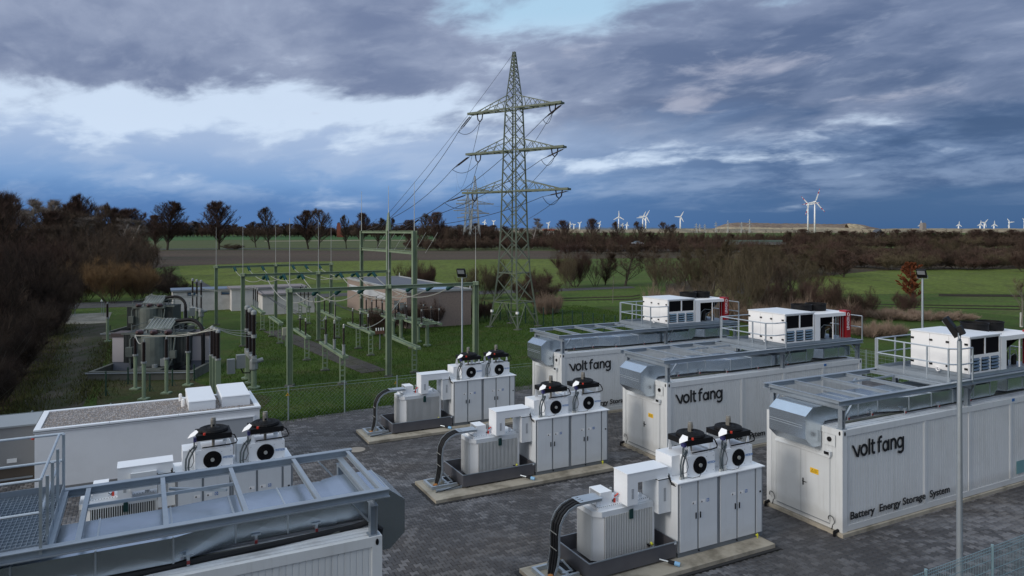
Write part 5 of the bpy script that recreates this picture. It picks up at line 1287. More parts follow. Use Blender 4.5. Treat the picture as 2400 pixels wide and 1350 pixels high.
# ------------------------------------------------------------------ circuit breakers
def breaker(p, label, zt=3.7, zs=1.6, r=0.12, dirv=None):
    t = thing('circuit_breaker', label, 'circuit breaker', (0, 0, 0), 0, 'black and grey circuit breakers')
    dv = dirv or -LV * 0.0 - SV
    c = Vector((*p, 0)); mid = (zs + zt) / 2 - 0.1
    for k in range(3):
        q = c + dv * (-1.25 * k)
        b = MB(); insulator(b, (q.x, q.y), zs, mid - 0.08, r * 0.85, 10, 0.05); b.build('lower_insulator', PORC, t)
        b = MB(); insulator(b, (q.x, q.y), mid + 0.08, zt - 0.1, r, 10, 0.05); b.build('upper_insulator', PORC, t)
        b = MB(); b.cone((q.x, q.y, mid - 0.08), (q.x, q.y, mid + 0.08), r * 1.1, n=10); b.lathe((q.x, q.y, zt - 0.1), [(r, 0), (r * 1.15, 0.05), (r * 1.1, 0.16), (r * 0.7, 0.22)], 12); b.cone((q.x, q.y, zs - 0.1), (q.x, q.y, zs), r * 1.15, n=10); b.build('flange', CTRL, t)
    b = MB(); b.bar(c + Vector((0, 0, zs - 0.2)) + dv * 0.25, c + Vector((0, 0, zs - 0.2)) - dv * 2.75, 0.22, 0.2); b.lathe((c.x, c.y, zs - 0.75), [(0.1, 0), (0.2, 0.1), (0.2, 0.5), (0.12, 0.6)], 10); b.cone(c + Vector((0.1, 0, zs - 0.3)), c + LV * 0.42 + Vector((0, 0, zs - 0.22)), 0.11, n=10); b.build('drive_housing', CTRL, t)
    for k in (0.0, -1.25, -2.5):
        q = c + dv * k; b = MB(); b.cone((q.x, q.y, 0.06), (q.x, q.y, zs - 0.6 if k == 0 else zs - 0.3), 0.13, n=10); b.cone((q.x, q.y, 0), (q.x, q.y, 0.08), 0.3, n=10); b.build('pillar', SGREEN, t)
    q = c - LV * 0.55 - dv * 0.4
    b = MB(); b.v = []; 
    for (l0, l1, s0, s1, a, e) in ((-0.2, 0.22, 0.0, 0.34, 0.95, 1.6), (-0.62, -0.26, 0.0, 0.3, 0.72, 1.42)):
        P8 = [q + LV * l + SV * s + Vector((0, 0, z)) for z in (a, e) for l, s in ((l0, s0), (l1, s0), (l1, s1), (l0, s1))]
        b.hexa(P8[:4], P8[4:])
    b.build('control_cabinet', CTRL, t)
    b = MB(); b.tube([tuple(q + Vector((0, 0, 0.95))), tuple(q + LV * 0.1 + Vector((0, 0, 0.72))), tuple(q + LV * 0.4 + Vector((0, 0, 0.7))), tuple(q + LV * 0.55 + Vector((0, 0, 0.95)))], 0.03, 6); b.build('conduit', BLACK, t)
    return [c + dv * (-1.25 * k) + Vector((0, 0, mid)) for k in range(3)]
br1 = breaker((-12.65, 34.8), 'large three-pole breaker with grey cabinets in front of the middle shed, near the roof hoods')
br2 = breaker((-24.6, 56.2), 'three-pole breaker with grey cabinets in front of the first white shed', r=0.085, dirv=Vector((0.62, -0.78, 0)))
# current transformer columns
def ct_column(p, label):
    t = thing('current_transformer', label, 'current transformer', (0, 0, 0), 0, 'black current transformers on green columns')
    for k in range(3):
        q = Vector((*p, 0)) + Vector((-0.39, 0.59, 0)) * k
        b = MB(); P4_ = [q + LV * l + SV * s for l, s in ((-0.12, -0.12), (0.12, -0.12), (0.12, 0.12), (-0.12, 0.12))]; b.prism([(w.x, w.y) for w in P4_], 0, 1.58); b.build('column', SGREEN, t)
        b = MB(); insulator(b, (q.x, q.y), 1.66, 2.88, 0.11, 10, 0.05); b.build('insulator', PORC, t)
        b = MB(); b.cone((q.x, q.y, 1.58), (q.x, q.y, 1.66), 0.14, n=10); b.lathe((q.x, q.y, 2.88), [(0.11, 0), (0.11, 0.08), (0.04, 0.16)], 10); b.build('cap', CTRL, t)
    return [Vector((*p, 3.05)) + Vector((-0.39, 0.59, 0)) * k for k in range(3)]
ct1 = ct_column((-13.95, 33.7), 'three black current transformers right of the near power transformer')
for i in range(3):
    wire('line_cable', sagline(ct1[i], br1[i], 0.12), 0.02, WIRE, 'grey cable, %s of three, between current transformers and near breaker' % ordn[i], 'grey cables to the near breaker')
# ------------------------------------------------------------------ the two power transformers
def power_transformer(c, label, grp, detail=True):
    t = thing('power_transformer', label, 'power transformer', (*c, 0), 0.06, grp)
    MB().box(-0.95, 0.95, -0.9, 0.9, 0.45, 2.05).build('tank', TRAFO, t)
    b = MB(); b.prism([(0.62 * math.cos(a), -0.9 + 0.42 * math.sin(a)) for a in [math.pi + i * math.pi / 8 for i in range(9)]], 0.5, 2.05); b.build('tank_front', TRAFO, t)
    MB().box(-1.15, 1.15, -1.0, 1.0, 2.052, 2.16).build('lid', TRAFO, t)
    for sx in (-1, 1):
        for k in range(9):
            b = MB(); x = sx * (1.02 + 0.075 * k); b.box(x - 0.02, x + 0.02, -0.7, 0.75, 0.6, 2.2); b.build('radiator_fin', mat('radiator_dark', (0.045, 0.055, 0.055), 0.6), t)
        b = MB(); b.box(sx * 1.0 - 0.05, sx * 1.0 + 0.7 * sx + 0.05, -0.74, -0.70, 2.12, 2.24) if sx > 0 else b.box(-1.75, -0.95, -0.74, -0.70, 2.12, 2.24)
        b.build('radiator_header', TRAFO, t)
    b = MB(); b.hexa([(-0.62, -0.55, 2.35), (0.78, -0.55, 2.35), (0.7, 0.5, 2.72), (-0.55, 0.5, 2.72)], [(-0.62, -0.55, 2.41), (0.78, -0.55, 2.41), (0.7, 0.5, 2.86), (-0.55, 0.5, 2.86)]); b.build('hood', TRAFO, t)
    b = MB(); b.cone((-0.9, 0.75, 2.55), (0.9, 0.75, 2.55), 0.24, n=14); b.build('conservator', TRAFO, t)
    for x in (-0.75, 0.0, 0.75):
        b = MB(); insulator(b, (x, -0.85), 2.0, 2.5, 0.09, 10)
        b.v = []; b.f = []; b.mi = []; b.sm = []
        b.lathe((x, -0.75, 2.20), [(0.18, 0), (0.2, 0.05), (0.16, 0.2), (0.09, 0.38), (0.07, 0.42)], 12, (0.0, -0.85, 0.25)); b.build('bushing', mat('bushing_brown', (0.075, 0.035, 0.035), 0.35), t)
    b = MB()
    rs = random.Random(5)
    for k in range(16): x, y = rs.uniform(-1.0, 1.0), rs.uniform(-0.6, 0.9); b.cone((x, y, 2.16), (x, y, 2.16 + rs.uniform(0.1, 0.35)), rs.uniform(0.02, 0.06), n=6)
    b.tube([(-0.9, -0.3, 2.3), (-0.5, -0.2, 2.45), (0.1, -0.7, 2.4), (0.8, -0.7, 2.3)], 0.02, 5); b.tube([(-0.5, 0.75, 2.5), (-0.4, 0.2, 2.3), (0.2, 0.1, 2.25)], 0.03, 5)
    b.build('lid_fitting', CTRL, t)
    b = MB(); b.cone((-0.5, -0.95, 0.4), (-0.5, -1.25, 0.4), 0.12, n=10); b.cone((0.25, -1.3, 0.35), (0.25, -1.3, 0.62), 0.14, n=10); b.box(0.5, 0.9, -1.25, -0.95, 0.5, 0.9); b.build('valve', CTRL, t)
    b = MB()
    for x in (-1.1, 1.1): b.bar((x, -0.95, 2.16), (x, -0.95, 2.62), 0.03); b.bar((x, 0.95, 2.16), (x, 0.95, 2.62), 0.03); b.bar((x, -0.95, 2.60), (x, 0.95, 2.60), 0.025); b.bar((x, -0.95, 2.38), (x, 0.95, 2.38), 0.02)
    b.tube([(-1.0, -0.6, 2.2), (-1.2, -0.9, 1.9), (-1.15, -1.05, 1.0), (-1.1, -1.1, 0.5)], 0.045, 6); b.tube([(1.0, -0.6, 2.2), (1.15, -0.95, 1.9), (1.1, -1.1, 0.9), (0.9, -1.2, 0.4)], 0.04, 6)
    b.tube([(-0.6, 0.6, 2.9), (-0.2, 0.1, 2.95), (0.3, -0.2, 2.9)], 0.03, 5); b.box(-1.35, -1.0, -1.15, -0.85, 1.0, 1.5); b.box(0.95, 1.25, -1.15, -0.9, 0.9, 1.3)
    b.build('pipework', TRAFO, t)
    b = MB()
    for k in range(7): b.bar((-0.55 + k * 0.19, -0.5 , 2.42), (-0.55 + k * 0.19, 0.45, 2.87), 0.03)
    b.build('hood_rib', CTRL, t)
    for k in range(8): b = MB(); x = -0.86 + k * 0.24; b.box(x, x + 0.03, -0.93, -0.90, 0.55, 2.0); b.build('stiffener', TRAFO, t)
    # oil duct swinging down on the right
    for dz, m_, r_ in ((0.0, BLACK, 0.10), (-0.14, TRAFO, 0.06)):
        b = MB(); pts = [(0.7, 0.3, 2.72 + dz)] + [(1.4 + 0.95 * math.sin(a), 0.25 - 0.5 * (1 - math.cos(a)), 1.85 + (0.95 + dz) * math.cos(a)) for a in [i * 0.2 for i in range(8)]] + [(2.38 + dz * 0.2, -0.25, 1.2), (2.38 + dz * 0.2, -0.25, 0.0)]
        b.tube(pts, r_, 8); b.build('cable_duct', m_, t)
    return t
TP = (-19.3, 39.0)
power_transformer(TP, 'near dark grey power transformer with brown bushings in its concrete basin', 'power transformers')
power_transformer((-26.6, 52.8), 'far dark grey power transformer behind the near one', 'power transformers')
# basins, fire walls
def basin(c, w, d, label):
    t = thing('oil_basin', label, 'basin', (*c, 0), 0.06, 'concrete oil basins')
    b = MB(); th = 0.18; h = 0.45
    b.box(-w, w, -d, -d + th, -0.05, h); b.box(-w, w, d - th, d, -0.05, h); b.box(-w, -w + th, -d + th, d - th, -0.05, h); b.box(w - th, w, -d + th, d - th, -0.05, h); b.build('basin_wall', CONCD, t)
    MB().box(-w + th, w - th, -d + th, d - th, -0.04, 0.08).build('basin_floor', EDGE, t)
    MB().box(-0.8, 0.8, -d + 0.3, d - 0.3, 0.1, 0.45).build('sleeper', CONCD, t)
    b = MB(); b.bar((-w - 0.1, -d - 0.06, 0.38), (w + 0.1, -d - 0.06, 0.38), 0.05); b.build('pipe_rail', STEEL, t)
basin((TP[0] - 0.0, TP[1] - 0.3), 2.65, 2.0, 'grey concrete basin under the near power transformer')
basin((-26.8, 52.6), 2.5, 1.9, 'grey concrete basin under the far power transformer')
def fire_wall(c, w, label):
    t = thing('fire_wall', label, 'wall', (*c, 0), 0.06, 'white walls beside the near transformer')
    MB().box(-w, w, -0.5, 0.5, 0.55, 1.92).build('panel', mat('wall_pinkish', (0.42, 0.40, 0.42), 0.8, var=0.05), t)
    MB().box(-w + 0.02, w - 0.02, -0.48, 0.48, 0.0, 0.55).build('base', mat('base_bluegrey', (0.14, 0.16, 0.20), 0.8), t)
    MB().box(-w - 0.05, w + 0.05, -0.55, 0.55, 1.922, 2.12).build('coping', mat('coping_dark', (0.06, 0.045, 0.045), 0.7), t)
fire_wall((-21.35, 39.3), 0.50, 'pale wall with dark coping left of the near power transformer')
fire_wall((-17.3, 39.8), 0.50, 'pale wall with dark coping right of the near power transformer')
def arrester(p, zb, zt, label):
    t = thing('surge_arrester', label, 'arrester', (*p, 0), 0, 'black surge arresters on green posts')
    b = MB(); b.cone((0, 0, 0), (0, 0, zb), 0.085, n=8); b.box(-0.2, 0.2, -0.2, 0.2, -0.02, 0.06); b.build('post', SGREEN, t)
    b = MB(); b.cone((0, 0, zb), (0, 0, zb + 0.08), 0.13, n=8); b.cone((0, 0, zt - 0.12), (0, 0, zt), 0.04, n=6); b.build('cap', CTRL, t)
    b = MB(); insulator(b, (0, 0), zb + 0.08, zt - 0.12, 0.095, 10, 0.05); b.build('insulator', PORC, t)
    return Vector((*p, zt))
ar = [arrester((-18.35, 34.6), 1.62, 2.62, 'surge arrester on green post, leftmost in front of the near transformer'),
      arrester((-16.85, 32.5), 1.65, 2.75, 'surge arrester on green post, nearest to the gravel-roofed kiosk'),
      arrester((-16.4, 33.7), 1.62, 2.70, 'surge arrester on green post in front of the near transformer tank'),
      arrester((-16.2, 35.5), 1.62, 2.62, 'surge arrester on green post right of the near transformer tank'),
      arrester((-28.2, 49.5), 1.6, 2.75, 'surge arrester on thin post left of the far transformer'),
      arrester((-27.9, 55.0), 1.6, 2.85, 'surge arrester on thin post behind the far transformer')]
for i, (a, c) in enumerate(((ar[0], ct1[0]), (ar[2], ct1[1]), (ar[3], ct1[2]))):
    wire('line_cable', sagline(a, c, 0.15), 0.022, WIRE, 'pale cable, %s of three, from surge arresters to current transformers' % ordn[i], 'pale cables over the near transformer')
wire('line_cable', sagline(ar[0], ar[1], 0.3), 0.022, WIRE, 'pale looped cable between the two left surge arresters')
for i in range(3):
    wire('line_cable', sagline((-27.0 + i * 0.4, 52.6, 2.9), br2[i], 0.15), 0.018, WIRE, 'pale cable, %s of three, from far transformer to far breaker' % ordn[i], 'pale cables at the far transformer')
    wire('line_cable', sagline(br2[i] + Vector((0, 0, 0.6)), t4[i], 0.3), 0.016, WIRE, 'pale cable, %s of three, from far breaker across the white sheds' % ordn[i], 'pale cables across the white sheds')
# ------------------------------------------------------------------ buildings of the substation
SHEDW = mat('shed_white', (0.56, 0.55, 0.54), 0.8, 0, var=0.06, vscale=0.8, dirt=(0.20, 0.19, 0.17), dirt_amt=0.35, dscale=0.7)
SHEDR = mat('shed_roof', (0.19, 0.165, 0.16), 0.7, 0, var=0.2)
def shed(o, w, d, h, label, roofm, windows=False):
    t = thing('flat_roof_shed', label, 'shed', (*o, 0), PSI, 'white flat-roofed sheds')
    MB().box(0, w, 0, d, -0.05, h).build('wall', SHEDW, t)
    MB().box(-0.12, w + 0.12, -0.12, d + 0.12, h + 0.001, h + 0.17).build('roof', roofm, t)
    b = MB(); b.box(-0.13, w + 0.13, -0.14, -0.121, h + 0.02, h + 0.13); b.build('gutter', mat('gutter_zinc', (0.30, 0.30, 0.31), 0.5, 0.3), t)
    if windows:
        for x in (w * 0.22, w * 0.76):
            f = MB().box(x, x + w * 0.17, -0.02, -0.001, h - 0.45, h - 0.08).build('window_frame', SHEDR, t)
            MB().box(x + 0.08, x + w * 0.15, -0.03, -0.021, h - 0.40, h - 0.12).build('pane', mat('pane_blue', (0.05, 0.09, 0.15), 0.15), f)
    return t
shed((-32.3, 67.6), 5.6, 3.0, 1.88, 'first white shed from the left, with blue roof edge and two windows', mat('roof_bluegrey', (0.09, 0.13, 0.19), 0.5), True)
shed((-27.0, 68.4), 7.0, 3.0, 2.02, 'second white shed, between the one with windows and the nearest', SHEDR)
shed((-22.9, 65.2), 4.7, 3.0, 1.75, 'third white shed, nearest, with brownish roof edge, partly behind a portal leg', SHEDR)
NB = (-8.3, 56.0)
t = thing('pebble_dash_building', 'flat-roofed pebble-dash building with pale roof edge', 'building', (*NB, 0), PSI)
PEB = mat('pebble_dash', (0.275, 0.215, 0.185), 0.95, 0, var=0.12, vscale=1.0, bump=0.8, bscale=35, dirt=(0.16, 0.125, 0.11), dirt_amt=0.6, dscale=9)
MB().box(0, 5.55, 0, 18.4, -0.05, 2.80).build('wall', PEB, t)
b = MB(); w = 0.12; H0, H1 = 2.801, 2.97
b.box(-0.06, 5.61, -0.06, w, H0, H1); b.box(-0.06, 5.61, 18.4 - w, 18.46, H0, H1); b.box(-0.06, w, w + 0.001, 18.4 - w - 0.001, H0, H1); b.box(5.55 - w, 5.61, w + 0.001, 18.4 - w - 0.001, H0, H1)
b.build('roof_edge', mat('roof_edge_pale', (0.33, 0.34, 0.34), 0.6), t)
MB().box(w, 5.55 - w, w, 18.4 - w, 2.802, 2.90).build('roof', mat('roof_felt', (0.085, 0.095, 0.115), 0.8, var=0.25, vscale=0.7), t)
b = MB(); b.box(2.0, 4.6, 1.4, 2.9, 2.901, 2.904); b.box(3.0, 5.2, 3.1, 4.1, 2.901, 2.904); b.build('puddle', mat('puddle', (0.1, 0.12, 0.14), 0.03, 0), t)
b = MB(); b.box(2.77, 2.785, -0.006, 0.0, 0, 2.8); b.build('panel_joint', RAL, t)
b = MB(); b.box(-0.02, -0.001, 5.0, 17.5, 1.75, 2.35); bw = b.build('light_band', mat('band_white', (0.48, 0.50, 0.54), 0.6), t)
for y in (0.5, 2.0): b = MB(); b.box(-0.03, -0.001, y, y + 1.1, 1.35, 1.95); b.box(-0.08, -0.001, y - 0.1, y + 1.2, 1.27, 1.349); b.build('window', mat('pane_grey', (0.09, 0.11, 0.13), 0.2), t)
b = MB(); b.bar((5.45, 18.2, 2.9), (5.45, 18.2, 3.3), 0.04); b.bar((5.5, 0.1, 2.97), (5.5, 0.1, 3.25), 0.05); b.build('vent_pipe', UNITW, t)
# graffiti shed behind the trees
t = thing('graffiti_shed', 'small pale yellow shed with blue-white graffiti behind bare bushes', 'shed', (24.2, 84.6, 0), -0.5)
MB().box(0, 3.6, 0, 2.8, 0, 2.2).build('wall', mat('wall_yellow', (0.21, 0.21, 0.11), 0.85, var=0.2, vscale=1.0), t)
MB().box(-0.15, 3.75, -0.15, 2.95, 2.201, 2.35).build('roof', SHEDR, t)
b = MB(); b.add([(2.6, -0.004, 0.4), (3.4, -0.004, 0.3), (3.3, -0.004, 1.6), (2.9, -0.004, 1.9), (2.5, -0.004, 1.3)], [(0, 1, 2, 3, 4)]); b.build('graffiti', mat('graffiti', (0.16, 0.24, 0.36), 0.7, var=0.5, vscale=4), t)
# ================================================================== lattice towers
def lattice_tower(c, ang, prof, arms, label, m, group=None, scale=1.0, bw=0.05, name='lattice_tower', strings=True, cat='pylon'):
    """prof: list of (z, half diagonal); arms: (z, reach, rise)"""
    t = thing(name, label, cat, (*c, 0), ang, group)
    def rad_at(z):
        for (za, ra), (zb, rb) in zip(prof, prof[1:]):
            if za <= z <= zb: return ra + (rb - ra) * (z - za) / (zb - za)
        return prof[-1][1]
    cor = [45, 135, 225, 315]
    def P(i, z): a = rad(cor[i % 4]); r = rad_at(z); return Vector((r * math.cos(a), r * math.sin(a), z))
    for i in range(4):
        b = MB()
        for (za, _), (zb, _) in zip(prof, prof[1:]): b.bar(P(i, za), P(i, zb), bw * (2.2 if zb < prof[-2][0] else 1.5), None, (math.cos(rad(cor[i])), math.sin(rad(cor[i])), 0))
        b.build('leg', m, t)
    for i in range(4):                           # cross bracing, one part for each face of the mast
        b = MB(); z = prof[1][0]
        # portal-like foot bracing
        f0, f1 = P(i, 0), P(i + 1, 0); top0, top1 = P(i, z), P(i + 1, z); mid = (top0 + top1) / 2
        b.bar(f0, mid, bw); b.bar(f1, mid, bw); b.bar(top0, top1, bw * 1.2)
        b.bar(f0.lerp(top0, 0.5), f0.lerp(mid, 0.5), bw * 0.7); b.bar(f1.lerp(top1, 0.5), f1.lerp(mid, 0.5), bw * 0.7)
        while z < prof[-1][0] - 0.25:
            h = max(0.28, rad_at(z) * 1.42 * 0.78); z2 = min(z + h, prof[-1][0])
            b.bar(P(i, z), P(i + 1, z2), bw * 0.8); b.bar(P(i + 1, z), P(i, z2), bw * 0.8)
            zm = z + h / 2
            z = z2
        for za in [a[0] for a in arms] + [prof[2][0]]: b.bar(P(i, za), P(i + 1, za), bw * 1.3)
        b.build('bracing', m, t)
    tips = []
    for (z, reach, rise) in arms:
        for sx in (-1, 1):
            b = MB(); r = rad_at(z) * 0.707; rt = rad_at(z + rise) * 0.707
            tip = Vector((sx * reach, 0, z + 0.0))
            for sy in (-1, 1):
                e = tip + Vector((0, sy * 0.22, 0))
                b.bar(Vector((sx * r, sy * r, z)), e, bw * 2.4, bw * 2.6)
                b.bar(Vector((sx * rt, sy * rt, z + rise)), tip + Vector((-sx * 0.9, sy * 0.2, 0.12)), bw * 1.1)
                n = 4
                for k in range(1, n):
                    f = k / n
                    lo = Vector((sx * r, sy * r, z)).lerp(e, f); hi = Vector((sx * rt, sy * rt, z + rise)).lerp(tip + Vector((-sx * 0.9, sy * 0.2, 0.12)), f)
                    b.bar(lo, hi, bw * 0.8); lo2 = Vector((sx * r, sy * r, z)).lerp(e, (k - 1) / n); b.bar(lo2, hi, bw * 0.6)
            for k in range(1, 7):
                f = k / 7; a_ = Vector((sx * r, r, z)).lerp(tip + Vector((0, 0.22, 0)), f); c_ = Vector((sx * r, -r, z)).lerp(tip - Vector((0, 0.22, 0)), (k - 1) / 7 if k % 2 else f); b.bar(a_, c_, bw * 0.9, bw * 1.4)
            b.bar(tip + Vector((0, -0.3, 0)), tip + Vector((0, 0.3, 0)), bw * 3, bw * 3); b.bar(tip + Vector((-sx * 1.0, -0.24, 0.02)), tip + Vector((sx * 0.15, -0.24, 0.02)), bw * 3.0, bw * 3.4)
            b.build('crossarm', m, t)
            tips.append((sx, tip))
    return t, tips
TA = rad(-37)
TC = (0.17, 57.25)
prof = [(0, 1.98), (2.0, 1.66), (4.35, 1.29), (7.6, 1.09), (10.9, 0.98), (14.2, 0.86), (17.6, 0.70), (18.5, 0.62), (22.15, 0.10)]
tw, tips = lattice_tower(TC, TA, prof, [(10.9, 5.15, 0.95), (14.15, 4.75, 1.0), (17.55, 4.55, 1.05)], 'green lattice power tower with three crossarms in the middle', TOWERG, bw=0.052)
b = MB()
for i in range(4):
    a = rad(45 + 90 * i); b.box(1.98 * math.cos(a) - 0.25, 1.98 * math.cos(a) + 0.25, 1.98 * math.sin(a) - 0.25, 1.98 * math.sin(a) + 0.25, -0.05, 0.06)
b.build('footing', CONCD, tw)
b = MB()
for z in np.arange(2.5, 18, 0.35):
    r = 0
    for (za, ra), (zb, rb) in zip(prof, prof[1:]):
        if za <= z <= zb: r = ra + (rb - ra) * (z - za) / (zb - za)
    for a in (45, 225): q = Vector((r * math.cos(rad(a)), r * math.sin(rad(a)), z)); d_ = Vector((math.cos(rad(a + 90)), math.sin(rad(a + 90)), 0)); b.bar(q, q + d_ * 0.13 * (1 if a == 45 else 1), 0.02); b.bar(q, q - d_ * 0.13, 0.02)
b.build('step_bolt', TOWERG, tw, kind='stuff')
for zz in (1.35,):
    for i in (2, 3): a = rad(45 + 90 * i); b = MB(); b.box(1.79 * math.cos(a) - 0.09, 1.79 * math.cos(a) + 0.09, 1.79 * math.sin(a) - 0.09, 1.79 * math.sin(a) + 0.09, 1.2, 1.38); b.build('number_plate', UNITW, tw)
Mt = Matrix.Translation((*TC, 0)) @ Matrix.Rotation(TA, 4, 'Z')
# strain insulators, jumpers and conductors
gtop = [Vector((G1[0], G1[1], 7.75)), Vector((G3[0], G3[1], 7.75))]
names3 = {10.9: 'lowest', 14.15: 'middle', 17.55: 'top'}
def double_string(a, e, par, n=2):
    a = Vector(a); e = Vector(e); d = (e - a).normalized(); s_ = d.cross(Vector((0, 0, 1))).normalized() * 0.13
    L_ = 1.55
    for k in (-1, 1):
        prof_ = []
        for i in range(14): h = 0.2 + 1.2 * i / 14; prof_ += [(0.035, h), (0.06, h + 0.03), (0.035, h + 0.06)]
        m = MB(); m.lathe(tuple(a + s_ * k), [(0.015, 0)] + prof_ + [(0.015, L_)], 6, tuple(d)); m.build('strain_insulator', PORC, par)
    m = MB(); m.bar(a + d * L_ - s_ * 1.2, a + d * L_ + s_ * 1.2, 0.04); m.bar(a + d * L_ - s_, a + d * (L_ + 0.55), 0.03); m.bar(a + d * L_ + s_, a + d * (L_ + 0.55), 0.03); m.bar(a + d * 0.2 - s_ * 1.2, a + d * 0.2 + s_ * 1.2, 0.04); m.build('yoke', WIRED, par)
    return a + d * (L_ + 0.5)
inv = Mt.inverted()
side = {-1: 'left', 1: 'right'}
for sx, tip in tips:
    W_ = Mt @ tip
    z = tip.z; k = [10.9, 14.15, 17.55].index(min([10.9, 14.15, 17.55], key=lambda q: abs(q - z)))
    f = (0.18 + 0.3 * k)
    tgt = Vector((*on(G1, G3, f * 0.5 + (0.45 if sx > 0 else 0.0)), 7.7))
    far = Vector((-20.0 + 3.0 * sx * 2, 330.0, 24 + 6 * k))
    for nm, target in (('down to the gantry', tgt), ('away to the distant tower', far)):
        a_ = W_ + Vector((0, 0, -0.15))
        if target is far: a_ = Mt @ (tip + Vector((-sx * 0.9, 0.1, -0.1)))
        d = (target - a_).normalized()
        if target is tgt:
            e_ = double_string(inv @ a_, inv @ (a_ + d), tw); e_ = Mt @ e_
            # gantry end string
            g0 = target; dd = (a_ - target).normalized()
            prof_ = []
            for i in range(12): h = 0.15 + 1.1 * i / 12; prof_ += [(0.04, h), (0.075, h + 0.03), (0.04, h + 0.06)]
            m = MB(); m.lathe(tuple(g0), [(0.02, 0)] + prof_ + [(0.02, 1.4)], 6, tuple(dd)); m.build('strain_insulator', PORC, bpy.data.objects['tall_gantry'])
            wire('overhead_line', sagline(e_, g0 + dd * 1.4, 0.5), 0.022, WIRED, 'overhead line from the %s crossarm, %s tip, down to the tall gantry' % (names3[min(names3, key=lambda q: abs(q - z))], side[sx]), 'overhead lines of the lattice tower')
            e1 = e_
        else:
            loop = Vector((0, 0, -0.95))
            m = MB(); bb_ = inv @ a_
            m.tube([bb_ + Vector((-0.3, 0, 0.05)), bb_ + Vector((-0.22, 0, -0.4)), bb_ + Vector((0, 0, -0.6)), bb_ + Vector((0.22, 0, -0.4)), bb_ + Vector((0.3, 0, 0.05))], 0.05, 6); m.build('jumper_insulator', PORC, tw)
            st = a_ + Vector((0, 0, -0.6))
            wire('overhead_line', sagline(st, target, 7.0, 30), 0.022, WIRED, 'overhead line from the %s crossarm, %s tip, away to the distant tower' % (names3[min(names3, key=lambda q: abs(q - z))], side[sx]), 'overhead lines of the lattice tower')
            wire('jumper_loop', sagline(e1, st, 0.55, 10), 0.022, WIRED, 'hanging jumper loop under the %s crossarm, %s tip' % (names3[min(names3, key=lambda q: abs(q - z))], side[sx]), 'jumper loops under the crossarms')
wire('overhead_line', sagline((TC[0], TC[1], 22.1), (G2[0], G2[1], 9.0), 0.3), 0.014, WIRED, 'thin earth wire from the tower peak to the gantry spike')
# droppers below the gantry
for i in range(6):
    f = i / 5.0; p = on(G1, G3, 0.05 + f * 0.9)
    e = Vector((p[0], p[1], 7.6)) + LV * (1.9); q = Vector((p[0], p[1], 6.2)) + LV * 1.0
    wire('dropper_cable', [tuple(e), tuple(q)], 0.014, WIRE, 'pale dropper cable beneath the tall gantry beam, %s from the left' % ordn[i], 'dropper cables beneath the tall gantry')
# distant towers
dp = [(0, 4.2), (4, 3.3), (12, 2.3), (18, 1.9), (24, 1.4), (33.2, 0.15)]
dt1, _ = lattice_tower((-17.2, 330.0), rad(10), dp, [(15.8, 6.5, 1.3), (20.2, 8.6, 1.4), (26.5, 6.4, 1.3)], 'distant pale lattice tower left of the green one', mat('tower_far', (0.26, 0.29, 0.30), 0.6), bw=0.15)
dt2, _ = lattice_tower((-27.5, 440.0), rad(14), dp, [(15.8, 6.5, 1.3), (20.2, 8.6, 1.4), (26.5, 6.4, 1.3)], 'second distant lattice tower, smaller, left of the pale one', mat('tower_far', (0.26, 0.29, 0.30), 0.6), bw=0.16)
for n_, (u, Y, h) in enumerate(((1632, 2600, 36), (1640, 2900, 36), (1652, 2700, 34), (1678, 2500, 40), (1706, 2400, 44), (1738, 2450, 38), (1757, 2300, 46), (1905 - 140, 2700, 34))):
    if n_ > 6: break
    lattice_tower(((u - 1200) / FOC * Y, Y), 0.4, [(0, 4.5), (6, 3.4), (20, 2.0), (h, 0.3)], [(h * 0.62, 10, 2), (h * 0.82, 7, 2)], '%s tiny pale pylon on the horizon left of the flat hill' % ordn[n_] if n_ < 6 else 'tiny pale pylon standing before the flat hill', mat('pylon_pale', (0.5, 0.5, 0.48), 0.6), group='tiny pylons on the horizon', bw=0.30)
# ================================================================== vegetation
BARK = mat('bark', (0.095, 0.082, 0.066), 0.95, rnd=0.25, spec=0.1)
BARKD = mat('bark_dark', (0.060, 0.050, 0.042), 0.95, rnd=0.25, spec=0.1)
def twigm(name, c, r=0.3): return mat(name, c, 0.95, rnd=r, spec=0.05)
TW_RED = twigm('twigs_red_brown', (0.084, 0.055, 0.045))
TW_BRN = twigm('twigs_brown', (0.084, 0.061, 0.046))
TW_OLV = twigm('twigs_olive', (0.096, 0.078, 0.050))
TW_GRY = twigm('twigs_grey', (0.190, 0.160, 0.140))
TW_YEL = twigm('twigs_yellow', (0.165, 0.105, 0.055), 0.15)
TW_DRK = twigm('twigs_dark', (0.048, 0.036, 0.030))
LEAF_RED = twigm('leaves_rust', (0.20, 0.068, 0.034), 0.1)

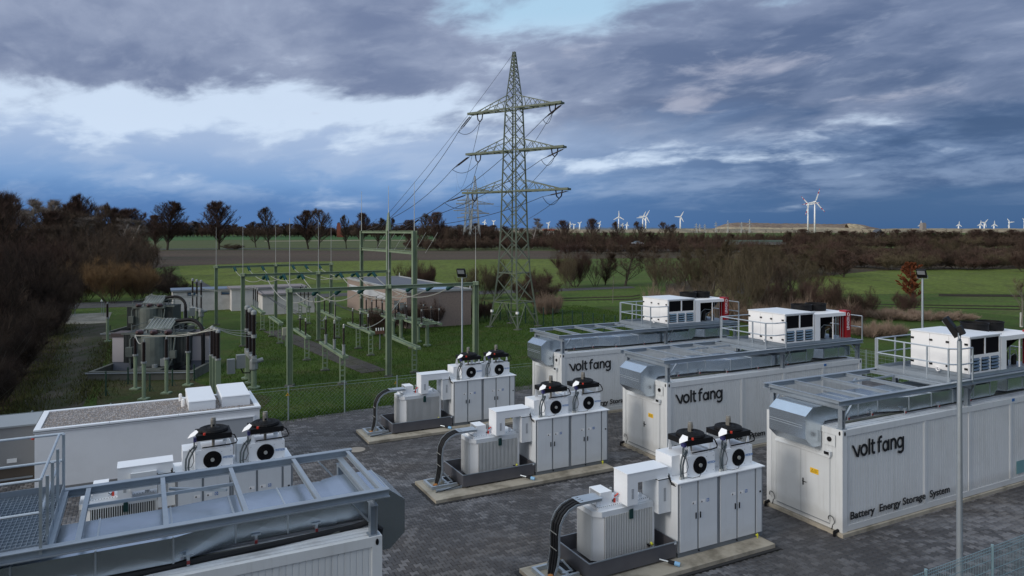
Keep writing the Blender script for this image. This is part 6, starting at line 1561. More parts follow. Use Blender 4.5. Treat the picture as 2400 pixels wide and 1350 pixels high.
def grow(seed, H, spread, trunk, levels, kids, twigs, tw_len, tw_w, multi=1, up=0.5, base_r=None, lean=0.0, crown0=0.25, droop=0.0, shape='oval', leaves=False, k1=None):
    """returns (limb mesh builder, twig mesh builder) of a bare winter crown"""
    rs = random.Random(seed); limb = MB(); tw = MB(); segs = []
    base_r = base_r or H * 0.018
    def env(z):                                   # crown half width at relative height
        t_ = (z / H - crown0) / (1 - crown0)
        if t_ < -0.15: return 0.15
        t_ = max(0.0, min(1.0, t_))
        if shape == 'oval': return max(0.12, math.sin(math.pi * min(1, 0.12 + t_ * 0.86)) ** 0.65)
        if shape == 'cone': return max(0.06, 1 - t_ * 0.92) * min(1, 0.55 + t_ * 3)
        if shape == 'lime': return max(0.05, min(1.0, 0.55 + t_ * 2.2) * math.sqrt(max(0, 1 - t_ ** 2.4)))
        return max(0.15, (1 - t_ ** 2.2)) 
    def branch(p, d, L, r, lv):
        n = 3 if lv < 2 else 2
        pts = [p]; q = p
        for i in range(n):
            d2 = (d + Vector((rs.gauss(0, 0.09), rs.gauss(0, 0.09), rs.gauss(0.02, 0.06) + up * 0.07 * (lv > 0)))).normalized()
            nq = q + d2 * (L / n)
            rr = math.hypot(nq.x, nq.y); mx = spread * env(nq.z) * 1.05
            if lv > 0 and (rr > mx and rr > math.hypot(q.x, q.y) or nq.z > H): nq = q + d2 * (L / n) * 0.25
            d = (nq - q); d = d.normalized() if d.length > 1e-5 else Vector((0, 0, 1))
            q = nq; pts.append(q)
        rr = [r * (1 - 0.55 * i / n) for i in range(n + 1)]
        limb.tube(pts, rr, 5 if lv == 0 else (4 if lv == 1 else 3))
        for a, c in zip(pts, pts[1:]): segs.append((a, c, lv, rr[-1]))
        if lv >= levels: return
        k = kids if lv else (k1 or (kids * 3 if multi == 1 else kids + 2))
        for j in range(k):
            f = (j + rs.uniform(0.3, 0.9)) / k
            if lv == 0: f = crown0 * 0.9 + (1 - crown0 * 0.9) * f if multi == 1 else 0.15 + 0.85 * f
            idx = min(n - 1, int(f * n)); a = pts[idx].lerp(pts[idx + 1], f * n - idx)
            az = rs.uniform(0, 2 * math.pi) + j * 2.4
            out = Vector((math.cos(az), math.sin(az), 0))
            el = up * rs.uniform(0.6, 1.3) + (0.25 if lv else 0.0) - droop * rs.random()
            nd = (out + Vector((0, 0, el)) + d * 0.35).normalized()
            if lv == 0 and multi == 1:
                nl = spread * env(a.z + 0.25 * spread * up) * rs.uniform(0.75, 1.05) * (1 + 0.35 * up); nr = r * (1 - 0.6 * f) * 0.42
            elif lv == 0: nl = L * rs.uniform(0.40, 0.62); nr = r * (1 - 0.5 * f) * 0.5
            else: nl = L * rs.uniform(0.42, 0.66) * (1 - 0.3 * f); nr = r * (1 - 0.5 * f) * 0.5
            branch(a, nd, nl, nr, lv + 1)
    for m_ in range(multi):
        az = 2 * math.pi * m_ / max(1, multi) + rs.uniform(-0.4, 0.4)
        ln = (0.10 if multi == 1 else rs.uniform(0.25, 0.75)) 
        d = Vector((math.cos(az) * ln * (lean or 1), math.sin(az) * ln * (lean or 1), 1)).normalized() if multi > 1 else Vector((rs.gauss(0, 0.03), rs.gauss(0, 0.03), 1)).normalized()
        s0 = Vector((math.cos(az), math.sin(az), 0)) * (0.0 if multi == 1 else rs.uniform(0.02, 0.14) * spread)
        branch(s0 - Vector((0, 0, 0.1)), d, H * (0.94 if multi == 1 else rs.uniform(0.6, 0.95)), base_r * (1 if multi == 1 else 0.6), 0)
    cand = [s_ for s_ in segs if s_[2] >= max(1, levels - 1)] * 2 + [s_ for s_ in segs if s_[2] >= 1] or segs
    for i in range(twigs):
        a, c, lv, r = rs.choice(cand); f = rs.random(); p = a.lerp(c, f)
        d = (c - a).normalized() * 0.7 + Vector((rs.gauss(0, 0.55), rs.gauss(0, 0.55), rs.gauss(0.25 * up + 0.22, 0.4)))
        d.normalize(); L = tw_len * rs.uniform(0.5, 1.25); e = p + d * L
        if e.z < 0.02: continue
        s_ = d.cross(Vector((rs.gauss(0, 1), rs.gauss(0, 1), rs.gauss(0, 1)))).normalized() * tw_w
        if leaves:
            s_ *= 3.0; e2 = p + d * L * 0.35; tw.add([p - s_, p + s_, e2 + s_ * 0.3], [(0, 1, 2)]); continue
        m_ = p.lerp(e, 0.5) + Vector((rs.gauss(0, 0.06), rs.gauss(0, 0.06), rs.gauss(0.02, 0.05))) * L
        tw.add([p - s_, p + s_, m_ + s_ * 0.55, m_ - s_ * 0.55, e], [(0, 1, 2, 3), (3, 2, 4)])
        if rs.random() < 0.6:
            d3 = (d + Vector((rs.gauss(0, 0.5), rs.gauss(0, 0.5), rs.gauss(0, 0.4)))).normalized(); tw.add([m_ - s_ * 0.5, m_ + s_ * 0.5, m_ + d3 * L * 0.6], [(0, 1, 2)])
    return limb, tw
PROTO = {}; RADII = {}
def proto(key, limbm, twm, *a, **k):
    l_, t_ = grow(*a, **k)
    rr = sorted(math.hypot(v[0], v[1]) for v in t_.v)
    RADII[key] = rr[int(len(rr) * 0.94)]
    zz = sorted(v[2] for v in t_.v)
    print(key, 'radius', round(RADII[key], 2), 'of', a[2], 'top', round(zz[-1], 2), len(l_.f) + len(t_.f))
    PROTO[key] = (l_.mesh('trunk', limbm), t_.mesh('crown', twm), max(zz[int(len(zz) * 0.985)], 0.1))
def plant(key, xy, h, label, cat, name, group=None, wscale=1.0, rz=None, twm=None, z=0.0):
    lm, tm, H = PROTO[key]
    s_ = h / H
    rs = random.Random(int(xy[0] * 31 + xy[1] * 17))
    t = thing(name, label, cat, (*xy, z - 0.05), rz if rz is not None else rs.uniform(0, 6.28), group)
    t.scale = (s_ * wscale, s_ * wscale, s_)
    o1 = inst(lm, 'trunk' if 'bush' not in key and 'thicket' not in key else 'stems', t); o2 = inst(tm, 'crown' if 'bush' not in key and 'thicket' not in key else 'twigs', t)
    if twm:
        o2.data = tm
        o2.material_slots[0].link = 'OBJECT'; o2.material_slots[0].material = twm
    return t
# prototypes                        seed  H   spread trunk lv kids twigs len  width
proto('lime_a', BARKD, TW_RED, 1, 10.0, 3.7, 1, 2, 6, 14000, 0.62, 0.013, up=0.8, crown0=0.14, shape='lime', k1=60)
proto('lime_b', BARKD, TW_RED, 2, 10.0, 3.3, 1, 2, 6, 13000, 0.62, 0.013, up=0.85, crown0=0.18, shape='lime', k1=52)
proto('lime_c', BARKD, TW_BRN, 3, 10.0, 3.2, 1, 2, 5, 8000, 0.62, 0.012, up=0.9, crown0=0.18, shape='lime', k1=26)
proto('birch', mat('birch_bark', (0.26, 0.24, 0.22), 0.8), TW_GRY, 4, 10.0, 2.4, 1, 3, 4, 3000, 0.8, 0.015, up=0.5, crown0=0.25, droop=0.5)
proto('wood_tree', BARKD, TW_BRN, 5, 10.0, 3.6, 1, 2, 6, 7500, 0.85, 0.016, up=0.55, crown0=0.05, shape='lime', k1=48)
proto('wood_tree_b', BARKD, TW_RED, 6, 10.0, 4.0, 1, 2, 6, 7500, 0.85, 0.016, up=0.7, crown0=0.04, shape='lime', k1=48)
proto('open_tree', BARK, TW_OLV, 7, 10.0, 4.2, 1, 3, 5, 5200, 0.75, 0.010, up=0.6, crown0=0.10, shape='dome')
proto('open_tree_b', BARK, TW_BRN, 8, 10.0, 3.8, 1, 3, 4, 5200, 0.8, 0.010, up=0.8, crown0=0.08, multi=4, lean=1.3, shape='dome')
proto('thicket', BARK, TW_OLV, 9, 5.0, 2.8, 1, 2, 6, 7000, 0.75, 0.006, multi=10, up=0.7, lean=1.8, crown0=0.0, shape='dome', base_r=0.05)
proto('bush_a', BARKD, TW_BRN, 10, 3.0, 2.2, 1, 2, 6, 8000, 0.55, 0.006, multi=12, up=0.6, lean=2.2, crown0=0.0, shape='dome', base_r=0.035)
proto('bush_b', BARKD, TW_RED, 11, 3.0, 2.0, 1, 2, 6, 8000, 0.6, 0.005, multi=12, up=0.9, lean=1.8, crown0=0.0, shape='dome', base_r=0.03)
proto('far_bush', BARKD, TW_BRN, 12, 6.0, 4.6, 1, 2, 6, 6500, 0.95, 0.017, multi=10, up=0.6, lean=2.4, crown0=0.0, shape='dome', base_r=0.06)
proto('far_bush_b', BARKD, TW_RED, 13, 6.0, 4.8, 1, 2, 6, 6500, 0.95, 0.017, multi=10, up=0.5, lean=2.6, crown0=0.0, shape='dome', base_r=0.06)
proto('far_bush_c', BARKD, TW_OLV, 18, 6.0, 4.4, 1, 2, 6, 6500, 0.95, 0.016, multi=10, up=0.6, lean=2.2, crown0=0.0, shape='dome', base_r=0.06)
proto('oak_leafy', BARKD, LEAF_RED, 14, 5.0, 2.1, 1, 2, 6, 9000, 0.42, 0.030, up=0.3, crown0=0.06, shape='lime', leaves=True, k1=30)
proto('young_tree', mat('young_bark', (0.20, 0.19, 0.16), 0.9), TW_OLV, 15, 6.0, 1.9, 1, 3, 4, 1200, 0.6, 0.008, up=0.9, crown0=0.25)
proto('sapling', mat('young_bark', (0.20, 0.19, 0.16), 0.9), TW_OLV, 16, 3.0, 0.5, 1, 1, 3, 80, 0.4, 0.008, up=0.9, crown0=0.4)
proto('reed_bush', TW_GRY, mat('reeds', (0.240, 0.175, 0.130), 0.95, rnd=0.15), 17, 1.0, 2.4, 1, 1, 5, 4500, 0.40, 0.006, multi=26, up=1.4, lean=5, crown0=0.0, shape='dome', base_r=0.006)

def at(u, Y): return ((u - 1200) / FOC * Y, Y)
def htop(v, Y): return HC + (HZ - v) / FOC * Y       # height of something whose top shows at row v
def put(key, u, Y, vtop, label, cat, name, halfpx=None, spread=None, **k):
    h = htop(vtop, Y); ws = 1.0
    lm, tm, H = PROTO[key]
    if halfpx:
        sp = RADII[key]
        ws = (halfpx * Y / FOC) / (sp * h / H)
    return plant(key, at(u, Y), h, label, cat, name, wscale=ws, **k)
# roadside trees on the left, beyond the ploughed field
road_trees = [('lime_b', 366, 296, 505, 26, 'left stem of the twin trees, lower and darker'), ('lime_a', 392, 286, 474, 36, 'tallest left roadside tree, one of the twin crowns'),
              ('lime_a', 513, 292, 474, 36, 'round-headed roadside tree standing alone with a dark bush at its foot'), ('lime_c', 632, 296, 487, 26, 'sparse roadside tree next to the lone round one'),
              ('lime_c', 600, 330, 520, 18, 'small low tree left of the sparse roadside tree'), ('lime_b', 723, 300, 494, 27, 'left one of two touching roadside trees'), ('lime_c', 746, 298, 491, 28, 'right one of two touching roadside trees'),
              ('lime_c', 812, 306, 505, 15, 'slender tree beside the far brick tower'), ('lime_b', 846, 302, 500, 20, 'dense tree between brick tower and tall gantry'), ('lime_c', 885, 320, 512, 22, 'pale tree showing through the tall gantry, left bay'),
              ('lime_c', 915, 330, 512, 14, 'slim tree behind the gantry spike'), ('lime_b', 962, 322, 516, 20, 'low tree behind the right post of the gantry'), ('lime_c', 990, 312, 502, 22, 'tree right of the gantry, behind the sagging lines'), ('lime_b', 1027, 308, 498, 22, 'pointed tree between gantry and distant pylons')]
for key, u, Y, vt, hp, lab in road_trees: put(key, u, Y, vt, 'bare winter tree, ' + lab, 'tree', 'roadside_tree', hp, group='bare trees along the far road')
put('far_bush', 545, 290, 572, 'dark low bush at the foot of the lone round tree', 'bush', 'roadside_bush', 26)
put('far_bush', 300, 290, 560, 'dark earth-coloured bush at the left end of the far road', 'bush', 'roadside_bush', 24)
# belts and hedges
rs = random.Random(21)
def belt(u0, u1, step, Yf, vf, keys, hp, label, cat, name, group):
    u = u0
    while u < u1:
        Y = Yf(u) * rs.uniform(0.94, 1.06); vt = vf(u) + rs.uniform(-4, 4)
        put(rs.choice(keys), u, Y, vt, label, cat, name, hp * rs.uniform(0.8, 1.25), group=group)
        u += step * rs.uniform(0.75, 1.25)
belt(150, 1160, 10, lambda u: 900, lambda u: 524 + 3 * math.sin(u / 37) + 5 * (u > 560), ['wood_tree', 'wood_tree_b', 'birch', 'wood_tree'], 15, 'bare tree in the long wood beyond the far green field', 'tree', 'woodland_tree', 'trees of the long wood on the left horizon')
belt(150, 1160, 12, lambda u: 870, lambda u: 532 + 2 * math.sin(u / 29), ['far_bush', 'far_bush_b'], 13, 'dark undergrowth shrub at the edge of the long wood', 'bush', 'undergrowth_shrub', 'undergrowth of the long wood on the left horizon')
belt(960, 1330, 13, lambda u: 292, lambda u: 560 - (u - 1000) * 0.02, ['far_bush', 'far_bush_b'], 17, 'dark hedge bush beyond the ploughed field', 'bush', 'hedge_bush', 'dark hedge beyond the ploughed field')
belt(1040, 1330, 12, lambda u: 330, lambda u: 538, ['far_bush', 'far_bush_b', 'lime_c'], 15, 'bare shrub in the belt behind the green lattice tower', 'bush', 'belt_shrub', 'belt of shrubs behind the lattice tower')
for key, u, Y, vt, hp, lab in (('birch', 1248, 310, 512, 22, 'pale weeping birch just right of the lattice tower'), ('wood_tree_b', 1322, 300, 517, 20, 'pointed brown tree left of the first white wind turbine'), ('wood_tree_b', 1386, 300, 513, 19, 'pointed brown tree right of the low red roof'),
                               ('lime_c', 1450, 305, 520, 18, 'tree in front of the first white wind turbine'), ('lime_c', 1497, 305, 520, 16, 'tree left of the pair of wind turbines'), ('lime_c', 1555, 300, 521, 15, 'tree between the turbine pair and the single turbine'), ('lime_c', 1582, 302, 526, 14, 'tree at the foot of the single turbine'),
                               ('lime_c', 1186, 310, 530, 18, 'bushy tree left of the lattice tower legs')):
    put(key, u, Y, vt, 'bare winter tree, ' + lab, 'tree', 'field_tree', hp, group='bare trees in front of the wind turbines')
belt(1300, 1900, 14, lambda u: 285, lambda u: 546, ['far_bush', 'far_bush_b', 'wood_tree'], 17, 'brown shrub in the hedge below the wind turbines', 'bush', 'hedge_shrub', 'hedge below the wind turbines')
belt(1310, 1880, 17, lambda u: 240, lambda u: 566, ['far_bush', 'far_bush_b'], 18, 'brown shrub in the front row of the hedge near the road bridge', 'bush', 'hedge_shrub', 'front row of the hedge near the bridge')
belt(1880, 2460, 15, lambda u: 420, lambda u: 541, ['far_bush', 'wood_tree_b', 'wood_tree'], 19, 'bare tree of the wood below the right skyline', 'tree', 'woodland_tree', 'wood below the right skyline')
belt(1820, 2460, 17, lambda u: 300, lambda u: 556, ['far_bush', 'far_bush_b', 'far_bush_c'], 22, 'brown shrub on the right, second row of the thicket', 'bush', 'thicket_shrub', 'second row of the right thicket')
belt(1800, 2460, 21, lambda u: 215, lambda u: 574 + 8 * math.sin(u / 40), ['far_bush', 'far_bush_b', 'far_bush_c'], 27, 'brown shrub on the right, middle row of the thicket', 'bush', 'thicket_shrub', 'middle row of the right thicket')
belt(1880, 2460, 27, lambda u: 165, lambda u: 584 + 6 * math.sin(u / 23), ['far_bush', 'far_bush_b', 'far_bush_c'], 34, 'brown bush just behind the field edge row on the right', 'bush', 'thicket_shrub', 'row behind the field edge on the right')
belt(1960, 2460, 30, lambda u: 142, lambda u: 592 + 7 * math.sin(u / 30), ['far_bush', 'far_bush_b', 'far_bush_c', 'far_bush_b'], 36, 'rounded brown bush at the far edge of the right green field', 'bush', 'field_edge_bush', 'bushes at the edge of the right green field')
belt(1770, 2000, 26, lambda u: 125, lambda u: 585 + 9 * math.sin(u / 21), ['far_bush', 'far_bush_b', 'far_bush_c', 'wood_tree_b'], 34, 'tangled brown bush behind the middle rooftop unit', 'bush', 'field_edge_bush', 'tangled bushes behind the middle container')
# trees between meadow and fields, centre right
for key, u, Y, vt, hp, lab, tw_ in (('bush_b', 1350, 98, 590, 46, 'broad reddish bush at the left end of the row', TW_RED), ('open_tree_b', 1395, 99, 588, 30, 'bare shrub-like tree next to the reddish bush', None),
                               ('wood_tree', 1418, 101, 592, 26, 'dark twiggy tree left of the wide open one', None), ('open_tree', 1465, 100, 578, 50, 'wide open-branched tree with dark trunk in mid meadow', TW_BRN), ('open_tree', 1537, 101, 576, 42, 'open-branched tree right of the wide one', TW_BRN),
                               ('thicket', 1330, 94, 600, 26, 'thin bush in front of the reddish bush', None)):
    put(key, u, Y, vt, 'bare tree, ' + lab, 'tree', 'meadow_tree', hp, group='trees in the middle of the meadow', twm=tw_)
thin = [(1545, 92, 600, 34), (1590, 98, 590, 36), (1630, 100, 584, 38), (1675, 98, 582, 38), (1715, 96, 580, 38), (1755, 94, 578, 38), (1795, 95, 582, 38), (1835, 92, 588, 38), (1875, 90, 594, 36), (1705, 84, 600, 40), (1775, 82, 606, 40), (1600, 80, 588, 40), (1640, 76, 570, 44), (1682, 72, 566, 46), (1722, 70, 560, 48), (1768, 68, 566, 50), (1812, 70, 575, 48), (1856, 74, 596, 44), (1895, 80, 606, 40), (1575, 86, 604, 34), (1660, 64, 610, 42), (1745, 60, 600, 52), (1806, 60, 620, 44)]
for i, (u, Y, vt, hp) in enumerate(thin):
    put(('thicket', 'open_tree_b', 'open_tree')[i % 3], u, Y, vt, 'thin bare tree between far and middle rooftop units', 'tree', 'thicket_tree', hp, group='thin bare trees behind the rooftop units')
# bushes at the tower, the road edge and the pebble-dash building
for i, (u, Y, vt, hp, key, lab) in enumerate(((985, 90, 615, 30, 'bush_a', 'round brown bush behind the pebble-dash roof'), (1005, 86, 622, 24, 'bush_b', 'reddish bush behind the tall gantry right post'), (950, 92, 620, 26, 'thicket', 'thin bush left of the gantry right post'),
                               (1130, 80, 622, 34, 'thicket', 'olive bush left of the lattice tower legs'), (1165, 82, 618, 34, 'bush_a', 'brown bush behind the lattice tower'), (1100, 80, 630, 28, 'thicket', 'olive bush right of the pebble-dash building'),
                               (1255, 84, 634, 36, 'bush_b', 'reddish bush right of the lattice tower'), (1285, 80, 655, 30, 'bush_a', 'low bush in the bend right of the lattice tower'), (1230, 78, 650, 34, 'bush_b', 'low red twigs between the tower legs'), (1262, 72, 672, 32, 'bush_a', 'dry brown bush at the meadow edge, right of the tower'))):
    put(key, u, Y, vt, lab, 'bush', 'bare_bush', hp)
for i, (u, Y, vt, hp) in enumerate(((880, 52.5, 722, 24), (915, 52.5, 726, 22), (945, 54, 716, 22), (985, 56, 708, 24), (1020, 57.2, 706, 24), (1055, 58.5, 704, 24), (1088, 59.5, 702, 22), (1118, 60.5, 700, 24), (1142, 62, 706, 18))):
    put(('bush_b', 'bush_a', 'bush_b')[i % 3], u, Y, vt, 'reddish winter shrub in the row along the pebble-dash wall', 'shrub', 'wall_shrub', hp, group='shrubs along the pebble-dash wall', twm=TW_RED)
# left woods, from the horizon down to the near bank
belt(-60, 330, 26, lambda u: 190, lambda u: 462 + 0.1 * u, ['wood_tree', 'wood_tree_b', 'lime_a', 'birch'], 36, 'bare tree of the back row in the left wood', 'tree', 'wood_tree', 'back row of the left wood')
belt(-80, 300, 30, lambda u: 140, lambda u: 478 + 0.14 * u, ['wood_tree', 'wood_tree_b', 'birch'], 44, 'bare tree of the second row in the left wood', 'tree', 'wood_tree', 'second row of the left wood')
for key, u, Y, vt, hp, lab in (('lime_a', 196, 150, 459, 34, 'round-topped tree standing out of the left wood'), ('birch', 135, 150, 474, 24, 'pale birch showing through the left wood'), ('lime_c', 243, 170, 478, 20, 'slender tree at the right end of the left wood'), ('birch', 294, 240, 505, 12, 'pale thin birch at the right end of the left wood'),
                               ('wood_tree', 268, 170, 505, 22, 'low tree below the slender one at the end of the left wood'), ('wood_tree_b', 10, 100, 452, 60, 'dark tree at the upper left edge of the photo')):
    put(key, u, Y, vt, lab, 'tree', 'wood_tree', hp)
belt(-60, 330, 32, lambda u: 112, lambda u: 528 + 0.05 * u, ['wood_tree_b', 'far_bush', 'wood_tree'], 46, 'brown tree-high shrub on the left, front of the wood', 'bush', 'wood_shrub', 'front of the left wood')
for key, u, Y, vt, hp, lab, tw_ in (('bush_b', 200, 78, 620, 56, 'yellow-brown hazel bush, left of the three', TW_YEL), ('bush_b', 262, 76, 612, 60, 'yellow-brown hazel bush, tallest of the three', TW_YEL), ('bush_b', 325, 78, 622, 46, 'yellow-brown hazel bush, right of the three', TW_YEL),
                               ('bush_a', 372, 84, 634, 50, 'dark blue-black bush right of the hazels', TW_DRK), ('bush_a', 415, 82, 655, 36, 'low dark bush at the road bend', TW_DRK), ('bush_a', 340, 88, 612, 60, 'dark bush behind the hazels', TW_DRK),
                               ('thicket', 215, 92, 548, 90, 'big grey-brown thicket above the hazels', TW_BRN), ('thicket', 300, 96, 560, 70, 'grey-brown thicket right of the big one', TW_BRN), ('bush_b', 110, 84, 560, 70, 'red dogwood thicket above the left bank', TW_RED), ('bush_b', 40, 74, 560, 80, 'red-brown thicket by the left edge', TW_RED)):
    put(key, u, Y, vt, lab, 'bush', 'bare_bush', hp, twm=tw_)
k_ = 0
for (u, Y, vt, hp) in ((-40, 60, 570, 90), (60, 64, 590, 80), (130, 66, 606, 60), (-60, 50, 600, 110), (30, 52, 620, 90), (105, 55, 645, 70), (150, 60, 650, 50), (-90, 40, 640, 120), (0, 42, 670, 100), (70, 46, 700, 70), (120, 52, 705, 46), (-120, 33, 690, 130), (-30, 35, 730, 100), (40, 38, 770, 70), (-160, 28, 760, 130), (-70, 29, 800, 100), (-10, 31, 840, 70)):
    k_ += 1
    put(('bush_a', 'thicket', 'bush_b')[k_ % 3], u, Y, vt, 'dark bare bush on the left bank beside the gravel track', 'bush', 'bank_bush', hp, group='dark bushes on the left bank', twm=(TW_BRN, TW_DRK, TW_DRK)[k_ % 3])
# right side singles
put('oak_leafy', 2140, 78, 616, 'small tree with rust-red leaves behind the right floodlight', 'tree', 'red_leaved_tree', 30)
put('young_tree', 2394, 57, 648, 'young tree with white painted trunk at the right edge', 'tree', 'young_tree', 34)
bt = G(2394, 766)
b = MB(); b.cone((at(2394, 57)[0], 57, 0), (at(2394, 57)[0], 57, 1.15), 0.12, 0.11, 8); tag(b.build('trunk_guard', mat('guard_white', (0.45, 0.46, 0.44), 0.7)), 'whitish guard round the trunk of the young tree at the right edge', 'trunk guard')
put('sapling', 1436, 76, 642, 'thin sapling with stake in the meadow left of the far rooftop unit', 'tree', 'sapling', 8)
for i, (u, Y, vt, hp, lab) in enumerate(((1760, 60, 700, 46, 'behind the middle rooftop unit'), (1700, 62, 690, 44, 'right of the far rooftop unit'), (2060, 63, 716, 50, 'left of the right floodlight post'), (2120, 62, 722, 56, 'just left of the right floodlight post'), (2190, 62, 724, 56, 'right of the right floodlight post'), (2250, 62, 728, 40, 'at the right end of the reed strip'),
                                     (2040, 52, 748, 44, 'nearest patch, above the mesh fence'), (2090, 52, 752, 36, 'nearest right patch, above the mesh fence'), (1560, 66, 672, 50, 'left of the thin trees'), (1620, 66, 676, 50, 'below the thin trees'), (1845, 60, 690, 50, 'right of the middle rooftop unit'), (1950, 60, 700, 56, 'upper right of the red panel'), (1285, 66, 686, 34, 'at the foot of the bushes right of the tower'))):
    put('reed_bush', u, Y, vt + 4, 'pinkish brown dry reeds ' + lab, 'reeds', 'reed_patch', hp)
for i, (u, Y, vt, hp, key, lab) in enumerate(((1800, 66, 660, 40, 'bush_b', 'red-brown bush above the middle rooftop unit'), (1850, 62, 672, 44, 'bush_b', 'red-brown bush above the red panel'), (1915, 62, 655, 50, 'bush_b', 'broad red-brown bush between the right rooftop units'), (1975, 60, 668, 44, 'bush_a', 'brown bush left of the reeds'), (2030, 64, 680, 30, 'bush_a', 'small brown bush among the reeds'), (2120, 65, 684, 30, 'bush_b', 'small red bush behind the floodlight post'), (1990, 54, 712, 40, 'bush_b', 'low bramble above the far end of the middle container'), (1950, 50, 732, 30, 'bush_a', 'low bramble just above the red panel'))):
    put(key, u, Y, vt, lab, 'bush', 'bare_bush', hp)
# grass tufts along edges, nobody could count them
def tufts(name, pts, n, h, m, seed, rad_=0.35):
    r = random.Random(seed); b = MB()
    for i in range(n):
        a, c = r.choice(pts); f = r.random()
        x = a[0] + (c[0] - a[0]) * f + r.gauss(0, rad_); y = a[1] + (c[1] - a[1]) * f + r.gauss(0, rad_)
        hh = h * r.uniform(0.5, 1.3); w = 0.012 + hh * 0.05; an = r.uniform(0, 3.14); dx, dy = math.cos(an) * w, math.sin(an) * w
        b.add([(x - dx, y - dy, 0), (x + dx, y + dy, 0), (x + r.gauss(0, hh * .35), y + r.gauss(0, hh * .35), hh)], [(0, 1, 2)])
    o = b.build(name, m); tag(o, 'grass blades growing ' + {'edge_grass': 'along the mesh fence and the yard edge', 'track_grass': 'beside the gravel track on the left', 'lawn_grass': 'all over the substation lawn'}[name], 'grass', kind='stuff'); return o
GRASS = mat('grass_blade', (0.046, 0.090, 0.014), 0.9, var=0.4, vscale=2.0, coord='Generated', spec=0.1)
tufts('edge_grass', [(S2W(-11, 29.7), S2W(4.2, 30.0)), (S2W(4.2, 30.0), S2W(16.5, 31.5)), (S2W(16.5, 31.5), S2W(34, 32.2))], 14000, 0.10, GRASS, 5, 0.3)
tufts('track_grass', [(G(262, 800), G(240, 870)), (G(240, 870), G(200, 940)), (G(120, 850), G(62, 930)), (G(160, 760), G(118, 850)), (G(62, 930), G(20, 1010))], 9000, 0.16, mat('grass_dry', (0.070, 0.075, 0.028), 0.95, spec=0.1), 9, 0.55)
def lawn_blades():
    r = np.random.default_rng(11); n = 150000
    # denser near the yard, out to about 60 m
    s = 30.2 + (r.random(n) ** 1.6) * 32; l = r.uniform(-14, 40, n)
    X = l * LX - s * LY; Y = l * LY + s * LX
    keep = (np.abs(X / Y) < 0.75)
    for (a, c, w) in ((np.array(G(640, 775)), np.array(G(870, 868)), 0.8),):
        d = c - a; L_ = np.hypot(*d); d = d / L_; rx = X - a[0]; ry = Y - a[1]; al = rx * d[0] + ry * d[1]; ac = np.abs(-rx * d[1] + ry * d[0]); keep &= ~((al > 0) & (al < L_) & (ac < w))
    bx = (X - NB[0]) * LX + (Y - NB[1]) * LY; by = -(X - NB[0]) * LY + (Y - NB[1]) * LX
    keep &= ~((bx > -0.2) & (bx < 5.7) & (by > -0.2))
    keep &= (X > -14 + (Y - 30) * -0.25)
    X = X[keep]; Y = Y[keep]; n = len(X)
    h = (0.03 + 0.05 * r.random(n)) * (1 + Y / 60); w = 0.006 + Y * 0.0002; an = r.uniform(0, np.pi, n)
    dx = np.cos(an) * w; dy = np.sin(an) * w; z = np.full(n, -0.012)
    V = np.stack([np.stack([X - dx, Y - dy, z], 1), np.stack([X + dx, Y + dy, z], 1), np.stack([X + r.normal(0, 1, n) * h * .4, Y + r.normal(0, 1, n) * h * .4, z + h], 1)], 1).reshape(-1, 3)
    me = bpy.data.meshes.new('lawn_grass'); me.vertices.add(3 * n); me.vertices.foreach_set('co', V.ravel()); me.loops.add(3 * n); me.loops.foreach_set('vertex_index', np.arange(3 * n, dtype=np.int32))
    me.polygons.add(n); me.polygons.foreach_set('loop_start', np.arange(0, 3 * n, 3, dtype=np.int32)); me.polygons.foreach_set('loop_total', np.full(n, 3, dtype=np.int32)); me.update(calc_edges=True)
    me.materials.append(GRASS); o = bpy.data.objects.new('lawn_grass', me); COL.objects.link(o); tag(o, 'grass blades growing all over the substation lawn', 'grass', kind='stuff')
lawn_blades()

# things of a group that only their place tells apart
TENS = ['', '', 'twenty', 'thirty']
ONES = ['first', 'second', 'third', 'fourth', 'fifth', 'sixth', 'seventh', 'eighth', 'ninth', 'tenth', 'eleventh', 'twelfth', 'thirteenth', 'fourteenth', 'fifteenth', 'sixteenth', 'seventeenth', 'eighteenth', 'nineteenth', 'twentieth', 'twenty-first', 'twenty-second', 'twenty-third', 'twenty-fourth']
same = {}
for o in COL.objects:
    if o.parent is None and 'label' in o and 'group' in o: same.setdefault((o['label'], o['group']), []).append(o)
for (lab, grp), obs in same.items():
    if 1 < len(obs) <= 24 and all(o.location.y > 5 for o in obs):
        obs.sort(key=lambda o: o.location.x / o.location.y)
        for i, o in enumerate(obs): o['label'] = lab + ', ' + ONES[i] + ' from the left'
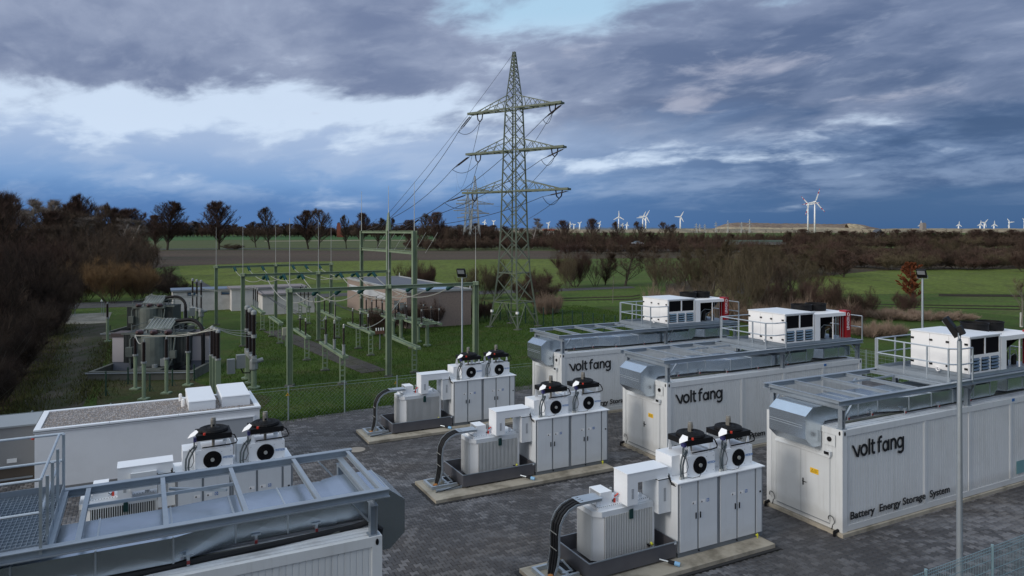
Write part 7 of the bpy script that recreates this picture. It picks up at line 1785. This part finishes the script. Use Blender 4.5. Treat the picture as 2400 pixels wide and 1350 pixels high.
# ================================================================== fences
def mesh_mat(name, col, cell, line, diamond=False):
    """real wires are thinner than a pixel here: woven net as alpha pattern on a thin sheet is avoided, wires are built"""
    return mat(name, col, 0.5, 0.4)
def chain_fence(a, b_, zt, posts, label, wires=True, pitch=0.12, pm=None, wm=None, cap=True, name='mesh_fence', rw=0.0035, rp=0.03, lines=True, diamond=True, nm=None):
    t = thing(name, label, 'fence', (0, 0, 0)); pm = pm or FENCEZ; wm = wm or FENCEZ
    a = Vector((*a, 0)); b_ = Vector((*b_, 0)); d = (b_ - a); L_ = d.length; d.normalize()
    for f in posts:
        p = a + d * f; m = MB(); m.cone((p.x, p.y, -0.05), (p.x, p.y, zt), rp, n=8); m.build('post', pm, t)
    if lines:
        for z in (zt - 0.04, zt - 0.16): m = MB(); m.cone(a + Vector((0, 0, z)), b_ + Vector((0, 0, z)), rw * 1.6, n=4); m.build('line_wire', wm, t)
    m = MB(); H = zt - 0.16
    if diamond:
        k = -H
        while k < L_:
            for sgn in (1, -1):
                x0, x1 = (k, k + H) if sgn > 0 else (k + H, k)
                z0, z1 = 0.02, H
                p0, p1 = a + d * max(0, min(L_, x0)) , a + d * max(0, min(L_, x1))
                if abs(x1 - x0) < 1e-6: continue
                f0 = (max(0, min(L_, x0)) - x0) / (x1 - x0); f1 = (max(0, min(L_, x1)) - x0) / (x1 - x0)
                za = z0 + (z1 - z0) * f0; zb = z0 + (z1 - z0) * f1
                if abs(za - zb) < 0.02: continue
                m.bar(p0 + Vector((0, 0, za)), p1 + Vector((0, 0, zb)), rw * 0.9)
            k += pitch
    else:
        k = 0.0
        while k < L_: p = a + d * k; m.bar(p + Vector((0, 0, 0.05)), p + Vector((0, 0, zt - 0.03)), rw * 1.6); k += pitch
        z = 0.1
        hz_ = MB()
        while z < zt: hz_.bar(a + Vector((0, 0, z)), b_ + Vector((0, 0, z)), rw * 2.6); z += 0.20
        hz_.build('double_bar', wm, t, kind='stuff')
    m.build('netting', nm or wm, t, kind='stuff')
    return t
fa = S2W(-11.5, 29.84); fb = S2W(20, 29.84)
F0 = (-9.1, 28.9)
fl_ = (-9.1 - 11.6 * LX, 28.9 - 11.6 * LY); fr_ = (-9.1 + 42 * LX, 28.9 + 42 * LY)
fr_ = S2W(33.8, 32.2); fm_ = (-9.1 + 11.5 * LX, 28.9 + 11.5 * LY)
fen = chain_fence(fl_, fm_, 1.40, [0.4, 2.9, 5.3, 7.7, 10.1, 11.6, 13.9, 16.2, 18.5, 20.8, 23.0], 'galvanised chain-link fence between the paved yard and the substation lawn', pitch=0.16)
fen2 = chain_fence(fm_, fr_, 1.40, [0.0, 2.5, 5.0, 7.5, 10.0, 12.5, 15, 17.5, 20], 'galvanised mesh fence behind the farthest containers', pitch=0.25)
fen3 = chain_fence(S2W(33.9, 32.2), S2W(33.9, 2), 1.42, [0, 2.5, 5, 7.5, 10, 12.5, 15, 17.5, 20, 22.5, 25, 27.5], 'bar mesh fence closing the yard at the far right', pitch=0.2, diamond=False)
ff = chain_fence((3.80, 11.16), (14.0, 16.6), 1.40, [0.1, 2.25, 4.45, 6.65, 8.85, 11.05], 'blue-grey double bar mesh fence in the lower right corner', pitch=0.055, diamond=False, rw=0.0036, rp=0.03, pm=mat('fence_bluegrey', (0.22, 0.33, 0.37), 0.5, 0.2), wm=mat('fence_bluegrey', (0.22, 0.33, 0.37), 0.5, 0.2))
for n_, (q, lab) in enumerate((((-9.13, 28.86), 'small yellow warning triangle on the fence post near the white kiosk'), ((-5.1, 31.1), 'small yellow warning triangle on the fence post behind the farthest transformer'))):
    t = thing('warning_triangle', lab, 'sign', (*q, 0), PSI)
    b = MB(); b.extr([(-0.075, -0.05, 1.02), (0.075, -0.05, 1.02), (0.0, -0.05, 1.15)], (0, -0.004, 0)); b.build('plate', YEL, t)
    b = MB(); b.extr([(-0.045, -0.0545, 1.035), (0.045, -0.0545, 1.035), (0.0, -0.0545, 1.115)], (0, -0.002, 0)); b.build('print', mat('sign_rim', (0.25, 0.12, 0.02), 0.6), t)
dk = chain_fence((-4.6, 65.4), (13.5, 45.6), 1.5, [i * 1.06 for i in range(26)], 'dark green wire fence behind the lattice tower', pitch=0.5, pm=FENCEG, wm=FENCEG, rp=0.05, rw=0.003)
lf = chain_fence((-41.5, 63.5), (-26.5, 30.0), 1.6, [0, 7.5, 15, 22, 29, 35], 'old green fence along the left bank', pitch=0.3, pm=FENCEG, wm=FENCEG, rp=0.06, rw=0.004)
sf = chain_fence((-39.7, 64.5), (-24.0, 66.0), 1.15, [0, 2.5, 5, 7.5, 10, 12.5, 15], 'low wire fence with white warning triangles behind the far transformer', pitch=0.5, pm=FENCEZ, rp=0.025, rw=0.002)
for i, (u, v) in enumerate(((238, 703), (381, 697))):
    q = at(u, 66); t = thing('warning_triangle', 'small white warning triangle on the low rear fence, %s one' % ('left', 'right')[i], 'sign', (*q, 0))
    b = MB(); b.extr([(-0.12, 0, 1.15), (0.12, 0, 1.15), (0, 0, 1.38)], (0, -0.01, 0)); b.build('plate', UNITW, t)
    b = MB(); b.bar((0, 0.02, 0), (0, 0.02, 1.2), 0.03); b.build('post', FENCEZ, t)
# green fence posts round the near transformer basin
for i, (u, vb) in enumerate(((248, 928), (300, 900), (351, 917), (404, 905), (455, 893), (258, 790))):
    q = G(u, vb); b = MB(); b.cone((q[0], q[1], -0.02), (q[0], q[1], 1.15 if i in (0,) else 0.85), 0.035, n=6); b.bar((q[0] - 0.2, q[1], 0), (q[0], q[1], 0.35), 0.02); b.bar((q[0] + 0.2, q[1], 0), (q[0], q[1], 0.35), 0.02)
    tag(b.build('barrier_post', FENCEG), 'dark green barrier post by the near transformer basin, %s' % ('leftmost and tallest', 'second from the left', 'third from the left', 'fourth from the left', 'rightmost', 'by the concrete pad')[i], 'post', 'dark green barrier posts')
# ================================================================== wind turbines
TURB = mat('turbine_white', (0.90, 0.90, 0.90), 0.5)
TURR = mat('turbine_red', (0.55, 0.03, 0.03), 0.5)
def turbine(u, v, Y, blade_px, ang, label, red=False, yaw=0.0, lat=0.62):
    x = (u - 1200) / FOC * Y; zh = HC + (HZ - v) / FOC * Y; R = blade_px * Y / FOC; ws = max(1.0, Y / 2600)
    t = thing('wind_turbine', label, 'wind turbine', (x, Y, 0), yaw, 'white wind turbines on the horizon')
    m = MB(); m.smooth = True; m.cone((0, 0, -5), (0, 0, zh), 2.9 * ws, 1.7 * ws, 14); m.build('tower', TURB, t)
    m = MB(); m.box(-2.2, 2.2, -5.5, 7, zh - 2.2, zh + 2.4); m.build('nacelle', TURB, t)
    m = MB(); m.lathe((0, -5.5, zh), [(2.1, 0), (2.0, 1.2), (0.6, 2.8)], 12, (0, -1, 0)); m.build('hub', TURB, t)
    for k in range(3):
        a = rad(ang + 120 * k); ux, uz = math.sin(a), math.cos(a); px_, pz_ = math.cos(a), -math.sin(a)
        def P(r, w, y): return (ux * r + px_ * w, -6.6 + y, zh + uz * r + pz_ * w)
        w0, w1, w2 = 1.1 * ws, 2.1 * ws, 0.55 * ws
        st = [(1.2, w0), (R * 0.22, w1), (R * 0.62, w1 * 0.72), (R * 0.78, w1 * 0.55), (R * 0.9, w1 * 0.4), (R, w2)]
        m = MB()
        for i in range(len(st) - 1):
            (ra, wa), (rb, wb) = st[i], st[i + 1]
            m.k = 1 if red and i in (2, 4) else 0
            m.add([P(ra, -wa, 0), P(rb, -wb, 0), P(rb, wb, 0), P(ra, wa, 0), P(ra, 0, 0.8), P(rb, 0, 0.6)], [(0, 1, 5, 4), (4, 5, 2, 3), (0, 3, 2, 1)])
        m.build('blade', [TURB, TURR], t)
TL = [(1909.5, 473, 2300, 32, 18, 'tallest wind turbine with red-banded blades, right one of the big pair', True), (1893.6, 480, 2350, 26, -42, 'big wind turbine with red-banded blades, left one of the big pair', True),
      (1450, 508, 3900, 14.5, 0, 'white wind turbine standing alone, left of the turbine pair', False), (1506.5, 509.5, 4200, 15.5, 25, 'white wind turbine, left one of the middle pair', False), (1513.5, 507, 3900, 17, 30, 'white wind turbine, right one of the middle pair', False), (1594.5, 508, 4000, 14, 30, 'white wind turbine standing alone between the middle pair and the flat hill', False),
      (1458.5, 527, 6500, 5, 20, 'small wind turbine just right of the lone left turbine', False), (1469, 526, 7000, 6, 10, 'tiny wind turbine between the lone turbine and the middle pair', False), (1285.5, 523.5, 6800, 6, 40, 'small wind turbine right of the lattice tower', False), (1358.5, 523.5, 6900, 6, 50, 'small wind turbine behind the pointed brown trees', False), (1336, 524, 7500, 5, 5, 'tiny faint wind turbine between two pointed trees', False), (1405, 523, 7600, 6, 30, 'tiny wind turbine right of the second pointed tree', False),
      (1136, 520, 7000, 6, 15, 'tiny wind turbine left of the lattice tower, by the distant pylon', False), (1157, 519, 7200, 5, 60, 'tiny wind turbine close to the left leg of the lattice tower', False),
      (2157.5, 526, 5200, 9, 0, 'small wind turbine left of the right group', False), (2246.5, 526.5, 5300, 8, 5, 'small wind turbine in the gap of the right group', False), (2297, 525.5, 5000, 9, 5, 'small wind turbine, left one of the right-hand close pair', False), (2307, 522, 4700, 11, 40, 'small wind turbine, right one of the right-hand close pair', False), (2329.5, 526, 5200, 9, 0, 'small wind turbine right of the close pair', False), (2365, 521, 4700, 11, -35, 'small wind turbine second from the right edge', False), (2401, 519, 4700, 10, 80, 'wind turbine cut by the right edge', False), (1345, 527, 8200, 5, 70, 'faintest tiny wind turbine above the low red roof', False)]
for u, v, Y, bp, an, lab, red in TL: turbine(u, v, Y, bp, an, lab, red)
# ================================================================== hills and far land
def terrain(name, pts, Y, dY, m, seed, amp):
    """ridge running left-right with real depth: pts = (u, top row)"""
    r = random.Random(seed); vs = []; fs = []; rows = [(-1.0, 0.0), (-0.6, 0.55), (-0.25, 0.85), (0.0, 1.0), (0.5, 0.95), (1.0, 0.0)]
    n = 0; us = []
    for (ua, va), (ub, vb) in zip(pts, pts[1:]):
        k = max(2, int((ub - ua) / 6))
        for i in range(k): f = i / k; us.append((ua + (ub - ua) * f, va + (vb - va) * f))
    us.append(pts[-1])
    for (u, v) in us:
        h = HC + (HZ - v) / FOC * Y
        for (ry, rz_) in rows:
            x = (u - 1200) / FOC * (Y + ry * dY * 0.3); vs.append((x, Y + ry * dY, -1.5 + (h + 1.5) * rz_ + r.uniform(-amp, amp) * rz_))
    q = len(rows)
    for i in range(len(us) - 1):
        for j in range(q - 1): fs.append((i * q + j, (i + 1) * q + j, (i + 1) * q + j + 1, i * q + j + 1))
    b = MB(); b.add(vs, fs); o = b.build(name, m); struct(o); return o
HILLM = gmat('spoil_heap', (0.16, 0.12, 0.095), (0.22, 0.17, 0.125), 0.004, (0.12, 0.085, 0.07), 0.012, stretch=(1, 1, 3), bs=0.05, bump=0.3)
HILLP = gmat('spoil_sand', (0.30, 0.25, 0.175), (0.36, 0.30, 0.20), 0.01, bs=0.05)
FARL = gmat('far_land', (0.20, 0.17, 0.12), (0.32, 0.26, 0.17), 0.006, (0.10, 0.11, 0.09), 0.015, stretch=(1, 0.2, 1), bs=0.05)
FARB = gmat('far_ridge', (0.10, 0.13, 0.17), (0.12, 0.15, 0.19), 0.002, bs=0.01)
terrain('hill', [(1680, 538), (1712, 524), (1730, 521.5), (1800, 523), (1850, 524), (1920, 524.5), (1975, 526), (1990, 523.5), (2010, 525), (2035, 532), (2060, 540)], 4400, 420, HILLM, 1, 2.0)
terrain('hill_sand_terrace', [(1672, 541), (1690, 532), (1760, 532), (1830, 534), (1890, 533), (1960, 534), (2040, 537), (2062, 541)], 3800, 150, HILLP, 2, 1.5)
terrain('far_land', [(1150, 540), (1300, 537), (1500, 538), (1620, 536), (1700, 537), (2060, 537), (2100, 536), (2240, 536), (2420, 536), (2600, 536)], 3200, 500, FARL, 3, 2.0)
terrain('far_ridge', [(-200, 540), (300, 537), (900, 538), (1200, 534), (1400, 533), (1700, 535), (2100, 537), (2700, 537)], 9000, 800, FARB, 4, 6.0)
terrain('sand_slope', [(1985, 526), (1992, 524.2), (2006, 525.5), (2022, 530), (2040, 535), (2052, 539)], 4150, 60, HILLP, 5, 0.8)
# church-like brick tower, cooling tower, red roofs, house
def small(name, label, cat, u, Y, parts):
    t = thing(name, label, cat, (*at(u, Y), 0), 0.2)
    for nm, args, m in parts: b = MB(); b.box(*args); b.build(nm, m, t)
    return t
BRICK = mat('far_brick', (0.22, 0.07, 0.045), 0.9)
small('brick_tower', 'reddish brick tower far away between roadside trees on the left', 'tower', 794, 860, [('shaft', (-2.3, 2.3, -2, 2, 0, 14), BRICK), ('belfry', (-2.0, 2.0, -1.8, 1.8, 14, 17.0), BRICK), ('nave', (2.4, 8, -3, 3, 0, 7), BRICK), ('roof', (-1.2, 1.2, -1, 1, 17, 18.2), mat('far_slate', (0.06, 0.07, 0.09), 0.8))])
small('round_silo', 'grey-brown silo behind the small wind turbine on the right skyline', 'silo', 2163, 3000, [('shaft', (-9, 9, -9, 9, 0, 38), mat('far_concrete', (0.25, 0.23, 0.22), 0.9)), ('cap', (-7, 7, -7, 7, 38, 42), mat('far_concrete', (0.25, 0.23, 0.22), 0.9))])
small('red_roof_house', 'low house with bright red roof on the horizon right of the lattice tower', 'house', 1286, 1200, [('wall', (-9, 9, -4, 4, 0, 8), mat('far_wall', (0.5, 0.46, 0.42), 0.9)), ('roof', (-9.5, 9.5, -4.5, 4.5, 8, 10.8), mat('far_roof_red', (0.36, 0.10, 0.06), 0.9))])
t = thing('gabled_house', 'grey gabled house half hidden in the right wood below the skyline', 'house', (*at(2057, 640), 0), 0.3)
MB().box(-4, 4, -3, 3, 0, 5.5).build('wall', mat('far_wall_grey', (0.28, 0.28, 0.29), 0.9), t)
b = MB(); b.extr([(-4.3, -3.3, 5.5), (4.3, -3.3, 5.5), (0, -3.3, 9.3)], (0, 6.6, 0)); b.build('roof', mat('far_slate', (0.06, 0.07, 0.09), 0.8), t)
# overpass and the car on it
t = thing('road_bridge', 'low concrete road bridge half hidden in the brown hedge', 'bridge', (0, 0, 0))
pa, pb = at(1300, 262), at(1890, 262)
b = MB(); b.bar((at(1700, 250)[0], 250, 3.2), (at(1835, 250)[0], 250, 3.2), 6, 0.7); b.build('deck', mat('bridge_concrete', (0.17, 0.17, 0.165), 0.9), t)
b = MB(); b.bar((at(1700, 246)[0], 246.4, 4.2), (at(1835, 246)[0], 246.4, 4.2), 0.06, 0.7); b.build('parapet', mat('parapet_green', (0.10, 0.14, 0.12), 0.7), t)
b = MB(); [b.box(at(u, 250)[0] - 0.4, at(u, 250)[0] + 0.4, 248, 252, -0.1, 2.85) for u in (1712, 1768, 1825)]; b.build('pier', mat('bridge_concrete', (0.17, 0.17, 0.165), 0.9), t)
sheet('bank_road', [at(1330, 262), at(1700, 262), at(1700, 268), at(1330, 268)], ASPH, 0.3)
cx, cy = at(1494, 266)
t = thing('parked_car', 'silver car on the road in the brown hedge, left of the bridge', 'car', (cx, cy, 2.4), 0)
b = MB(); b.extr([(-2.2, -0.85, 0.35), (2.2, -0.85, 0.35), (2.25, -0.85, 0.8), (1.5, -0.85, 0.95), (-2.1, -0.85, 0.95), (-2.25, -0.85, 0.7)], (0, 1.7, 0)); b.build('body', mat('car_silver', (0.55, 0.58, 0.62), 0.25, 0.5), t)
b = MB(); b.hexa([(-1.7, -0.78, 0.951), (1.1, -0.78, 0.951), (1.1, 0.78, 0.951), (-1.7, 0.78, 0.951)], [(-1.1, -0.66, 1.45), (0.5, -0.66, 1.45), (0.5, 0.66, 1.45), (-1.1, 0.66, 1.45)]); b.build('cabin', mat('car_glass', (0.10, 0.14, 0.17), 0.15), t)
b = MB(); b.box(-1.05, 0.45, -0.64, 0.64, 1.451, 1.49); b.build('roof', mat('car_silver', (0.55, 0.58, 0.62), 0.25, 0.5), t)
for x in (-1.4, 1.4):
    for y in (-0.88, 0.88): b = MB(); b.cone((x, y - 0.1 * (1 if y > 0 else -1), 0.32), (x, y, 0.32), 0.32, n=12); b.build('wheel', RUBBER, t)
b = MB(); b.hexa([(cx - 30, cy - 4, -0.3), (cx + 40, cy - 4, -0.3), (cx + 40, cy + 4, -0.3), (cx - 30, cy + 4, -0.3)], [(cx - 26, cy - 1.6, 2.38), (cx + 36, cy - 1.6, 2.38), (cx + 36, cy + 1.6, 2.38), (cx - 26, cy + 1.6, 2.38)]); struct(b.build('embankment', ASPH))
